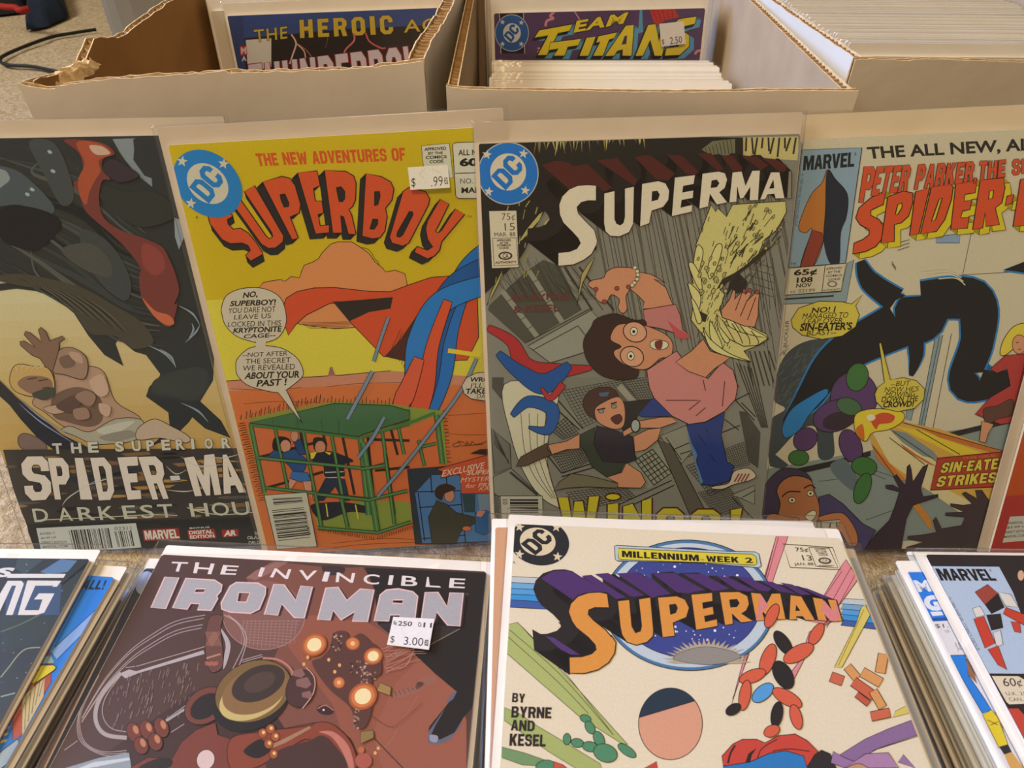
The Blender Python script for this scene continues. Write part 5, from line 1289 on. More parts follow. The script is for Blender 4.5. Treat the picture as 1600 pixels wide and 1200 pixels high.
    p.line(t, Cz((1170, 610), (1260, 640), (1400, 655), (1580, 640)), 1.3, (188, 174, 140))
    b = 'barcode'
    p.poly(b, Cz((228, 740), (850, 708), (885, 860), (262, 900)), (190, 180, 158))
    p.barcode(b, Cz((430, 752), (690, 738), (715, 862), (460, 878)), 24, seed=21)
    p.barcode(b, Cz((715, 760), (830, 752), (850, 850), (740, 858)), 9, seed=22)
    p.text(b, '02311', Cz((715, 733), (820, 727), (823, 748), (718, 754)), (80, 76, 70))
    for k, w_ in enumerate(('RATED T', '$3.99 US', 'DIRECT EDITION', 'MARVEL.COM')):
        p.text(b, w_, Cz((250 + 6 * k, 768 + 27 * k), (345 + 6 * k + 60 * (k > 1), 763 + 27 * k), (347 + 6 * k + 60 * (k > 1), 778 + 27 * k), (252 + 6 * k, 783 + 27 * k)), (96, 90, 82), b=.02)
    e = 'publisher_box'
    p.poly(e, Cz((890, 748), (1115, 738), (1130, 808), (903, 820)), (150, 36, 32))
    p.heavy(e, 'MARVEL', Cz((900, 756), (1110, 745), (1124, 802), (910, 812)), (206, 196, 176), gap=.05)
    p.poly(e, Cz((1170, 752), (1340, 742), (1355, 802), (1182, 812)), (150, 36, 32))
    p.text(e, 'DIGITAL', Cz((1180, 757), (1330, 748), (1336, 772), (1184, 780)), (206, 196, 176), b=.04)
    p.text(e, 'EDITION', Cz((1186, 785), (1338, 776), (1344, 798), (1190, 806)), (206, 196, 176), b=.04)
    p.text(e, 'BONUS', Cz((1185, 735), (1310, 728), (1312, 738), (1187, 745)), (190, 180, 160), b=.02)
    p.poly(e, Cz((1385, 750), (1490, 744), (1492, 790), (1392, 798)), (150, 36, 32))
    p.text(e, 'AR', Cz((1405, 755), (1478, 750), (1480, 785), (1400, 792)), (206, 196, 176), b=.05)
    p.text('credit', 'SLOTT', Cz((1590, 762), (1700, 755), (1702, 775), (1592, 782)), (180, 170, 150), b=.02)
    p.text('credit', 'OLAZABA', Cz((1545, 790), (1690, 782), (1692, 802), (1547, 810)), (180, 170, 150), b=.02)
    p.text('credit', 'DELGADO', Cz((1555, 822), (1690, 814), (1692, 834), (1557, 842)), (180, 170, 150), b=.02)

# ---- red cover at the far right edge --------------------------------------------
def art_red(p):
    A = Zf(1180, 640, 3.8095)
    p.poly('cover_art', A((1560, 0), (2200, 0), (2200, 500), (1480, 560)), (178, 70, 24))
    p.poly('cover_art', A((1480, 520), (2200, 460), (2200, 900), (1390, 900)), (164, 48, 38))
    p.poly('barcode', A((1520, 640), (1900, 620), (1880, 760), (1475, 795)), (190, 176, 150))
    for k, w_ in enumerate(('PARENTAL ADV', '$3.99 US', 'DIRECT EDITION', 'MARVEL.COM')):
        p.text('barcode', w_, A((1510 - 8 * k, 672 + 27 * k), (1640 - 8 * k, 662 + 27 * k), (1638 - 8 * k, 677 + 27 * k), (1508 - 8 * k, 687 + 27 * k)), (90, 80, 70), b=.02)

# ---- bronze cover on the pile left of centre ------------------------------------
def art_bronze(p):
    A, B, Cz, D, E = Zf(200, 840, 5.3333), Zf(480, 840, 5.3333), Zf(100, 975, 5.3333), Zf(360, 975, 5.3333), Zf(560, 975, 5.3333)
    c = 'cover_art'
    br, cu, bk = (84, 58, 48), (150, 86, 62), (34, 29, 28)
    p.poly(c, A((980, 330), (1200, 190), (1700, 250)) + B((460, 240), (600, 440), (1150, 1200)) + [(680, 1230), (330, 1230), (400, 1090), (440, 1000), (400, 930)], (128, 78, 60))
    p.poly(c, A((1300, 660), (1560, 640)) + B((500, 700), (860, 920), (1000, 1100)) + [(700, 1160), (690, 1230), (560, 1230), (520, 1100), (450, 1010)], cu)
    p.poly(c, E((540, 250), (820, 560), (900, 800), (900, 1200), (200, 1200), (120, 900), (300, 500)), (158, 92, 68))
    p.poly(c, [(60, 1250), (300, 1080), (420, 1100), (520, 1250)], (70, 46, 40))
    # clear disc with fine grid
    p.poly(c, A((980, 330), (1060, 270), (1230, 195), (1330, 200), (1180, 290), (1060, 350)), (150, 104, 88))
    p.ell(c, *A((1130, 640))[0], 64, 54, (136, 92, 78))
    p.line(c, [(411.9 + 64 * math.cos(t / 8), 960 + 54 * math.sin(t / 8)) for t in range(-2, 26)], 1.0, (176, 136, 122))
    p.lines(c, [tuple(A((960 + 34 * k, 680), (940 + 34 * k, 880 + 30 * math.sin(k / 4)))) for k in range(14)] + [tuple(A((960, 690 + 22 * k), (1440 - 16 * k, 690 + 26 * k))) for k in range(9)], .7, (168, 130, 116))
    # dark wedge and its blade
    p.poly(c, B((480, 245), (1490, 290), (1405, 1200)) + E((950, 690), (880, 770), (800, 900), (720, 980), (620, 960), (580, 900), (590, 850), (720, 690), (820, 560), (640, 410), (460, 240)) + B((880, 950), (590, 720), (560, 430)), bk)
    p.poly(c, B((130, 230), (300, 240), (300, 290), (200, 310), (140, 290)), (60, 44, 44), S=1)
    p.poly(c, B((590, 720), (700, 690), (900, 700), (1060, 720), (1260, 750), (1040, 880), (880, 940), (720, 800)), (52, 44, 46))
    p.lines(c, [tuple(B((1030, 885), (1270, 755)))], 1.4, (140, 120, 112))
    for q in (E((575, 900), (600, 870), (720, 700), (700, 740), (640, 840), (600, 930)), E((580, 920), (680, 960), (800, 900), (860, 810), (860, 840), (760, 960), (660, 1000), (580, 990)), E((720, 670), (780, 570), (820, 560), (790, 620))):
        p.poly(c, q, (100, 102, 112))
    p.poly(c, E((595, 920), (660, 930), (650, 980), (600, 970)), (150, 152, 160), S=1)
    # engraved rings, bar and falling lines at the left
    wl = (190, 168, 156)
    ring = lambda k: Cz((1170 - 5 * k, 0 + 30 * k), (900 + 20 * k, 60 + 30 * k), (560 + 30 * k, 260 + 30 * k), (260 + 25 * k, 580 + 10 * k), (120 + 25 * k, 820), (150 + 25 * k, 980 - 15 * k), (300 + 10 * k, 1085 - 30 * k), (520, 1100 - 40 * k))
    for k in range(4): p.line(c, A((640 - 10 * k, 640 + 28 * (k % 2) + 80 * (k // 2)), (400, 690 + 28 * (k % 2) + 80 * (k // 2)), (200, 800 + 28 * (k % 2) + 75 * (k // 2)), (0, 950 + 20 * (k % 2) + 70 * (k // 2)), (-200, 1180 + 16 * (k % 2) + 60 * (k // 2)), (-390, 1500 + 6 * (k % 2) + 30 * (k // 2))), 1.0, wl)
    for k in range(3): p.line(c, Cz((290 - 12 * k - 90 * (k > 1), 420 + 20 * k), (150 - 10 * k, 700), (130 - 12 * k, 860), (180 - 16 * k, 990), (320, 1060 + 14 * k), (520, 1050 + 20 * k)), 1.0, wl)
    p.line(c, Cz((470, 400), (330, 560), (265, 700), (270, 830), (350, 920), (520, 945)), 6.5, (176, 162, 152))
    p.line(c, Cz((490, 400), (370, 560), (320, 680), (330, 790), (400, 870), (520, 895)), 1.2, wl)
    p.line(c, A((800, 640), (900, 700), (960, 800), (960, 900), (900, 1030), (860, 1110)), 1.2, wl); p.line(c, A((830, 640), (930, 720), (985, 820), (970, 930), (910, 1100)), 1.2, wl)
    p.poly(c, A((760, 740), (810, 800), (845, 860), (850, 930), (820, 1040), (790, 1090), (800, 980), (810, 880)), (184, 172, 164), S=1)
    p.poly(c, Cz((460, 410), (540, 375), (600, 390), (1160, 215), (1170, 245), (620, 405), (510, 450)), (186, 174, 164))
    p.lines(c, [tuple(Cz((600, 350), (1170, 185))), tuple(Cz((510, 360), (590, 350)))], 1.1, wl)
    p.lines(c, [tuple(A((940, 1020), (1115, 970))), tuple(A((950, 1035), (1120, 985)))], 1, wl)
    rnd = random.Random(31)
    sg = []
    for k in range(150):
        x, y = rnd.uniform(380, 1130), rnd.uniform(300, 850)
        if y < 440 - (x - 460) * 0.31 or y > 870 - max(0, x - 700) * 0.5: continue
        L_ = rnd.uniform(15, 70)
        sg.append(tuple(Cz((x, y), (x - L_ * .28, y + L_))))
    p.lines(c, sg, .8, (156, 130, 116))
    p.lines(c, [tuple(Cz((720, 890), (1030, 690)))], 3.2, (176, 166, 158))
    p.lines(c, [tuple(Cz((890, 900), (1000, 830))), tuple(Cz((0, 1050), (110, 970))), tuple(Cz((700, 900), (1020, 670)))], 1.1, wl)
    p.poly(c, Cz((0, 1200), (300, 1110), (540, 1070), (560, 1200)), (150, 160, 158))
    p.poly(c, Cz((0, 1250), (240, 1150), (540, 1110), (550, 1130), (200, 1200)), (206, 210, 204))
    # machined copper stand-in: cylinder, shells, discs and knuckle-like lugs (no figure)
    co, cd, cl = (140, 66, 44), (62, 38, 32), (188, 112, 80)
    p.poly(c, A((650, 760), (680, 660), (740, 640), (790, 660), (770, 760), (790, 960), (780, 1080), (700, 1120), (660, 1050), (640, 900)), (110, 70, 58), S=1, o=.8)
    grid = [tuple(A((670 + 14 * k, 780), (720 + 14 * k, 900))) for k in range(-2, 5)] + [tuple(A((770 - 14 * k, 780), (700 - 14 * k, 900))) for k in range(0, 5)]
    p.lines(c, grid, .6, (190, 130, 104))
    for k in range(7): p.ell(c, *A((660 + 17 * k, 1000 - 5 * k))[0], 1.6, 1.6, (200, 140, 110))
    for k in range(5): p.ell(c, *A((655 + 20 * k, 1045 + 6 * (k % 2)))[0], 3, 3.4, (170, 96, 74))
    for k, (x, y) in enumerate(((580, 900), (690, 880), (810, 860), (640, 1010), (760, 980))):
        p.ell(c, *Cz((x, y))[0], 11, 16 - 2 * (k // 3), (118, 58, 40), rot=-20, o=.9); p.ell(c, *Cz((x + 16, y - 22))[0], 4, 7, (196, 128, 84), rot=-20)
    p.poly(c, Cz((560, 1190), (700, 1110), (900, 1120), (980, 980), (1100, 880), (1260, 820), (1280, 920), (1400, 960), (1620, 960)) + D((300, 900), (700, 820), (860, 840), (1000, 960), (1060, 1100), (1060, 1230)) + [(200, 1230)], (126, 62, 46), o=1)
    p.poly(c, Cz((620, 1200), (780, 1120), (900, 1130), (860, 1200)), (44, 34, 30), S=1)
    p.ell(c, *Cz((1180, 680))[0], 36, 26, (120, 64, 48), rot=-35, o=1); p.ell(c, *Cz((1180, 685))[0], 27, 17, (40, 32, 30), rot=-35)
    p.ell(c, *Cz((1345, 535))[0], 10, 12, (200, 100, 48), rot=20); p.ell(c, *Cz((1352, 530))[0], 4, 6, (238, 178, 110), rot=20)
    # plain brass drum with a dark lid and rings
    x, y = D((190, 560))[0]
    p.ell(c, x - 4, y + 16, 62, 44, (34, 30, 28), rot=-24); p.ell(c, x, y, 62, 46, (126, 96, 52), rot=-24, o=1)
    p.ell(c, x - 2, y + 10, 54, 32, (206, 182, 110), rot=-24); p.ell(c, x + 3, y - 1, 54, 34, (140, 104, 60), rot=-24); p.ell(c, x + 8, y - 12, 44, 26, (62, 48, 40), rot=-24); p.ell(c, x + 10, y - 14, 26, 14, (82, 62, 50), rot=-24)
    p.line(c, D((270, 285), (400, 300), (500, 370), (520, 460)), 3.5, (190, 124, 100))
    x, y = D((585, 540))[0]
    p.ell(c, x, y, 22, 30, (78, 48, 44), rot=20, o=1); p.line(c, D((630, 360), (700, 450), (690, 580), (600, 705)), 1.6, (206, 160, 140))
    for q, r_ in (((570, 410), 8), ((610, 490), 10), ((640, 590), 7)): p.poly(c, [(D(q)[0][0] + r_ * math.cos(t) * 1.3, D(q)[0][1] + r_ * math.sin(t)) for t in (0.3, 1.2, 2.6, 3.6, 5.2)], (140, 98, 88))
    p.poly(c, D((0, 960), (250, 900), (640, 850), (720, 820), (840, 830), (980, 950), (1050, 1110), (1010, 1230), (700, 1230), (660, 960), (420, 1080), (200, 1200), (0, 1200)), co, S=1, o=1)
    p.poly(c, D((410, 1050), (640, 980), (760, 930), (860, 1000), (970, 1200), (600, 1230), (300, 1200)), (74, 48, 42), S=1)
    p.poly(c, D((740, 900), (860, 900), (980, 1010), (1030, 1180), (1000, 1220), (930, 1060), (840, 940)), (196, 122, 100), S=1)
    p.poly(c, D((330, 1010), (420, 970), (660, 850), (670, 870), (460, 990), (360, 1030)), (168, 128, 90))
    p.poly(c, D((110, 1060), (240, 960), (300, 1000), (330, 1060), (220, 1120)), (36, 30, 28), S=1)
    for q in ((270, 910), (335, 875), (375, 940), (320, 1000), (360, 1085)):
        p.ell(c, *D(q)[0], 7, 7.4, (170, 88, 46), o=.7); p.ell(c, *D((q[0] + 6, q[1] - 6))[0], 2.6, 2.8, (240, 196, 120))
    p.ell(c, *D((790, 710))[0], 14, 8, (60, 36, 34), rot=10); p.line(c, D((725, 700), (790, 672), (860, 715)), 2, (186, 112, 88)); p.ell(c, *D((775, 712))[0], 1.6, 1.6, (240, 220, 200))
    p.ell(c, *Cz((1180, 1130))[0], 14, 16, (224, 196, 180), rot=20, o=1)
    # glowing lamps of the machinery
    p.poly(c, D((680, 330), (760, 280), (830, 200), (860, 80), (960, 60), (1000, 120), (1090, 80), (1180, 160), (1230, 200), (1260, 400), (1180, 480), (1180, 700), (1120, 860), (1040, 860), (1000, 700), (820, 540)), (92, 56, 46), S=1)
    rnd = random.Random(6)
    for (cx, cy, sx, sy) in ((880, 160, 50, 90), (1090, 370, 90, 60), (1150, 440, 60, 50), (1050, 780, 25, 90)):
        for k in range(20):
            x, y = D((cx + rnd.uniform(-sx, sx), cy + rnd.uniform(-sy, sy)))[0]
            p.ell(c, x, y, rnd.uniform(1, 2.4), rnd.uniform(1, 2.4), rnd.choice(((150, 108, 84), (60, 42, 36), (186, 150, 120))), n=8)
    for q, rx, ry, rot in (((700, 175), 20, 17, -30), ((1190, 270), 15, 13, -20), ((1105, 605), 23, 20, -35), ((905, 490), 9, 9, 0), ((1020, 165), 11, 10, 0)):
        x, y = D(q)[0]
        p.ell(c, x, y, rx, ry, (178, 92, 48), rot=rot); p.ell(c, x, y, rx * .82, ry * .82, (216, 124, 62), rot=rot)
        if rx > 12: p.ell(c, x, y, rx * .58, ry * .60, (248, 226, 160), rot=rot)
        else: p.ell(c, x, y, rx * .35, ry * .35, (240, 190, 130))
    for q in ((645, 280), (610, 330), (820, 300), (910, 345), (870, 400), (1230, 1030), (1205, 1070)):
        p.ell(c, *D(q)[0], 2.4, 2.8, (236, 170, 96))
    p.line(c, D((1320, 560), (1420, 580), (1600, 510)) + E((480, 500), (640, 450)), 10, (150, 100, 80)); p.lines(c, [((D((1330 + 36 * k, 540 + 14 * math.sin(k)))[0]), (D((1350 + 36 * k, 610 - 12 * k))[0])) for k in range(7)], 1, (90, 56, 46))
    p.poly(c, D((1220, 560), (1250, 490), (1340, 530), (1330, 600)), (164, 130, 70), o=.8)
    p.poly(c, D((1085, 900), (1190, 885), (1195, 950), (1085, 1000)), (146, 118, 66), o=.8)
    for k in range(16):
        x, y = D((1260 + rnd.uniform(0, 40), 200 + 14 * k))[0]
        p.line(c, [(x, y), (x + 24 + rnd.uniform(-6, 10), y - 4 - rnd.uniform(-4, 12)), (x + 50 + rnd.uniform(-10, 14), y - 14 - rnd.uniform(0, 26))], .7, (196, 138, 112))
    p.line(c, D((1250, 1040), (1330, 980), (1420, 820), (1560, 600)), .8, (176, 112, 90)); p.line(c, D((1150, 750), (1330, 860), (1460, 780), (1600, 660)), .8, (110, 66, 54))
    p.lines(c, [tuple(D((1200, 950), (1450, 1210)))], 2, (80, 52, 48))
    p.ell(c, *D((1110, 1140))[0], 13, 12, (176, 90, 72)); p.ell(c, *D((1090, 1050))[0], 5, 5, (190, 110, 60))
    # lettering
    t = 'title'
    for ch, q in zip('THEINVINCIBLE', (A((365, 195), (500, 200), (470, 280), (345, 275)), A((560, 200), (720, 212), (690, 300), (540, 290)), A((790, 222), (925, 230), (895, 305), (765, 300)), A((1105, 242), (1140, 245), (1110, 320), (1080, 318)), A((1220, 252), (1360, 258), (1330, 340), (1180, 325)),
                                       A((1425, 265), (1575, 270), (1540, 350), (1440, 350)), B((145, 278), (190, 282), (165, 362), (120, 358)), B((245, 285), (400, 290), (380, 372), (235, 365)), B((475, 295), (605, 305), (595, 388), (462, 380)), B((685, 308), (720, 310), (705, 390), (670, 388)), B((790, 312), (925, 320), (915, 402), (780, 395)), B((1000, 322), (1040, 325), (1115, 412), (985, 405)), B((1190, 332), (1320, 338), (1312, 418), (1180, 412)))):
        p.text(t, ch, q, (236, 222, 206), b=.012)
    L = [(A((305, 325), (420, 328), (310, 585), (190, 578)), []),
         (A((480, 335), (720, 350), (780, 390), (770, 440), (735, 480), (745, 500), (690, 600), (575, 595), (595, 545), (520, 540), (490, 590), (370, 580)), [A((562, 420), (645, 420), (630, 455), (550, 455))]),
         (A((850, 400), (900, 370), (1080, 375), (1145, 410), (1140, 470), (1090, 590), (1020, 625), (850, 615), (780, 590), (775, 540)), [A((920, 450), (1015, 455), (985, 535), (905, 530))]),
         (A((1215, 385), (1300, 390), (1395, 520), (1440, 400), (1535, 405), (1465, 665), (1385, 660), (1280, 545), (1245, 640), (1135, 635)), []),
         (B((155, 415), (255, 410), (330, 520), (440, 425), (555, 430), (500, 695), (375, 690), (395, 610), (280, 680), (215, 600), (190, 680), (85, 680)), []),
         (B((610, 480), (660, 440), (760, 430), (880, 455), (920, 490), (895, 690), (765, 690), (775, 645), (690, 645), (680, 695), (560, 695)), [B((715, 520), (800, 520), (795, 555), (710, 550))]),
         (B((985, 460), (1090, 460), (1165, 580), (1190, 465), (1300, 465), (1270, 740), (1170, 730), (1080, 620), (1055, 715), (950, 700)), [])]
    for out, holes in L:
        p.sweep(t, [out] + holes, (4.5, 1.5), (52, 36, 32))
    for out, holes in L:
        v, f = tess([out] + holes)
        p.add(t, v, f, (176, 172, 164))
        ys = [a[1] for a in out]; y0, y1 = min(ys), max(ys)
        for lp in [out] + holes:
            p.line(t, lp + [lp[0]], 3.0, (206, 160, 146), S=0); p.line(t, lp + [lp[0]], 1.0, (238, 222, 212), S=0)
    p.text('credit', 'TM', B((1320, 465), (1345, 467), (1345, 485), (1320, 483)), (120, 110, 104))

def stick_bronze(pr, root, top):
    B = Zf(480, 840, 5.3333)
    sticker(pr, root, top, B((722, 688), (1062, 705), (1018, 962), (670, 920)),
            [('250', B((765, 722), (882, 728), (875, 768), (760, 762)), .02), ('11', B((975, 735), (1045, 740), (1040, 780), (970, 775)), .02), ('No', B((728, 718), (755, 720), (750, 760), (722, 756)), .03), ('Ct', B((930, 732), (960, 735), (955, 772), (925, 770)), .03), ('$', B((702, 845), (738, 848), (728, 912), (694, 908)), 0),
             ('3.00', B((815, 852), (975, 865), (968, 932), (808, 920)), 0), ('ea', B((985, 875), (1018, 878), (1012, 932), (978, 930)), .02),
             ([tuple(B((790, 800), (825, 838))), tuple(B((790, 800), (820, 770))), tuple(B((925, 838), (965, 805)))], .6, 0)],
            'white price sticker reading $ 3.00')

# ---- cream cover with orange and purple title on the centre pile ----------------
def art_rays(p):
    A, B, Cz, D, E, F6 = Zf(740, 770, 5.3333), Zf(1020, 790, 5.3333), Zf(760, 975, 5.3333), Zf(1040, 975, 5.3333), Zf(1280, 840, 5), Zf(1280, 960, 5)
    c = 'cover_art'
    for k, col in enumerate(((196, 202, 190), (112, 172, 200), (88, 158, 200), (54, 150, 200), (62, 94, 150))):
        p.poly(c, A((290, 690 + 48 * k + (4 if k else 0)), (620, 705 + 50 * k), (620, 758 + 52 * k), (290, 740 + 52 * k)), col, o=.8)
        p.poly(c, E((190, 470 + 42 * k), (460, 485 + 46 * k), (460, 530 + 46 * k), (170, 512 + 42 * k)), col if k != 1 else (120, 168, 190), o=.8)
    # beams
    gr = (176, 184, 104)
    p.poly(c, Cz((170, 0), (260, -20), (400, 130), (1180, 1000), (1120, 985), (1080, 960), (780, 770), (160, 230)), gr, o=.9)
    for a in (((190, 40), (620, 420), (1060, 920)), ((180, 100), (600, 480), (850, 740)), ((300, 20), (640, 380), (1060, 920))): p.line(c, Cz(*a), 1, (84, 84, 48))
    p.poly(c, Cz((150, 690), (270, 740), (400, 830), (620, 960), (950, 1160), (980, 1260), (780, 1220), (520, 1060), (150, 800)), (170, 180, 100), o=.8)
    p.poly(c, Cz((130, 1020), (320, 1070), (520, 1140), (480, 1180), (300, 1170), (130, 1110)), (118, 152, 96), o=.8)
    p.poly(c, B((1030, 250), (1130, 250), (1010, 600), (980, 720), (870, 980), (740, 1200)) + D((700, 220), (560, 640), (540, 720), (600, 480), (660, 260)), (226, 140, 136), o=.9)
    p.lines(c, [tuple(B((1050, 255), (860, 950))), tuple(D((700, 240), (560, 620)))], .9, (120, 50, 60))
    p.poly(c, E((210, 165), (270, 260), (300, 330), (100, 600), (0, 720)) + D((1040, 520), (1000, 460), (1120, 300), (1200, 60), (1400, -30)) + B((1420, 980), (1300, 960), (1560, 520)), (226, 140, 136), o=.9)
    p.lines(c, [tuple(E((250, 230), (20, 640))), tuple(E((280, 290), (60, 700))), tuple(B((1580, 540), (1400, 800)))], .9, (120, 50, 60))
    ye = (222, 200, 92)
    p.poly(c, E((360, 520), (400, 600), (180, 1010), (120, 1010), (290, 670), (330, 540)), ye, o=.8); p.lines(c, [tuple(E((350, 560), (150, 1000)))], .8, (100, 86, 40))
    p.poly(c, F6((580, 800), (600, 750), (700, 700), (700, 770)), ye, o=.8)
    p.poly(c, F6((150, 1100), (360, 970), (540, 890), (780, 800), (800, 930), (470, 1040), (260, 1160)), (142, 108, 142), o=.9)
    p.lines(c, [tuple(F6((420, 1060), (800, 940)))], .9, K)
    # emblem disc with stars and a corona
    p.ell(c, 1076, 945, 134, 102, (74, 120, 152), rot=2, o=1.2, n=64)
    p.ell(c, 1076, 945, 129, 97, (198, 208, 202), rot=2, n=64)
    p.ell(c, 1076, 941, 113, 86, (58, 70, 132), rot=2, o=1.0, n=64)
    rnd = random.Random(17)
    for k in range(150):
        a, r_ = rnd.uniform(0, 6.28), math.sqrt(rnd.random())
        x, y = 1076 + 108 * r_ * math.cos(a), 941 + 80 * r_ * math.sin(a)
        if y > 1000: continue
        s = rnd.choice((.7, .8, 1, 1.3, 2.2))
        p.ell(c, x, y, s, s, rnd.choice(((240, 236, 230), (220, 216, 220), (230, 190, 190))), n=7)
    x0, y0 = 1104, 1030
    sp = []
    for k in range(49):
        a = math.pi * (1 + k / 48)
        r1 = 1.0 if k % 2 == 0 else 1.28 + .12 * ((k // 2) % 2)
        sp.append((x0 + 50 * r1 * math.cos(a), y0 + 6 + 26 * (r1 * 1.1) * math.sin(a)))
    p.poly(c, sp, (186, 172, 140), o=.6, oc=(150, 138, 110))
    p.poly(c, [(1052, 1028), (1070, 1016), (1104, 1010), (1140, 1016), (1158, 1026), (1130, 1036), (1100, 1038), (1070, 1034)], (150, 142, 126), S=1, o=.6)
    # title
    t = 'title'
    pu, bkt, org = (78, 46, 100), (36, 32, 32), (226, 150, 62)
    L = [(A((1115, 840), (1130, 955), (1010, 955), (960, 975), (955, 1010), (1000, 1060), (1100, 1140), (1150, 1200)) + Cz((1040, 90), (1080, 150), (1070, 240), (1020, 320), (930, 380), (820, 410), (695, 408), (690, 275), (800, 270), (880, 245), (915, 210), (905, 170), (850, 110), (750, 30)) + A((820, 1070), (790, 990), (810, 920), (870, 860), (960, 830), (1050, 825)), []),
         (A((1200, 900), (1300, 890), (1320, 1110), (1350, 1165), (1390, 1150), (1400, 1110), (1375, 885), (1475, 870), (1500, 1140)) + Cz((1390, 100), (1340, 150), (1250, 175), (1170, 150), (1130, 90), (1115, 20)), []),
         (B((40, 765), (200, 750), (270, 780), (305, 850), (280, 930), (170, 975), (185, 1085), (80, 1095)), [B((140, 825), (190, 820), (205, 850), (190, 890), (150, 905))]),
         (B((318, 740), (495, 722), (500, 795), (415, 810), (420, 855), (502, 838), (510, 905), (430, 922), (437, 965), (535, 942), (540, 1005), (360, 1035)), []),
         (B((555, 720), (720, 715), (790, 750), (805, 820), (780, 875), (740, 895), (835, 960), (735, 975), (660, 900), (670, 985), (600, 995)), [B((640, 785), (700, 780), (720, 810), (700, 840), (650, 845))]),
         (B((815, 725), (900, 730), (940, 830), (990, 730), (1065, 730), (1110, 945), (1040, 950), (1010, 860), (975, 935), (955, 935), (905, 860), (935, 955), (860, 960)), []),
         (B((1145, 745), (1240, 755), (1355, 955), (1270, 955), (1250, 925), (1195, 925), (1200, 950), (1135, 950)), [B((1195, 830), (1225, 875), (1192, 875))]),
         (B((1330, 765), (1415, 775), (1490, 870), (1455, 780), (1530, 785), (1580, 960), (1500, 965), (1415, 860), (1455, 960), (1375, 955)), [])]
    dv = [(-55, -36), (-57, -37), (-60, -36), (-62, -33), (-64, -30), (-66, -27), (-62, -24), (-60, -22)]
    p.poly(t, Cz((385, 40), (470, 90), (560, 95), (630, 70), (640, 20), (600, -20), (900, 60), (920, 180), (860, 260), (690, 275), (695, 420), (400, 210)), bkt, S=0, o=.8)
    for (out, holes), d in zip(L, dv):
        p.sweep(t, [out], d, bkt)
        v, f = tess([[(a + d[0], b + d[1]) for a, b in out]])
        p.add(t, v, f, bkt)
    p.poly(t, Cz((350, -10), (480, 40), (560, 50), (620, 30), (630, -40), (560, -100), (400, -140), (300, -120)), (210, 196, 150)) if False else None
    for q in (A((560, 710), (660, 650), (800, 645), (1080, 800), (1110, 825), (1050, 820), (950, 825), (870, 850), (830, 890)), A((900, 690), (980, 680), (1270, 870), (1190, 885), (1120, 830)), A((1010, 675), (1120, 665), (1420, 850), (1340, 865), (1310, 860)), A((1190, 670), (1340, 660), (1500, 720)) + B((150, 735), (40, 750), (0, 770)), B((0, 565), (180, 560), (430, 700), (290, 730), (200, 720)), B((250, 565), (420, 570), (640, 690), (560, 705), (500, 710)), B((520, 580), (640, 600), (850, 705), (790, 715), (700, 700)), B((690, 590), (800, 600), (990, 690), (960, 715), (880, 705)), B((880, 620), (1000, 635), (1200, 735), (1060, 715)), B((1060, 640), (1160, 655), (1320, 740), (1240, 745)), B((1200, 670), (1290, 690), (1500, 775), (1420, 770))):
        p.poly(t, q, pu)
    p.poly(t, Cz((490, 95), (560, 110), (780, 255), (700, 250), (620, 210)), (86, 54, 108))
    for out, holes in L:
        v, f = tess([out] + holes)
        p.add(t, v, f, org)
        for lp in [out] + holes: p.line(t, lp + [lp[0]], 1.7, bkt, S=0)
    p.poly(t, B((900, 735), (960, 830), (870, 960), (860, 955)), (222, 134, 124)); p.poly(t, B((1430, 790), (1400, 870), (1480, 960), (1530, 965), (1560, 920), (1530, 800), (1500, 880)), (222, 134, 124))
    # yellow plate
    b = 'issue_banner'
    p.poly(b, A((1175, 440), (1190, 435)) + B((640, 378), (850, 382), (885, 400), (905, 500), (880, 515), (400, 475)) + A((1200, 565), (1180, 550)), (188, 202, 196), o=1.1)
    p.poly(b, A((1205, 458)) + B((600, 395), (830, 402), (862, 425), (870, 480), (850, 495), (500, 475)) + A((1225, 555), (1208, 545)), (224, 204, 54), o=1)
    p.heavy(b, 'MILLENNIUM', [(971.5, 860), (1091.5, 866.5), (1092.5, 876.5), (972, 870)], K, gap=.12)
    p.text(b, 'TM', [(1094, 873), (1100, 873), (1100, 876), (1094, 876)], (90, 80, 30))
    p.heavy(b, 'WEEK', [(1103, 867.5), (1154, 870), (1155, 879), (1104, 877)], K, gap=.12)
    p.text(b, '2', [(1164, 870.5), (1176, 871), (1177, 879.5), (1165, 879)], K, b=.03)
    # publisher mark, price box, names
    p.roundel('publisher_roundel', (843, 846), (46.5, 1.5), (-2, -36.5), (-.06, .02), .60, (34, 36, 40), (226, 208, 160), [(-.64, .62), (.60, .66), (-.70, -.55), (.58, -.60)], a=45, rim=(228, 214, 180))
    p.text('publisher_roundel', 'R', A((330, 565), (352, 567), (350, 588), (328, 586)), (90, 76, 50))
    s = 'price_box'
    q = B((1085, 315), (1500, 345), (1570, 530), (1145, 510)); p.line(s, q + q[:1], 1.1, (60, 50, 40), S=0)
    q = B((1300, 345), (1470, 350), (1545, 515), (1360, 500)); p.line(s, q + q[:1], 1.1, (60, 50, 40), S=0)
    p.text(s, '75¢', B((1185, 345), (1290, 348), (1300, 388), (1195, 386)), (60, 50, 40)); p.text(s, '13', B((1240, 408), (1318, 410), (1330, 455), (1255, 452)), (60, 50, 40)); p.text(s, 'JAN. 88', B((1175, 472), (1335, 470), (1345, 500), (1185, 500)), (70, 60, 48))
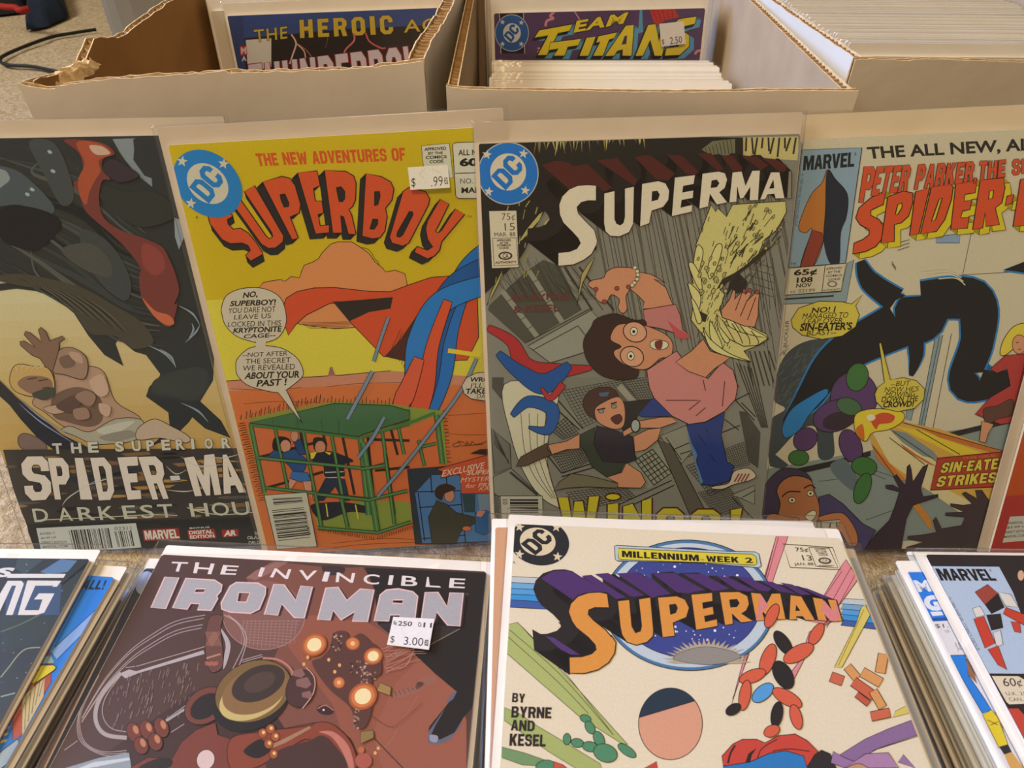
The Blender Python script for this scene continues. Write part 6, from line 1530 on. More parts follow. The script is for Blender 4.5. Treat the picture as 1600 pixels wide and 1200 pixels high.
    for k, w_ in enumerate(('APPROVED', 'BY THE', 'COMICS', 'CODE')): p.text(s, w_, B((1345 + 12 * k, 353 + 16 * k), (1440 + 6 * k, 355 + 16 * k), (1445 + 6 * k, 365 + 16 * k), (1350 + 12 * k, 364 + 16 * k)), (70, 60, 48), b=.02)
    p.ell(s, *B((1435, 455))[0], 10, 5, (70, 60, 48), rot=5); p.ell(s, *B((1435, 455))[0], 7, 3, (222, 204, 160), rot=5)
    p.text(s, 'CA', B((1412, 440), (1455, 441), (1460, 468), (1418, 467)), (70, 60, 48)); p.text(s, 'AUTHORITY', B((1380, 490), (1510, 492), (1516, 505), (1384, 503)), (70, 60, 48), b=.02)
    for w_, x0, y0, x1, y1 in (('BY', 218, 568, 325, 645), ('BYRNE', 212, 680, 545, 775), ('AND', 208, 792, 405, 882), ('KESEL', 196, 908, 498, 1010)):
        p.heavy('credit', w_, Cz((x0, y0), (x1, y0 + 10), (x1 - 4, y1 + 8), (x0 - 6, y1)), (38, 34, 32), gap=.1)
    # plain stand-ins for the tumbling shapes
    rd = (218, 96, 64)
    def pod(pts, col, **k): p.poly(c, pts, col, S=1, o=1.2, **k)
    for x, y, rx, ry, rot, col in ((1206, 962, 9, 20, 25, rd), (1224, 1004, 10, 22, -35, bkt), (1276, 990, 9, 19, 30, rd), (1248, 1020, 12, 26, 62, rd), (1200, 1030, 11, 26, 20, rd), (1176, 1056, 10, 22, 70, rd), (1224, 1054, 14, 24, -30, bkt), (1192, 1082, 11, 20, 50, (86, 158, 204)),
                                (1164, 1086, 9, 24, 10, rd), (1146, 1108, 8, 13, 60, bkt), (1230, 1090, 11, 26, -60, rd), (1214, 1116, 9, 20, 10, bkt), (1244, 1120, 9, 20, -15, rd), (1206, 1142, 9, 13, 65, rd)):
        p.ell(c, x, y, rx, ry, col, rot=rot, o=1.2)
    gn = (82, 140, 96)
    for x, y, rx, ry, rot in ((915, 1122, 9, 6, 20), (922, 1136, 7, 11, -30), (936, 1154, 8, 13, -25), (886, 1154, 6, 9, 0), (902, 1160, 10, 7, 10), (922, 1166, 12, 8, 10), (946, 1176, 19, 14, 20), (980, 1172, 17, 7, 35), (852, 1196, 15, 9, -10)):
        p.ell(c, x, y, rx, ry, gn, rot=rot, o=1.1)
    p.poly(c, Cz((560, 1140), (640, 1170), (720, 1240), (560, 1260)), (206, 84, 60), o=1)
    oc_ = (222, 156, 88)
    for x, y, w_, h_, rot, col in ((1308, 1060, 20, 16, 20, (208, 106, 70)), (1332, 1050, 24, 14, 50, oc_), (1350, 1076, 40, 16, 35, (208, 100, 66)), (1362, 1058, 34, 16, 30, oc_), (1378, 1036, 16, 30, 10, oc_), (1372, 1092, 30, 14, 60, oc_), (1376, 1116, 30, 15, -12, (208, 106, 70)), (1348, 1092, 24, 10, 38, (196, 90, 60))):
        ca, sa = math.cos(R(rot)), math.sin(R(rot))
        p.poly(c, [(x + a * ca * w_ / 2 - b_ * sa * h_ / 2, y + a * sa * w_ / 2 + b_ * ca * h_ / 2) for a, b_ in ((-1, -1), (1, -1), (1, 1), (-1, 1))], col, o=1.2)
    # half-navy, half-peach ball and red and blue bands: plain stand-ins
    x0, y0, r0 = 1048, 1130, 50
    p.ell(c, x0, y0, r0, r0 * 1.12, (222, 160, 122), o=1.3, n=60)
    a0 = R(198); arc = [(x0 + r0 * math.cos(a0 + math.pi * i / 30), y0 + r0 * 1.12 * math.sin(a0 + math.pi * i / 30)) for i in range(31)]
    p.poly(c, [(x, y) for x, y in arc if True] if False else [(x0 + r0 * math.cos(R(190) + R(130) * i / 30), y0 + r0 * 1.12 * math.sin(R(190) + R(130) * i / 30)) for i in range(31)], (34, 52, 66), o=1)
    pass
    p.poly(c, D((470, 1100), (560, 1000), (640, 960), (760, 960), (830, 990), (940, 930), (1080, 915), (1180, 970), (1270, 1060), (1200, 1180), (480, 1180)), (204, 70, 54), S=0, o=1.3)
    p.line(c, D((520, 1160), (540, 1080), (580, 1010)), 3, bkt); p.poly(c, D((660, 1170), (690, 1080), (760, 1030), (720, 1090), (700, 1170)), bkt); p.line(c, D((760, 1150), (800, 1040), (930, 960)), 1.4, bkt); p.line(c, D((890, 1060), (1030, 1040), (1200, 1060)), 1.4, bkt)
    p.poly(c, D((480, 1185), (700, 1150), (860, 1080), (1000, 1055), (1150, 1100), (1190, 1240), (480, 1250)), (40, 124, 178), S=0, o=1.3)
    p.poly(c, D((1180, 1190), (1240, 1090), (1300, 1050), (1370, 1080), (1440, 1240), (1180, 1240)), (44, 38, 40), o=1)
    p.poly(c, F6((90, 1160), (110, 1070), (200, 1120), (300, 1160), (330, 1180), (200, 1200)), (156, 118, 152), o=1); p.poly(c, F6((200, 1200), (360, 1090), (540, 1080), (620, 1200)), (176, 132, 160), o=1); p.poly(c, F6((620, 1150), (660, 1090), (760, 1200)), (156, 118, 152), o=1); p.poly(c, F6((230, 1190), (330, 1170), (420, 1250), (200, 1250)), (196, 150, 106), S=1, o=1)
    p.poly(c, Cz((1290, 1210), (1420, 1140), (1440, 1250)), (206, 70, 54), o=1)

# ---- black cover at the right ----------------------------------------------------
def art_black(p):
    E, F6, G = Zf(1280, 840, 5), Zf(1280, 960, 5), Zf(1440, 850, 10)
    b = 'corner_box'
    p.poly(b, E((875, 218), (1410, 220), (1520, 420), (1760, 1060), (1330, 1058)), (186, 204, 212), o=1)
    p.heavy(b, 'MARVEL', E((908, 236), (1335, 240), (1395, 332), (955, 330)), (24, 24, 24), gap=.05)
    p.text(b, 'R', E((1334, 240), (1350, 240), (1353, 260), (1337, 260)), (60, 60, 60))
    p.text(b, '© 1983 MARVEL COMICS GROUP', E((1030, 455), (1262, 870), (1235, 880), (1010, 465)), (80, 84, 88))
    # plain red, black and pale shards instead of a figure
    for q, col in ((E((1220, 420), (1320, 360), (1400, 430), (1300, 520)), (164, 70, 54)), (E((1300, 520), (1400, 430), (1450, 540), (1350, 590)), (34, 30, 30)), (E((1400, 420), (1500, 440), (1560, 540), (1460, 530)), (230, 222, 196)), (E((1460, 540), (1620, 600), (1620, 690), (1440, 590)), (204, 66, 40)),
                   (E((1200, 550), (1260, 530), (1300, 600), (1230, 620)), (232, 224, 200)), (E((1210, 630), (1290, 610), (1380, 820), (1300, 860)), (206, 66, 46)), (E((1310, 600), (1420, 590), (1440, 700), (1350, 720)), (40, 34, 32)), (E((1360, 740), (1420, 720), (1440, 830), (1390, 850)), (226, 224, 210)), (E((1320, 870), (1400, 840), (1470, 1030), (1400, 990)), (206, 66, 46)), (E((1500, 650), (1570, 660), (1580, 740), (1530, 730)), (206, 70, 50))):
        p.poly(b, q, col, o=.9)
    p.ell(b, *E((1580, 290))[0], 5, 8, (222, 176, 130))
    s = 'price_box'
    p.poly(s, F6((1350, 475), (1560, 475), (1640, 520), (1760, 690), (1490, 700), (1465, 680)), (236, 220, 180), o=1)
    p.text(s, '60¢', F6((1430, 490), (1580, 495), (1600, 570), (1455, 575)), (30, 28, 26))
    p.text(s, 'U.K. 25p', F6((1455, 600), (1640, 600), (1660, 635), (1475, 635)), (70, 66, 60))
    p.text(s, 'CAN. 75¢', F6((1480, 645), (1670, 645), (1690, 680), (1500, 680)), (70, 66, 60))
    p.poly('cover_art', F6((1480, 730), (1560, 730), (1900, 1100), (1900, 1500)), (204, 72, 52))

# ---- green-black cover at the left edge ------------------------------------------
def art_green(p):
    A, B = Zf(0, 840, 5.3333), Zf(0, 975, 5.3333)
    c = 'cover_art'
    p.poly(c, A((330, 280), (500, 175), (640, 185), (560, 280), (400, 300)), (92, 124, 150), S=0)
    p.poly(c, A((140, 175), (360, 175), (200, 300), (120, 250)), (62, 74, 68))
    p.poly(c, A((0, 640), (300, 560), (700, 250), (720, 200), (560, 600), (420, 800), (200, 900), (0, 960)), (46, 56, 46))
    rnd = random.Random(3)
    for k in range(60):
        x, y = A((rnd.uniform(0, 720), rnd.uniform(180, 1400)))[0]
        s = rnd.uniform(.4, 1.1)
        p.ell(c, x, y, s, s, (150, 160, 150), n=6)
    p.line(c, A((0, 780), (160, 720), (320, 640), (460, 560)), 2, (92, 108, 70))
    p.line(c, A((0, 1160), (80, 1060), (150, 970), (220, 920), (330, 910)), 1.8, (150, 158, 118))
    p.line(c, B((0, 600), (120, 570)), 2, (150, 158, 130))
    t = 'title'
    cr, nv = (230, 222, 204), (52, 76, 104)
    p.poly(t, A((50, 360), (180, 355), (510, 380), (490, 640), (40, 640)), (58, 80, 104))
    p.poly(t, A((75, 297), (545, 297), (525, 330), (50, 330)), cr)
    p.text(t, 'S', A((-12, 245), (135, 243), (68, 325), (-40, 325)), cr, b=.05)
    p.poly(t, A((-110, 640), (60, 355), (175, 355), (195, 380), (100, 640), (45, 640), (130, 395), (95, 395), (-20, 640)), cr)
    p.poly(t, A((225, 352), (508, 355), (470, 405), (430, 405), (445, 395), (290, 395), (200, 600), (320, 600), (350, 510), (280, 510), (320, 460), (450, 460), (365, 620), (300, 640), (145, 640)), cr)

# ---- smaller, partly hidden covers -----------------------------------------------
def art_sky(p):          # blue cover peeping out of the left pile
    A, B = Zf(0, 840, 5.3333), Zf(0, 975, 5.3333)
    c = 'cover_art'
    p.heavy('heading', 'ALL!', A((715, 345), (890, 350), (860, 428), (660, 425)), (28, 30, 36), gap=.12)
    p.poly(c, A((830, 560), (780, 700), (470, 1010), (420, 940)), (140, 176, 222), o=.9)
    p.poly(c, B((100, 600), (250, 480), (420, 300), (420, 480), (160, 940), (100, 960)), (190, 84, 52), o=.9)
    p.poly(c, B((180, 600), (370, 440), (360, 600), (180, 930)), (214, 196, 140), o=.8)
    p.lines(c, [tuple(B((215 + 40 * k, 560 - 40 * k), (200 + 30 * k, 880 - 70 * k))) for k in range(5)], .9, (90, 70, 50))
    p.poly(c, B((290, 280), (420, 250), (450, 320), (300, 330)), (150, 180, 180), o=.8); p.poly(c, B((375, 180), (400, 160), (410, 270), (375, 260)), (170, 60, 44), o=.8)
    p.poly(c, B((250, 340), (440, 335), (465, 355), (450, 380), (290, 490), (240, 490), (220, 560), (170, 570), (230, 440), (320, 375), (260, 375)), (232, 216, 50), o=1.6)
    for k in range(4): p.poly(c, B((30 - 12 * k, 800 + 55 * k), (90 - 10 * k, 790 + 55 * k), (70 - 10 * k, 815 + 55 * k), (10 - 10 * k, 825 + 55 * k)), (226, 200, 60))
    p.poly(c, B((-20, 1090), (80, 1000), (150, 960), (120, 1080), (30, 1180), (-20, 1200)), (168, 186, 190), S=1, o=1.2)

def art_azure(p):        # blue and yellow cover peeping out of the right pile
    E, F6 = Zf(1280, 840, 5), Zf(1280, 960, 5)
    c = 'cover_art'
    p.poly(c, E((690, 265), (1000, 262), (1100, 640), (880, 650)), (30, 128, 214))
    p.text('title', 'M', E((735, 328), (850, 325), (885, 415), (780, 420)), (236, 236, 240), b=.05)
    p.text('title', 'G', E((800, 450), (940, 440), (980, 560), (850, 575)), (236, 236, 240), b=.07)
    p.poly(c, E((870, 575), (960, 572), (975, 600), (890, 608)), (236, 236, 240))
    p.poly(c, E((870, 625), (1020, 615), (1030, 640), (885, 648)), (24, 84, 150))
    p.text('price_box', '$1.75', E((905, 670), (1090, 665), (1105, 700), (915, 705)), (60, 54, 50))
    p.text('price_box', 'US', E((985, 715), (1015, 713), (1022, 735), (990, 738)), (90, 84, 80))
    p.text('price_box', 'JUL', E((1055, 815), (1110, 813), (1120, 890), (1090, 890)), (110, 104, 98))
    p.poly(c, E((1030, 915), (1140, 912), (1160, 980)) + F6((1170, 470), (1300, 660), (1350, 740), (1280, 770), (1180, 600), (1080, 420), (1030, 320)), (34, 130, 208), o=1)
    p.poly(c, F6((1150, 330), (1200, 400), (1240, 540), (1170, 470)), (150, 104, 70))
    p.poly(c, F6((1280, 780), (1350, 740), (1400, 800), (1480, 1010), (1410, 1040), (1330, 880)), (232, 204, 44), o=1)
    p.lines(c, [tuple(F6((1320, 820), (1400, 860))), tuple(F6((1345, 860), (1400, 835)))], 1, K)
    p.poly(c, F6((1410, 1030), (1480, 1010), (1510, 1070), (1450, 1090)), (44, 42, 48))
    p.poly(c, F6((1450, 1090), (1510, 1070), (1640, 1250), (1520, 1250)), (216, 166, 84))

def art_rose(p):
    A, B = Zf(0, 840, 5.3333), Zf(0, 975, 5.3333)
    p.poly('cover_art', A((950, 480), (1020, 420), (1060, 410), (1020, 520), (960, 620)), (196, 150, 156), S=1)
    p.poly('cover_art', A((980, 520), (1030, 505), (1000, 600), (945, 615)), (44, 46, 90))

def art_navy(p):
    A = Zf(0, 840, 5.3333)
    p.ell('cover_art', *A((1200, 370))[0], 13, 20, (176, 190, 214), rot=25, o=2, oc=(24, 26, 44))

# ---- covers in the cartons ---------------------------------------------------------
def art_storm(p):
    A = Zf(350, 0, 4)
    c = 'cover_art'
    p.poly(c, A((-40, 90), (1500, 40), (1500, 140), (1000, 190), (400, 215), (-40, 250)), (50, 74, 134))
    p.poly(c, A((130, 240), (400, 215), (760, 180), (1500, 150), (1500, 700), (130, 700)), (34, 28, 30))
    p.poly(c, A((-20, 90), (115, 90), (150, 700), (-20, 700)), (44, 64, 112))
    wh = (214, 176, 160)
    p.line(c, A((420, 215), (450, 270), (430, 340), (410, 400)), 2.4, wh); p.line(c, A((450, 270), (500, 320), (510, 380)), 1.8, wh); p.line(c, A((470, 280), (520, 320), (550, 360)), 1.2, (176, 110, 90))
    p.line(c, A((800, 190), (815, 250), (760, 310), (750, 350)), 2.6, (206, 112, 110)); p.line(c, A((885, 205), (910, 260), (980, 300), (1010, 300)), 2.6, (196, 90, 100)); p.line(c, A((650, 230), (640, 280), (630, 300)), .9, (120, 90, 84))
    p.poly(c, A((135, 250), (295, 240), (295, 420), (150, 450)), (206, 202, 190))
    t = 'title'
    ye = (198, 172, 56)
    p.text(t, 'THE', A((185, 188), (395, 165), (395, 240), (195, 265)), ye, b=.01, o=.02, space=1.15)
    p.heavy(t, 'HEROIC', A((470, 125), (1050, 95), (1060, 212), (475, 238)), ye, o=.8, gap=.36)
    p.text(t, 'AGE', A((1125, 125), (1420, 105), (1420, 185), (1125, 205)), ye, b=.01, o=.02, space=1.1)
    p.heavy(t, 'THUNDERBOLTS', A((150, 405), (1400, 260), (1440, 560), (170, 630)), (206, 196, 204), o=1.6, oc=(150, 40, 56), gap=.2)
    p.poly('publisher_box', A((98, 288), (140, 286), (145, 345), (102, 348)), (168, 50, 60))
    p.text('publisher_box', 'M', A((104, 296), (138, 294), (140, 338), (106, 340)), (214, 190, 186), b=.04)
    p.text('publisher_box', 'A', A((108, 352), (140, 350), (142, 382), (110, 384)), (206, 196, 196), b=.04)

def art_violet(p):
    A, B = Zf(680, 0, 4), Zf(1000, 0, 4)
    c = 'cover_art'
    p.poly(c, A((400, 84), (552, 80), (560, 335), (412, 335)), (30, 27, 32))
    p.lines(c, [tuple(A((402, 84), (412, 335))), tuple(A((552, 80), (560, 335)))], 1, (200, 190, 190))
    p.line(c, A((745, 75), (720, 100), (740, 115), (700, 130), (690, 165)), 4, (206, 130, 140)); p.line(c, A((870, 70), (890, 100), (905, 125)), 2, (200, 130, 140))
    p.line(c, A((640, 300), (660, 310), (640, 330)), 3, (206, 130, 140)); p.line(c, B((410, 270), (400, 310), (360, 320), (345, 340)), 4, (206, 130, 140))
    p.poly(c, B((60, 62), (215, 55), (245, 105), (150, 130), (110, 180), (85, 130)), (186, 46, 40)); p.lines(c, [tuple(B((80 + 30 * k, 62), (110 + 25 * k, 130))) for k in range(5)], .8, (110, 26, 26))
    p.poly(c, A((1280, 60), (1295, 60), (1300, 200), (1270, 210)), (84, 150, 176))
    t = 'title'
    ye, bl = (222, 196, 40), (84, 150, 180)
    let = [A((620, 235), (650, 188), (860, 150), (840, 195), (770, 208), (700, 345), (640, 345), (705, 222), (640, 235)), A((720, 265), (915, 240), (895, 285), (830, 295), (810, 350), (740, 350), (770, 305), (710, 315)), A((945, 235), (1005, 230), (960, 350), (900, 350)), A((1020, 225), (1140, 200), (1120, 240), (1090, 248), (1050, 350), (985, 350), (1030, 262), (1005, 268)), A((1190, 160), (1245, 155), (1230, 350), (1170, 350), (1172, 310), (1140, 320), (1120, 350), (1060, 350)), A((1330, 155), (1380, 150), (1400, 260), (1420, 150), (1470, 150), (1420, 350), (1370, 350), (1345, 250), (1300, 350), (1250, 350)), B((290, 110), (355, 102), (345, 150), (285, 165), (250, 180), (310, 220), (310, 290), (250, 345), (155, 350), (165, 300), (240, 290), (245, 250), (200, 220), (200, 160), (240, 120))]
    for q in let:
        p.sweep(t, [q], (7, 5), bl)
        p.sweep(t, [q], (-4, 5), (26, 24, 26))
    p.block(t, [(q, []) for q in let], ye, bl, (0, 0), o=1.3)
    p.poly(t, A((1185, 225), (1200, 222), (1195, 275), (1165, 280)), (60, 40, 60))
    p.text(t, 'EAM', A((885, 130), (1210, 75), (1175, 148), (865, 205)), ye, b=.04, o=.03, space=1.15)
    p.roundel('publisher_roundel', (800, 51.5), (25.5, -1), (-1, -28), (0, 0), .54, (40, 88, 150), (206, 202, 190), [(-.55, .62), (.60, .55), (-.60, -.60), (.55, -.64)], rim=(200, 190, 190))

def stick_violet(pr, root, top):
    B = Zf(1000, 0, 4)
    sticker(pr, root, top, B((115, 148), (268, 132), (278, 272), (128, 290)),
            [('$', B((130, 245), (146, 243), (148, 278), (132, 280)), 0), ('2.50', B((180, 232), (255, 224), (258, 266), (183, 276)), 0)], 'white price sticker reading $ 2.50')
# ------------------------------------------------------------------ the room: carpet
def carpet():
    V, Fc = [], []
    def patch(x0, x1, y0, y1, st, amp, sc, hole=None):
        nx, ny = int((x1 - x0) / st), int((y1 - y0) / st)
        k = len(V)
        for j in range(ny + 1):
            for i in range(nx + 1):
                x, y = x0 + (x1 - x0) * i / nx, y0 + (y1 - y0) * j / ny
                h = noise.noise(Vector((x * sc, y * sc, 0.3))) * .6 + noise.noise(Vector((x * sc * 2.3, y * sc * 2.3, 5.1))) * .5
                V.append((x, y, -0.0005 - amp * (0.55 - 0.5 * h)))
        for j in range(ny):
            for i in range(nx):
                a = k + j * (nx + 1) + i
                Fc.append((a, a + 1, a + nx + 2, a + nx + 1))
    patch(-0.56, 0.56, 0.18, 0.40, 0.0028, 0.006, 105)
    patch(-2.4, 2.4, 0.40, 3.2, 0.022, 0.006, 40)
    patch(-2.4, 2.4, -1.4, 0.18, 0.06, 0.003, 30)
    patch(-2.4, -0.56, 0.18, 0.40, 0.02, 0.004, 40)
    patch(0.56, 2.4, 0.18, 0.40, 0.02, 0.004, 40)
    m = noisy('looped_carpet', lin((162, 144, 116)), lin((206, 190, 162)), 170, 0.95, 0.9, 520, spec=0.05, dist=0.003)
    o = mesh_obj('floor', V, Fc, m, smooth=True)
    o['kind'] = 'structure'
carpet()

# ------------------------------------------------------------------ cardboard cartons
OUT_C = noisy('coated_white_card', lin((208, 200, 186)), lin((222, 215, 201)), 9, 0.45, 0.12, 60, detail=5, dist=0.003)
KRAFT = noisy('brown_kraft', lin((172, 132, 82)), lin((190, 148, 94)), 30, 0.85, 0.1, 400, dist=0.001)
KRAFT_P = noisy('pale_kraft', lin((166, 142, 110)), lin((180, 156, 124)), 24, 0.8, 0.1, 300, dist=0.001)
EDGE = noisy('torn_card_edge', lin((206, 176, 130)), lin((234, 212, 172)), 220, 0.95, 0.5, 500, dist=0.001)
FLUTE = noisy('corrugated_core', lin((168, 134, 92)), lin((206, 172, 124)), 160, 0.95)
T_C = 0.0042

def panel(name, parent, A, B, prof, inward, mats, rag=0.0, seed=0, n=70, label=None, core=True, T_C=0.0042, bow=0.0):
    """one corrugated wall from A to B (outer face on the floor); prof: [(s, z)] rim; inward: unit vector into the box"""
    A, B = Vector(A), Vector(B)
    rnd = random.Random(seed)
    def zs(s):
        for (a, za), (b, zb) in zip(prof, prof[1:]):
            if a <= s <= b: return za + (zb - za) * (s - a) / (b - a)
        return prof[-1][1] if s > prof[-1][0] else prof[0][1]
    V, Fc, Fm = [], [], []
    lt = 0.0007
    L = (B - A).length
    for li, (d0, d1) in enumerate(((0, lt), (T_C - lt, T_C))):
        k = len(V)
        for i in range(n + 1):
            s = i / n
            z = zs(s) + rag * (noise.noise(Vector((s * L * 90, seed + li * 9.1, 0))) * .7 + noise.noise(Vector((s * L * 260, seed + li * 3.3, 4))) * .4)
            P = A + (B - A) * s
            bulge = inward * (-bow * math.sin(math.pi * s))
            for d in (d0, d1):
                q = P + inward * d + bulge
                V += [(q.x, q.y, 0.001), (q.x, q.y, z)]
        for i in range(n):
            a = k + 4 * i; b = a + 4
            Fc += [(a, b, b + 1, a + 1), (a + 2, a + 3, b + 3, b + 2), (a + 1, b + 1, b + 3, a + 3), (a, a + 2, b + 2, b)]
            Fm += ([0, 2, 2, 2] if li == 0 else [2, 1, 2, 2])
        e = k + 4 * n
        Fc += [(k, k + 1, k + 3, k + 2), (e, e + 2, e + 3, e + 1)]
        Fm += [2, 2]
    o = mesh_obj(name, V, Fc, mats, parent, fmat=Fm)
    if label: o['label'] = label
    if core:
        V, Fc = [], []
        N = int(L / 0.0008)
        for i in range(N + 1):
            s = i / N
            P = A + (B - A) * s + inward * (-bow * math.sin(math.pi * s) + T_C / 2 + (T_C / 2 - lt) * math.sin(2 * math.pi * s * L / 0.0058))
            z = zs(s) - 0.0006 + rag * .6 * noise.noise(Vector((s * L * 120, seed + 20, 0)))
            V += [(P.x, P.y, z - 0.02), (P.x, P.y, z)]
            if i: Fc.append((2 * i - 2, 2 * i, 2 * i + 1, 2 * i - 1))
        mesh_obj('corrugated_core', V, Fc, FLUTE, o, smooth=True)
    return o

def carton(name, label, FL, FR, BR, BL, profs, mats, rag, seed, ts=(.0042, .0058, .0042, .0058), bows=(0, 0, 0, 0)):
    root = empty(name, Matrix.Translation(((FL[0] + FR[0]) / 2, (FL[1] + BL[1]) / 2, 0)))
    tag(root, label, 'cardboard box', 'cartons holding filed comics')
    off = Vector(root.location)
    P = [Vector((q[0], q[1], 0)) - off for q in (FL, FR, BR, BL)]
    c = sum(P, Vector()) / 4
    names = ('front_panel', 'right_panel', 'back_panel', 'left_panel')
    for i in range(4):
        a, b = P[i], P[(i + 1) % 4]
        d = (b - a).normalized()
        nrm = Vector((-d.y, d.x, 0))
        if (c - a).dot(nrm) < 0: nrm = -nrm
        if i % 2: a, b = a + d * T_C, b - d * T_C      # side walls fit between front and back
        panel(names[i], root, a, b, profs[i], nrm, mats[i], rag, seed + i, T_C=ts[i], bow=bows[i])
    bt = 0.0011
    V = [(q.x * .985 + c.x * .015, q.y * .985 + c.y * .015, z) for z in (0.0006, bt) for q in P]
    mesh_obj('bottom_panel', V, [(3, 2, 1, 0), (4, 5, 6, 7), (0, 1, 5, 4), (1, 2, 6, 5), (2, 3, 7, 6), (3, 0, 4, 7)], [KRAFT], root)
    return root

HB = 0.2735
def prof_px(pts, Y, x0, x1):
    q = [on_y(px, py, Y) for px, py in pts]
    pr = sorted(((v.x - x0) / (x1 - x0), v.z) for v in q)
    return [(max(0, min(1, s)), z) for s, z in pr]

flat = lambda z: [(0, z), (1, z)]
# worn carton on the left
Y1 = 0.384
a = on_y(28, 130, Y1); b = on_y(662, 97, Y1)
bl_ = on_z(262, 0, HB)
dl = Vector((bl_.x - a.x, bl_.y - a.y)).normalized() * 0.42
br_ = on_z(716, 0, 0.284)
dr = Vector((br_.x - b.x, br_.y - b.y)).normalized() * 0.42
front1 = prof_px([(28, 130), (38, 134), (60, 138), (80, 138), (110, 131), (150, 127), (200, 121), (250, 119), (300, 116), (350, 112), (400, 113), (450, 113), (480, 110), (550, 108), (600, 103), (640, 99), (662, 95)], Y1, a.x, b.x)
m_br = [OUT_C, KRAFT, EDGE]; m_pl = [OUT_C, KRAFT_P, EDGE]
zR = front1[-1][1]
carton('cardboard_carton', 'worn white carton with torn rim and brown inside, leftmost of the three cartons', (a.x, a.y), (b.x, b.y), (-.0405, b.y + dr.y), (a.x + dl.x, a.y + dl.y),
       [front1, [(0, zR), (.06, zR + .002), (.2, 0.284), (1, 0.286)], flat(HB + .004), [(0, HB), (.6, HB + .001), (.78, HB - .004), (.84, HB + .003), (.9, HB - .009), (.96, HB - .004), (1, front1[0][1])]], [m_br] * 4, 0.0019, 3, (.0046, .0085, .0042, .006), (0, .006, 0, 0))
# torn lump of card at the worn corner
def torn_corner(root_name):
    root = bpy.data.objects[root_name]
    rnd = random.Random(9)
    V, Fc = [], []
    P0 = on_z(80, 112, HB - .004) - Vector(root.location)
    for j in range(7):
        for i in range(15):
            t = i / 14
            x = P0.x - 0.004 + 0.012 * t + rnd.uniform(-.0012, .0012)
            y = P0.y - 0.010 + 0.030 * t + 0.0014 * j
            z = HB - 0.012 + 0.007 * math.sin(math.pi * j / 6) * (0.5 + 0.5 * math.sin(math.pi * t)) + rnd.uniform(-.0016, .0016) + .005 * t
            V.append((x + 0.0018 * j, y - 0.001 * j, z))
    for j in range(6):
        for i in range(14):
            k = j * 15 + i
            Fc.append((k, k + 1, k + 16, k + 15))
    mesh_obj('torn_flap', V, Fc, EDGE, root)
torn_corner('cardboard_carton')

# middle carton
Y2 = 0.3728
a2 = on_y(697, 139, Y2); b2 = on_y(1341, 145, Y2)
r2 = on_z(1183, 0, HB); l2 = on_z(728, 0, HB)
dr2 = Vector((r2.x - b2.x, r2.y - b2.y)).normalized() * 0.42
dl2 = Vector((l2.x - a2.x, l2.y - a2.y)).normalized() * 0.42
front2 = prof_px([(697, 134), (705, 137), (720, 139), (800, 141), (900, 142), (1000, 144), (1100, 144), (1200, 142), (1300, 142), (1341, 142)], Y2, a2.x, b2.x)
carton('cardboard_carton', 'middle white carton with clean corrugated rim, yellow lettered comic inside', (a2.x, a2.y), (b2.x, b2.y), (b2.x + dr2.x, b2.y + dr2.y), (a2.x + dl2.x, a2.y + dl2.y),
       [front2, flat(HB), flat(HB), flat(HB)], [m_pl] * 4, 0.0005, 13)
# right carton, set back a little
Y3 = 0.425
a3 = on_y(1337, 92, Y3); x3 = a3.x + 0.21
l3 = on_z(1205, 0, a3.z)
dl3 = Vector((l3.x - a3.x, l3.y - a3.y)).normalized() * 0.42
front3 = prof_px([(1337, 93), (1360, 92), (1420, 95), (1440, 92), (1500, 94), (1560, 96), (1600, 97), (1650, 98)], Y3, a3.x, x3)
carton('cardboard_carton', 'white carton at the right packed level with pale comic tops', (a3.x, Y3), (x3, Y3), (x3 + dl3.x, Y3 + dl3.y), (.1835, Y3 + dl3.y),
       [front3, flat(a3.z), flat(a3.z), flat(a3.z)], [m_pl] * 4, 0.0009, 23, bows=(0, 0, 0, .0069))

# ------------------------------------------------------------------ standing row of comics
STAND = 'bagged comics standing in a row against the cartons'
comic('comic_book', 'dark painted comic with orange ribbon and white cracked title, far left of standing row', 'comic book',
      pose(-.3174, .2850, .0012, 73.24, 1.01, 1.10), .168, .260, (44, 44, 40), MID, board=(.002, .005, 0, .0085), bag=(.004, .0075, .001, .0095), art=art_dark,
      names={'title': ('title_lettering', None), 'barcode': ('barcode_box', None), 'publisher_box': ('publisher_box', None), 'credit': ('credit_lettering', None)}, group=STAND, seed=0)
comic('comic_book', 'yellow comic with red arched block title and green cage, in standing row', 'comic book',
      pose(-.1605, .2820, .0022, 74.53, 2.35, 2.76), .168, .260, (192, 156, 18), MID, board=(.0045, .003, 0, .0085), bag=(.0055, .0055, .002, .0095), art=art_yellow, stick=stick_yellow,
      names={'title': ('title_lettering', None), 'heading': ('heading_lettering', None), 'publisher_roundel': ('publisher_roundel', None), 'price_box': ('price_box', None), 'speech_balloon': ('speech_balloon', None), 'banner': ('caption_banner', None), 'barcode': ('barcode_box', None)}, group=STAND, seed=1)
comic('comic_book', 'grey city comic with cream slanted title and falling figures, centre of standing row', 'comic book',
      pose(-.0086, .2623, .0103, 69.56, 2.23, 1.32), .1655, .260, (120, 110, 90), MID, board=(.0022, .001, 0, .0105), bag=(.003, .002, .001, .0112), art=art_city,
      names={'title': ('title_lettering', None), 'credit': ('credit_lettering', None), 'publisher_roundel': ('publisher_roundel', None), 'price_box': ('price_box', None), 'caption': ('caption_lettering', None), 'barcode': ('barcode_box', None)}, group=STAND, seed=2)
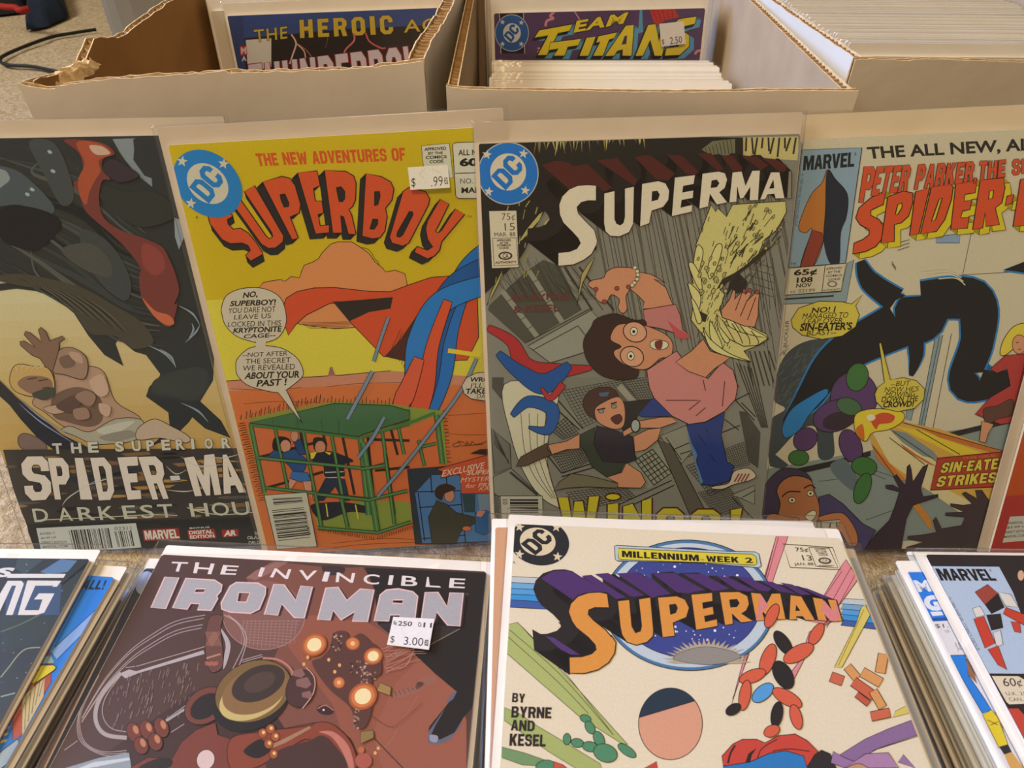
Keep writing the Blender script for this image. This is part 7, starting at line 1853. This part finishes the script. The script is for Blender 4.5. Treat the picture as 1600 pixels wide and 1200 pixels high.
comic('comic_book', 'cream comic with orange slanted title and black leaping shape, right part of standing row', 'comic book',
      pose(.1634, .2837, .0063, 71.93, -.06, 3.01), .168, .260, (192, 170, 132), MID, board=(.0008, .003, 0, .0118), bag=(.0014, .003, .001, .0125), art=art_cream, aged=True,
      names={'title': ('title_lettering', None), 'heading': ('heading_lettering', None), 'price_box': ('corner_box', None), 'speech_balloon': ('speech_balloon', None), 'banner': ('caption_banner', None), 'barcode': ('barcode_box', None), 'signature': ('signature', None)}, group=STAND, seed=3)
comic('comic_book', 'red comic cut by the right edge of the view, overlapping a cream one', 'comic book',
      pose(.3132, .2811, .0121, 72.89, -.2, 2.67), .168, .260, (176, 60, 36), MID, board=(.0068, .003, 0, .0085), bag=(.0078, .005, .001, .0095), art=art_red,
      names={'barcode': ('barcode_box', None)}, group=STAND, seed=4)

# ------------------------------------------------------------------ plain bagged comics used lower in the piles and in the cartons
SIDE_INKS = [(214, 206, 190), (70, 66, 62), (182, 176, 168), (52, 62, 96), (150, 60, 50), (196, 170, 120)]
PROTO = {}
def plain_comic(mat, kind, label, group, tints):
    key = kind
    if key not in PROTO:
        low = kind.startswith('pile')
        e = .0006 if low else .0004
        V1, F1 = slab(-.0015, .1695, -.001, .2665, -.0029, -.0020)
        V2, F2 = slab(0, .1680, 0, .259, -.0020, 0, .0008)
        V3, F3 = sleeve_mesh(-.0015 - e, .1695 + e, -.001 - e, .2665 + 2 * e, .0005, -.0031, 3 + len(PROTO), 4, 6, .0002)
        PROTO[key] = []
        for nm, V, Fc, mt in (('backing_board', V1, F1, [BOARD]), ('cover', V2, F2, None), ('sleeve', V3, F3, [SLEEVES[len(PROTO) % 5]])):
            if mt is None:
                col = tuple(min(.8, srgb(c) * .9) for c in tints)
                sd = (.78, .74, .66)
                o = mesh_obj(nm, V, Fc, INK, None, fcol=[col, sd] + [sd] * 8)
            else: o = mesh_obj(nm, V, Fc, mt, None, smooth=(nm == 'sleeve'))
            COL.objects.unlink(o)
            PROTO[key].append(o)
    root = empty('comic_book', mat)
    tag(root, label, 'comic book', group)
    for src in PROTO[key]:
        c = src.copy()
        COL.objects.link(c)
        c.parent = root
    return root

def pile(ps, count, top_label, where, special, seed, h_bottom=0.0042, fan=0.0):
    """bagged comics under the top one; special: {depth: builder(pose)}; the rest are plain"""
    o, u, v = ps
    n = u.cross(v)
    rnd = random.Random(seed)
    far = o + u * .084 + v * .13
    for i in range(1, count):
        t = 1 - i / count
        z = h_bottom + (o.z - h_bottom) * t
        uu = Vector((u.x, u.y, u.z * t)).normalized(); vv = Vector((v.x, v.y, v.z * t))
        vv = (vv - uu * vv.dot(uu)).normalized()
        if i in special:
            special[i](Vector((o.x, o.y, z)), uu, vv)
            continue
        da = R(rnd.uniform(-.7, .7))
        u2 = uu * math.cos(da) + vv * math.sin(da); v2 = vv * math.cos(da) - uu * math.sin(da)
        cc = Vector((o.x, o.y, z)) + uu * (.084 + fan * (1 - t) + rnd.uniform(-.0018, .0018)) + vv * (.13 + rnd.uniform(-.004, .003))
        oo = cc - u2 * .084 - v2 * .13
        k = rnd.randrange(len(SIDE_INKS))
        plain_comic(frame(oo, u2, v2), 'pile%d' % k, 'bagged comic low in the pile, only its page edges showing, %s' % where, 'comics lower in the pile %s' % where, SIDE_INKS[k])

def px_pose(plane, corner, other, right=False, w=.168, h=.26):
    """pose in a plane from a top corner and a second point on the same long edge"""
    o, u, v = plane
    n = u.cross(v)
    def hit(p):
        d = ray(*p)
        return EYE + d * ((o - EYE).dot(n) / d.dot(n))
    P, Q = hit(corner), hit(other)
    v2 = (P - Q).normalized()
    u2 = v2.cross(n).normalized()
    return (P - v2 * h - (u2 * w if right else Vector()), u2, v2)

NM = {'title': ('title_lettering', None), 'heading': ('heading_lettering', None), 'publisher_roundel': ('publisher_roundel', None), 'price_box': ('price_box', None), 'issue_banner': ('issue_banner', None), 'credit': ('credit_lettering', None), 'corner_box': ('corner_box', None), 'publisher_box': ('publisher_box', None), 'barcode': ('barcode_box', None)}
TOPS = 'bagged comics lying on top of the four floor piles'
pose_IM = pose(-.1932, -.0405, .0912, -.39, -3.2, .28)
pose_S13 = pose(-.0094, -.0262, .1066, -1.66, -4.61, 2.09)
pose_MV = pose(.2100, -.0426, .1000, -.52, -.05, .01)
pose_SG = pose(-.3751, -.0527, .1000, .48, -.1, 0)
comic('comic_book', 'bronze comic with silver block title on top of pile, left of centre foreground', 'comic book', pose_IM, .168, .260, (84, 58, 48), TOPREF,
      board=(.0015, .0022, 0, .0075), bag=(.005, .005, .002, .0085), art=art_bronze, stick=stick_bronze, names=NM, group=TOPS, seed=1)
comic('comic_book', 'cream comic with orange title and purple block shadow, topmost of centre foreground pile', 'comic book', pose_S13, .168, .260, (234, 218, 176), TOPREF,
      board=(.0035, .002, 0, .008), bag=(.0045, .0045, .002, .0095), art=art_rays, names=NM, group=TOPS, seed=2)
comic('comic_book', 'black comic with pale blue corner box on top of pile, right foreground', 'comic book', pose_MV, .168, .260, (40, 36, 34), TOPREF,
      board=(.0038, .002, 0, .002), bag=(.0046, .004, .002, .0035), art=art_black, names=NM, group=TOPS, seed=3)
comic('comic_book', 'dark green comic with cream angular title on top of pile, left edge foreground', 'comic book', pose_SG, .168, .260, (44, 48, 42), TOPREF,
      board=(.002, .0014, 0, .007), bag=(.004, .004, .002, .0085), art=art_green, names=NM, group=TOPS, seed=4)

def sp(label, corner, other, right, base, art, grp, seed, names=NM, board=(.002, .002, 0, .0075), ref=TOPREF):
    def f(o, u, v):
        ps = px_pose((o, u, v), corner, other, right)
        comic('comic_book', label, 'comic book', ps, .168, .26, base, ref, board=board, bag=(.004, .005, .002, .009), art=art, names=names, group=grp, seed=seed, thick=.0016)
    return f
G1, G2, G3, G4 = 'comics lower in the pile at the left edge', 'comics lower in the pile left of centre', 'comics lower in the centre pile', 'comics lower in the pile at the right'
pile(pose_SG, 25, None, 'at the left edge', {1: sp('bright blue comic with black lettering peeping out beneath the dark green one', (179, 902), (7, 1200), True, (34, 128, 212), art_sky, G1, 0),
                                             2: sp('near-black comic strip showing beneath the bright blue one', (188, 912), (24, 1200), True, (40, 40, 38), None, G1, 1)}, 41, fan=.002)
pile(pose_IM, 23, None, 'left of centre', {1: sp('navy comic with pale ring peeping out left of the bronze one', (226, 888), (71, 1200), False, (46, 50, 84), art_navy, G2, 2),
                                           2: sp('pink comic edge showing beneath the navy one', (214, 908), (60, 1200), False, (196, 150, 156), art_rose, G2, 3)}, 42)
pile(pose_S13, 27, None, 'in the centre', {1: sp('tan comic with white board edge showing left beneath the orange titled one', (774, 824), (765, 1200), False, (214, 160, 112), None, G3, 0),
                                           2: sp('pale blue comic edge showing right beneath the orange titled one', (1338, 872), (1468, 1200), True, (206, 214, 220), None, G3, 1)}, 43)
pile(pose_MV, 25, None, 'at the right', {1: sp('bright blue and yellow comic showing left beneath the black one', (1417, 892), (1571, 1196), False, (232, 226, 214), art_azure, G4, 2)}, 44, fan=-.018)

# ------------------------------------------------------------------ comics filed in the cartons
def filed(TL, TR, ztop, tilt, w=.168, h=.26):
    P, Q = on_z(*TL, ztop), on_z(*TR, ztop)
    u = (Q - P); u.z = 0; u.normalize()
    b = Vector((-u.y, u.x, 0))
    v = b * math.cos(R(tilt)) + Vector((0, 0, 1)) * math.sin(R(tilt))
    return P - v * h, u, v
FREF = (228, 218, 200)
ps_storm = filed((355, 25), (692, 12), .2588, 80, w=.159)
comic('comic_book', 'dark blue comic with gold lettering and lightning inside the worn carton', 'comic book', ps_storm, .159, .260, (44, 60, 110), FREF, board=(.002, .003, 0, .009), bag=(.003, .005, .001, .0095), art=art_storm, names=NM, seed=0)
ps_violet = filed((772, 21), (1109, 12.5), .2588, 80)
comic('comic_book', 'purple comic with yellow slanted lettering filed in the middle carton', 'comic book', ps_violet, .168, .260, (84, 58, 92), FREF, board=(.002, .003, 0, .009), bag=(.003, .006, .001, .0095), art=art_violet, stick=stick_violet, names=NM, seed=1)
rnd = random.Random(77)
def row(ps, n, step, label, group, dz=(-.002, .002), dx=.0015):
    o, u, v = ps
    b = Vector((-u.y, u.x, 0))
    for i in range(n):
        oo = o + b * (step * i) + u * rnd.uniform(-dx, dx) + v * rnd.uniform(*dz)
        oo.z = max(oo.z, .0036)
        plain_comic(frame(oo, u, v), 'filed%d' % (i % 2), label, group, (226, 220, 206))
def behind(ps, n, d, label, group, sh=0.0):
    o, u, v = ps
    b = Vector((-u.y, u.x, 0))
    row((o + b * d + v * .004 + u * sh, u, v), n, .0046, label, group)
behind(ps_storm, 7, .0062, 'bagged comic filed behind the dark blue one, only its top edge showing', 'comics filed behind the dark blue one', -.013)
behind(ps_violet, 9, .0062, 'bagged comic filed behind the purple one, only its top edge showing', 'comics filed behind the purple one')
o, u, v = filed((766, 138), (1144, 138), .2275, 58, h=.267)
o = o + u * .0025 + v * .0036
row((o, u, v), 15, .0043, 'bagged comic leaning in front of the purple one, only its white top edge showing', 'comics leaning at the front of the middle carton', dx=.0022)
P = Vector((a3.x + .018, Y3 + .012, .0055))
ll = Vector((dl3.x, dl3.y, 0)).normalized()
for i in range(52):
    t = R(82)
    uu = Vector((1, 0, 0)); vv = Vector((0, math.cos(t), math.sin(t)))
    oo = P + Vector((ll.x / ll.y * .0037 * i + rnd.uniform(-.001, .001), .0037 * i, rnd.uniform(0, .0022)))
    plain_comic(frame(oo, uu, vv), 'filed%d' % (i % 2), 'bagged comic filed upright in the right carton, only its pale top edge showing', 'comics filed in the right carton', (226, 220, 206))

# ------------------------------------------------------------------ things on the carpet far behind on the left
def bin_():
    Yb = 1.08
    p0 = on_y(122, 58, Yb)
    root = empty('storage_bin', Matrix.Translation((p0.x + .3, Yb + .2, 0)))
    tag(root, 'plain grey storage bin standing behind the worn carton, beside the black cord', 'storage bin')
    body = noisy('grey_bin_plastic', lin((112, 108, 98)), lin((124, 119, 108)), 14, .6, .06, 90)
    def taper(x, y, z0, z1, k, name, mat):
        pts = []
        for z, s in ((z0, 1), (z1, k)):
            for i in range(32):
                a_ = 2 * math.pi * i / 32
                cx, sy = math.cos(a_), math.sin(a_)
                e = 0.28
                px = x * s * math.copysign(abs(cx) ** e, cx); py = y * s * math.copysign(abs(sy) ** e, sy)
                pts.append((px, py, z))
        Fc = [(i, (i + 1) % 32, 32 + (i + 1) % 32, 32 + i) for i in range(32)] + [tuple(range(31, -1, -1)), tuple(range(32, 64))]
        return mesh_obj(name, pts, Fc, mat, root)
    taper(.285, .19, .002, .40, 1.0, 'body', body)
    taper(.30, .205, .40, .43, 1.0, 'lid', body)
bin_()

def tube(name, pts, r, mat, parent=None, n=8):
    V, Fc = [], []
    for i, p in enumerate(pts):
        a_ = pts[max(0, i - 1)]; b_ = pts[min(len(pts) - 1, i + 1)]
        d = (Vector(b_) - Vector(a_)).normalized()
        s = d.cross(Vector((0, 0, 1))).normalized(); t = s.cross(d)
        for k in range(n):
            an = 2 * math.pi * k / n
            q = Vector(p) + s * (r * math.cos(an)) + t * (r * math.sin(an))
            V.append(tuple(q))
            if i:
                m0 = (i - 1) * n
                Fc.append((m0 + k, m0 + (k + 1) % n, m0 + n + (k + 1) % n, m0 + n + k))
    Fc += [tuple(range(n - 1, -1, -1)), tuple(range(len(V) - n, len(V)))]
    return mesh_obj(name, V, Fc, mat, parent, smooth=True)
pts = [tuple(on_z(*q, .0035)) for q in flow([(150, 46), (118, 51), (80, 58), (40, 72), (8, 86), (0, 93), (4, 99), (18, 102), (50, 104), (90, 112)], 6)]
tag(tube('power_cord', pts, .0032, plain('black_rubber', (.012, .012, .012), .5)), 'thin black cord looping across the carpet by the worn carton', 'cord')

def garment():
    p0 = on_z(45, 20, 0.0)
    root = empty('jacket', Matrix.Translation((p0.x, p0.y, 0)))
    tag(root, 'crumpled navy and black jacket with red trim on the far carpet', 'clothing')
    def heap(name, outline, hgt, mat, seed):
        P = [on_z(x, y, 0.0) - Vector((p0.x, p0.y, 0)) for x, y in outline]
        c = sum(P, Vector()) / len(P)
        rings, N = 9, len(P) * 5
        base = []
        for i in range(N):
            k, t = divmod(i / 5, 1)
            base.append(P[int(k) % len(P)].lerp(P[(int(k) + 1) % len(P)], t))
        V, Fc = [], []
        for j in range(rings):
            s = 1 - j / rings
            for b_ in base:
                q = c + (b_ - c) * s
                h = hgt * math.sin(math.pi / 2 * min(1, (j + .0) / (rings - 1) * 1.4)) ** .7
                h *= 1 + .45 * noise.noise(Vector((q.x * 9 + seed, q.y * 9, seed))) if j else 0
                V.append((q.x, q.y, .002 + max(0, h)))
        for j in range(rings - 1):
            for i in range(N):
                Fc.append((j * N + i, j * N + (i + 1) % N, (j + 1) * N + (i + 1) % N, (j + 1) * N + i))
        Fc.append(tuple(range((rings - 1) * N, rings * N)))
        return mesh_obj(name, V, Fc, mat, root, smooth=True)
    navy = noisy('navy_cloth', lin((14, 24, 40)), lin((24, 40, 62)), 30, .8, .3, 200)
    black = noisy('black_cloth', lin((14, 13, 16)), lin((28, 26, 32)), 30, .85, .3, 200)
    heap('body', [(42, 49), (75, 43), (108, 27), (100, 0), (96, -30), (50, -30), (48, 10)], .05, navy, 1.0)
    heap('sleeve', [(-60, 26), (0, 25), (44, 20), (50, 8), (40, -25), (-60, -25)], .045, black, 4.0)
    q = [on_z(x, y, .05) - Vector((p0.x, p0.y, 0)) for x, y in flow([(-10, 8), (10, 11), (25, 12), (30, 16), (45, 14)], 5)]
    tube('red_trim', [tuple(k) for k in q], .006, plain('red_trim', lin((150, 34, 30)), .7), root)
garment()
for parts_ in PROTO.values():
    for o in parts_:
        bpy.data.objects.remove(o)
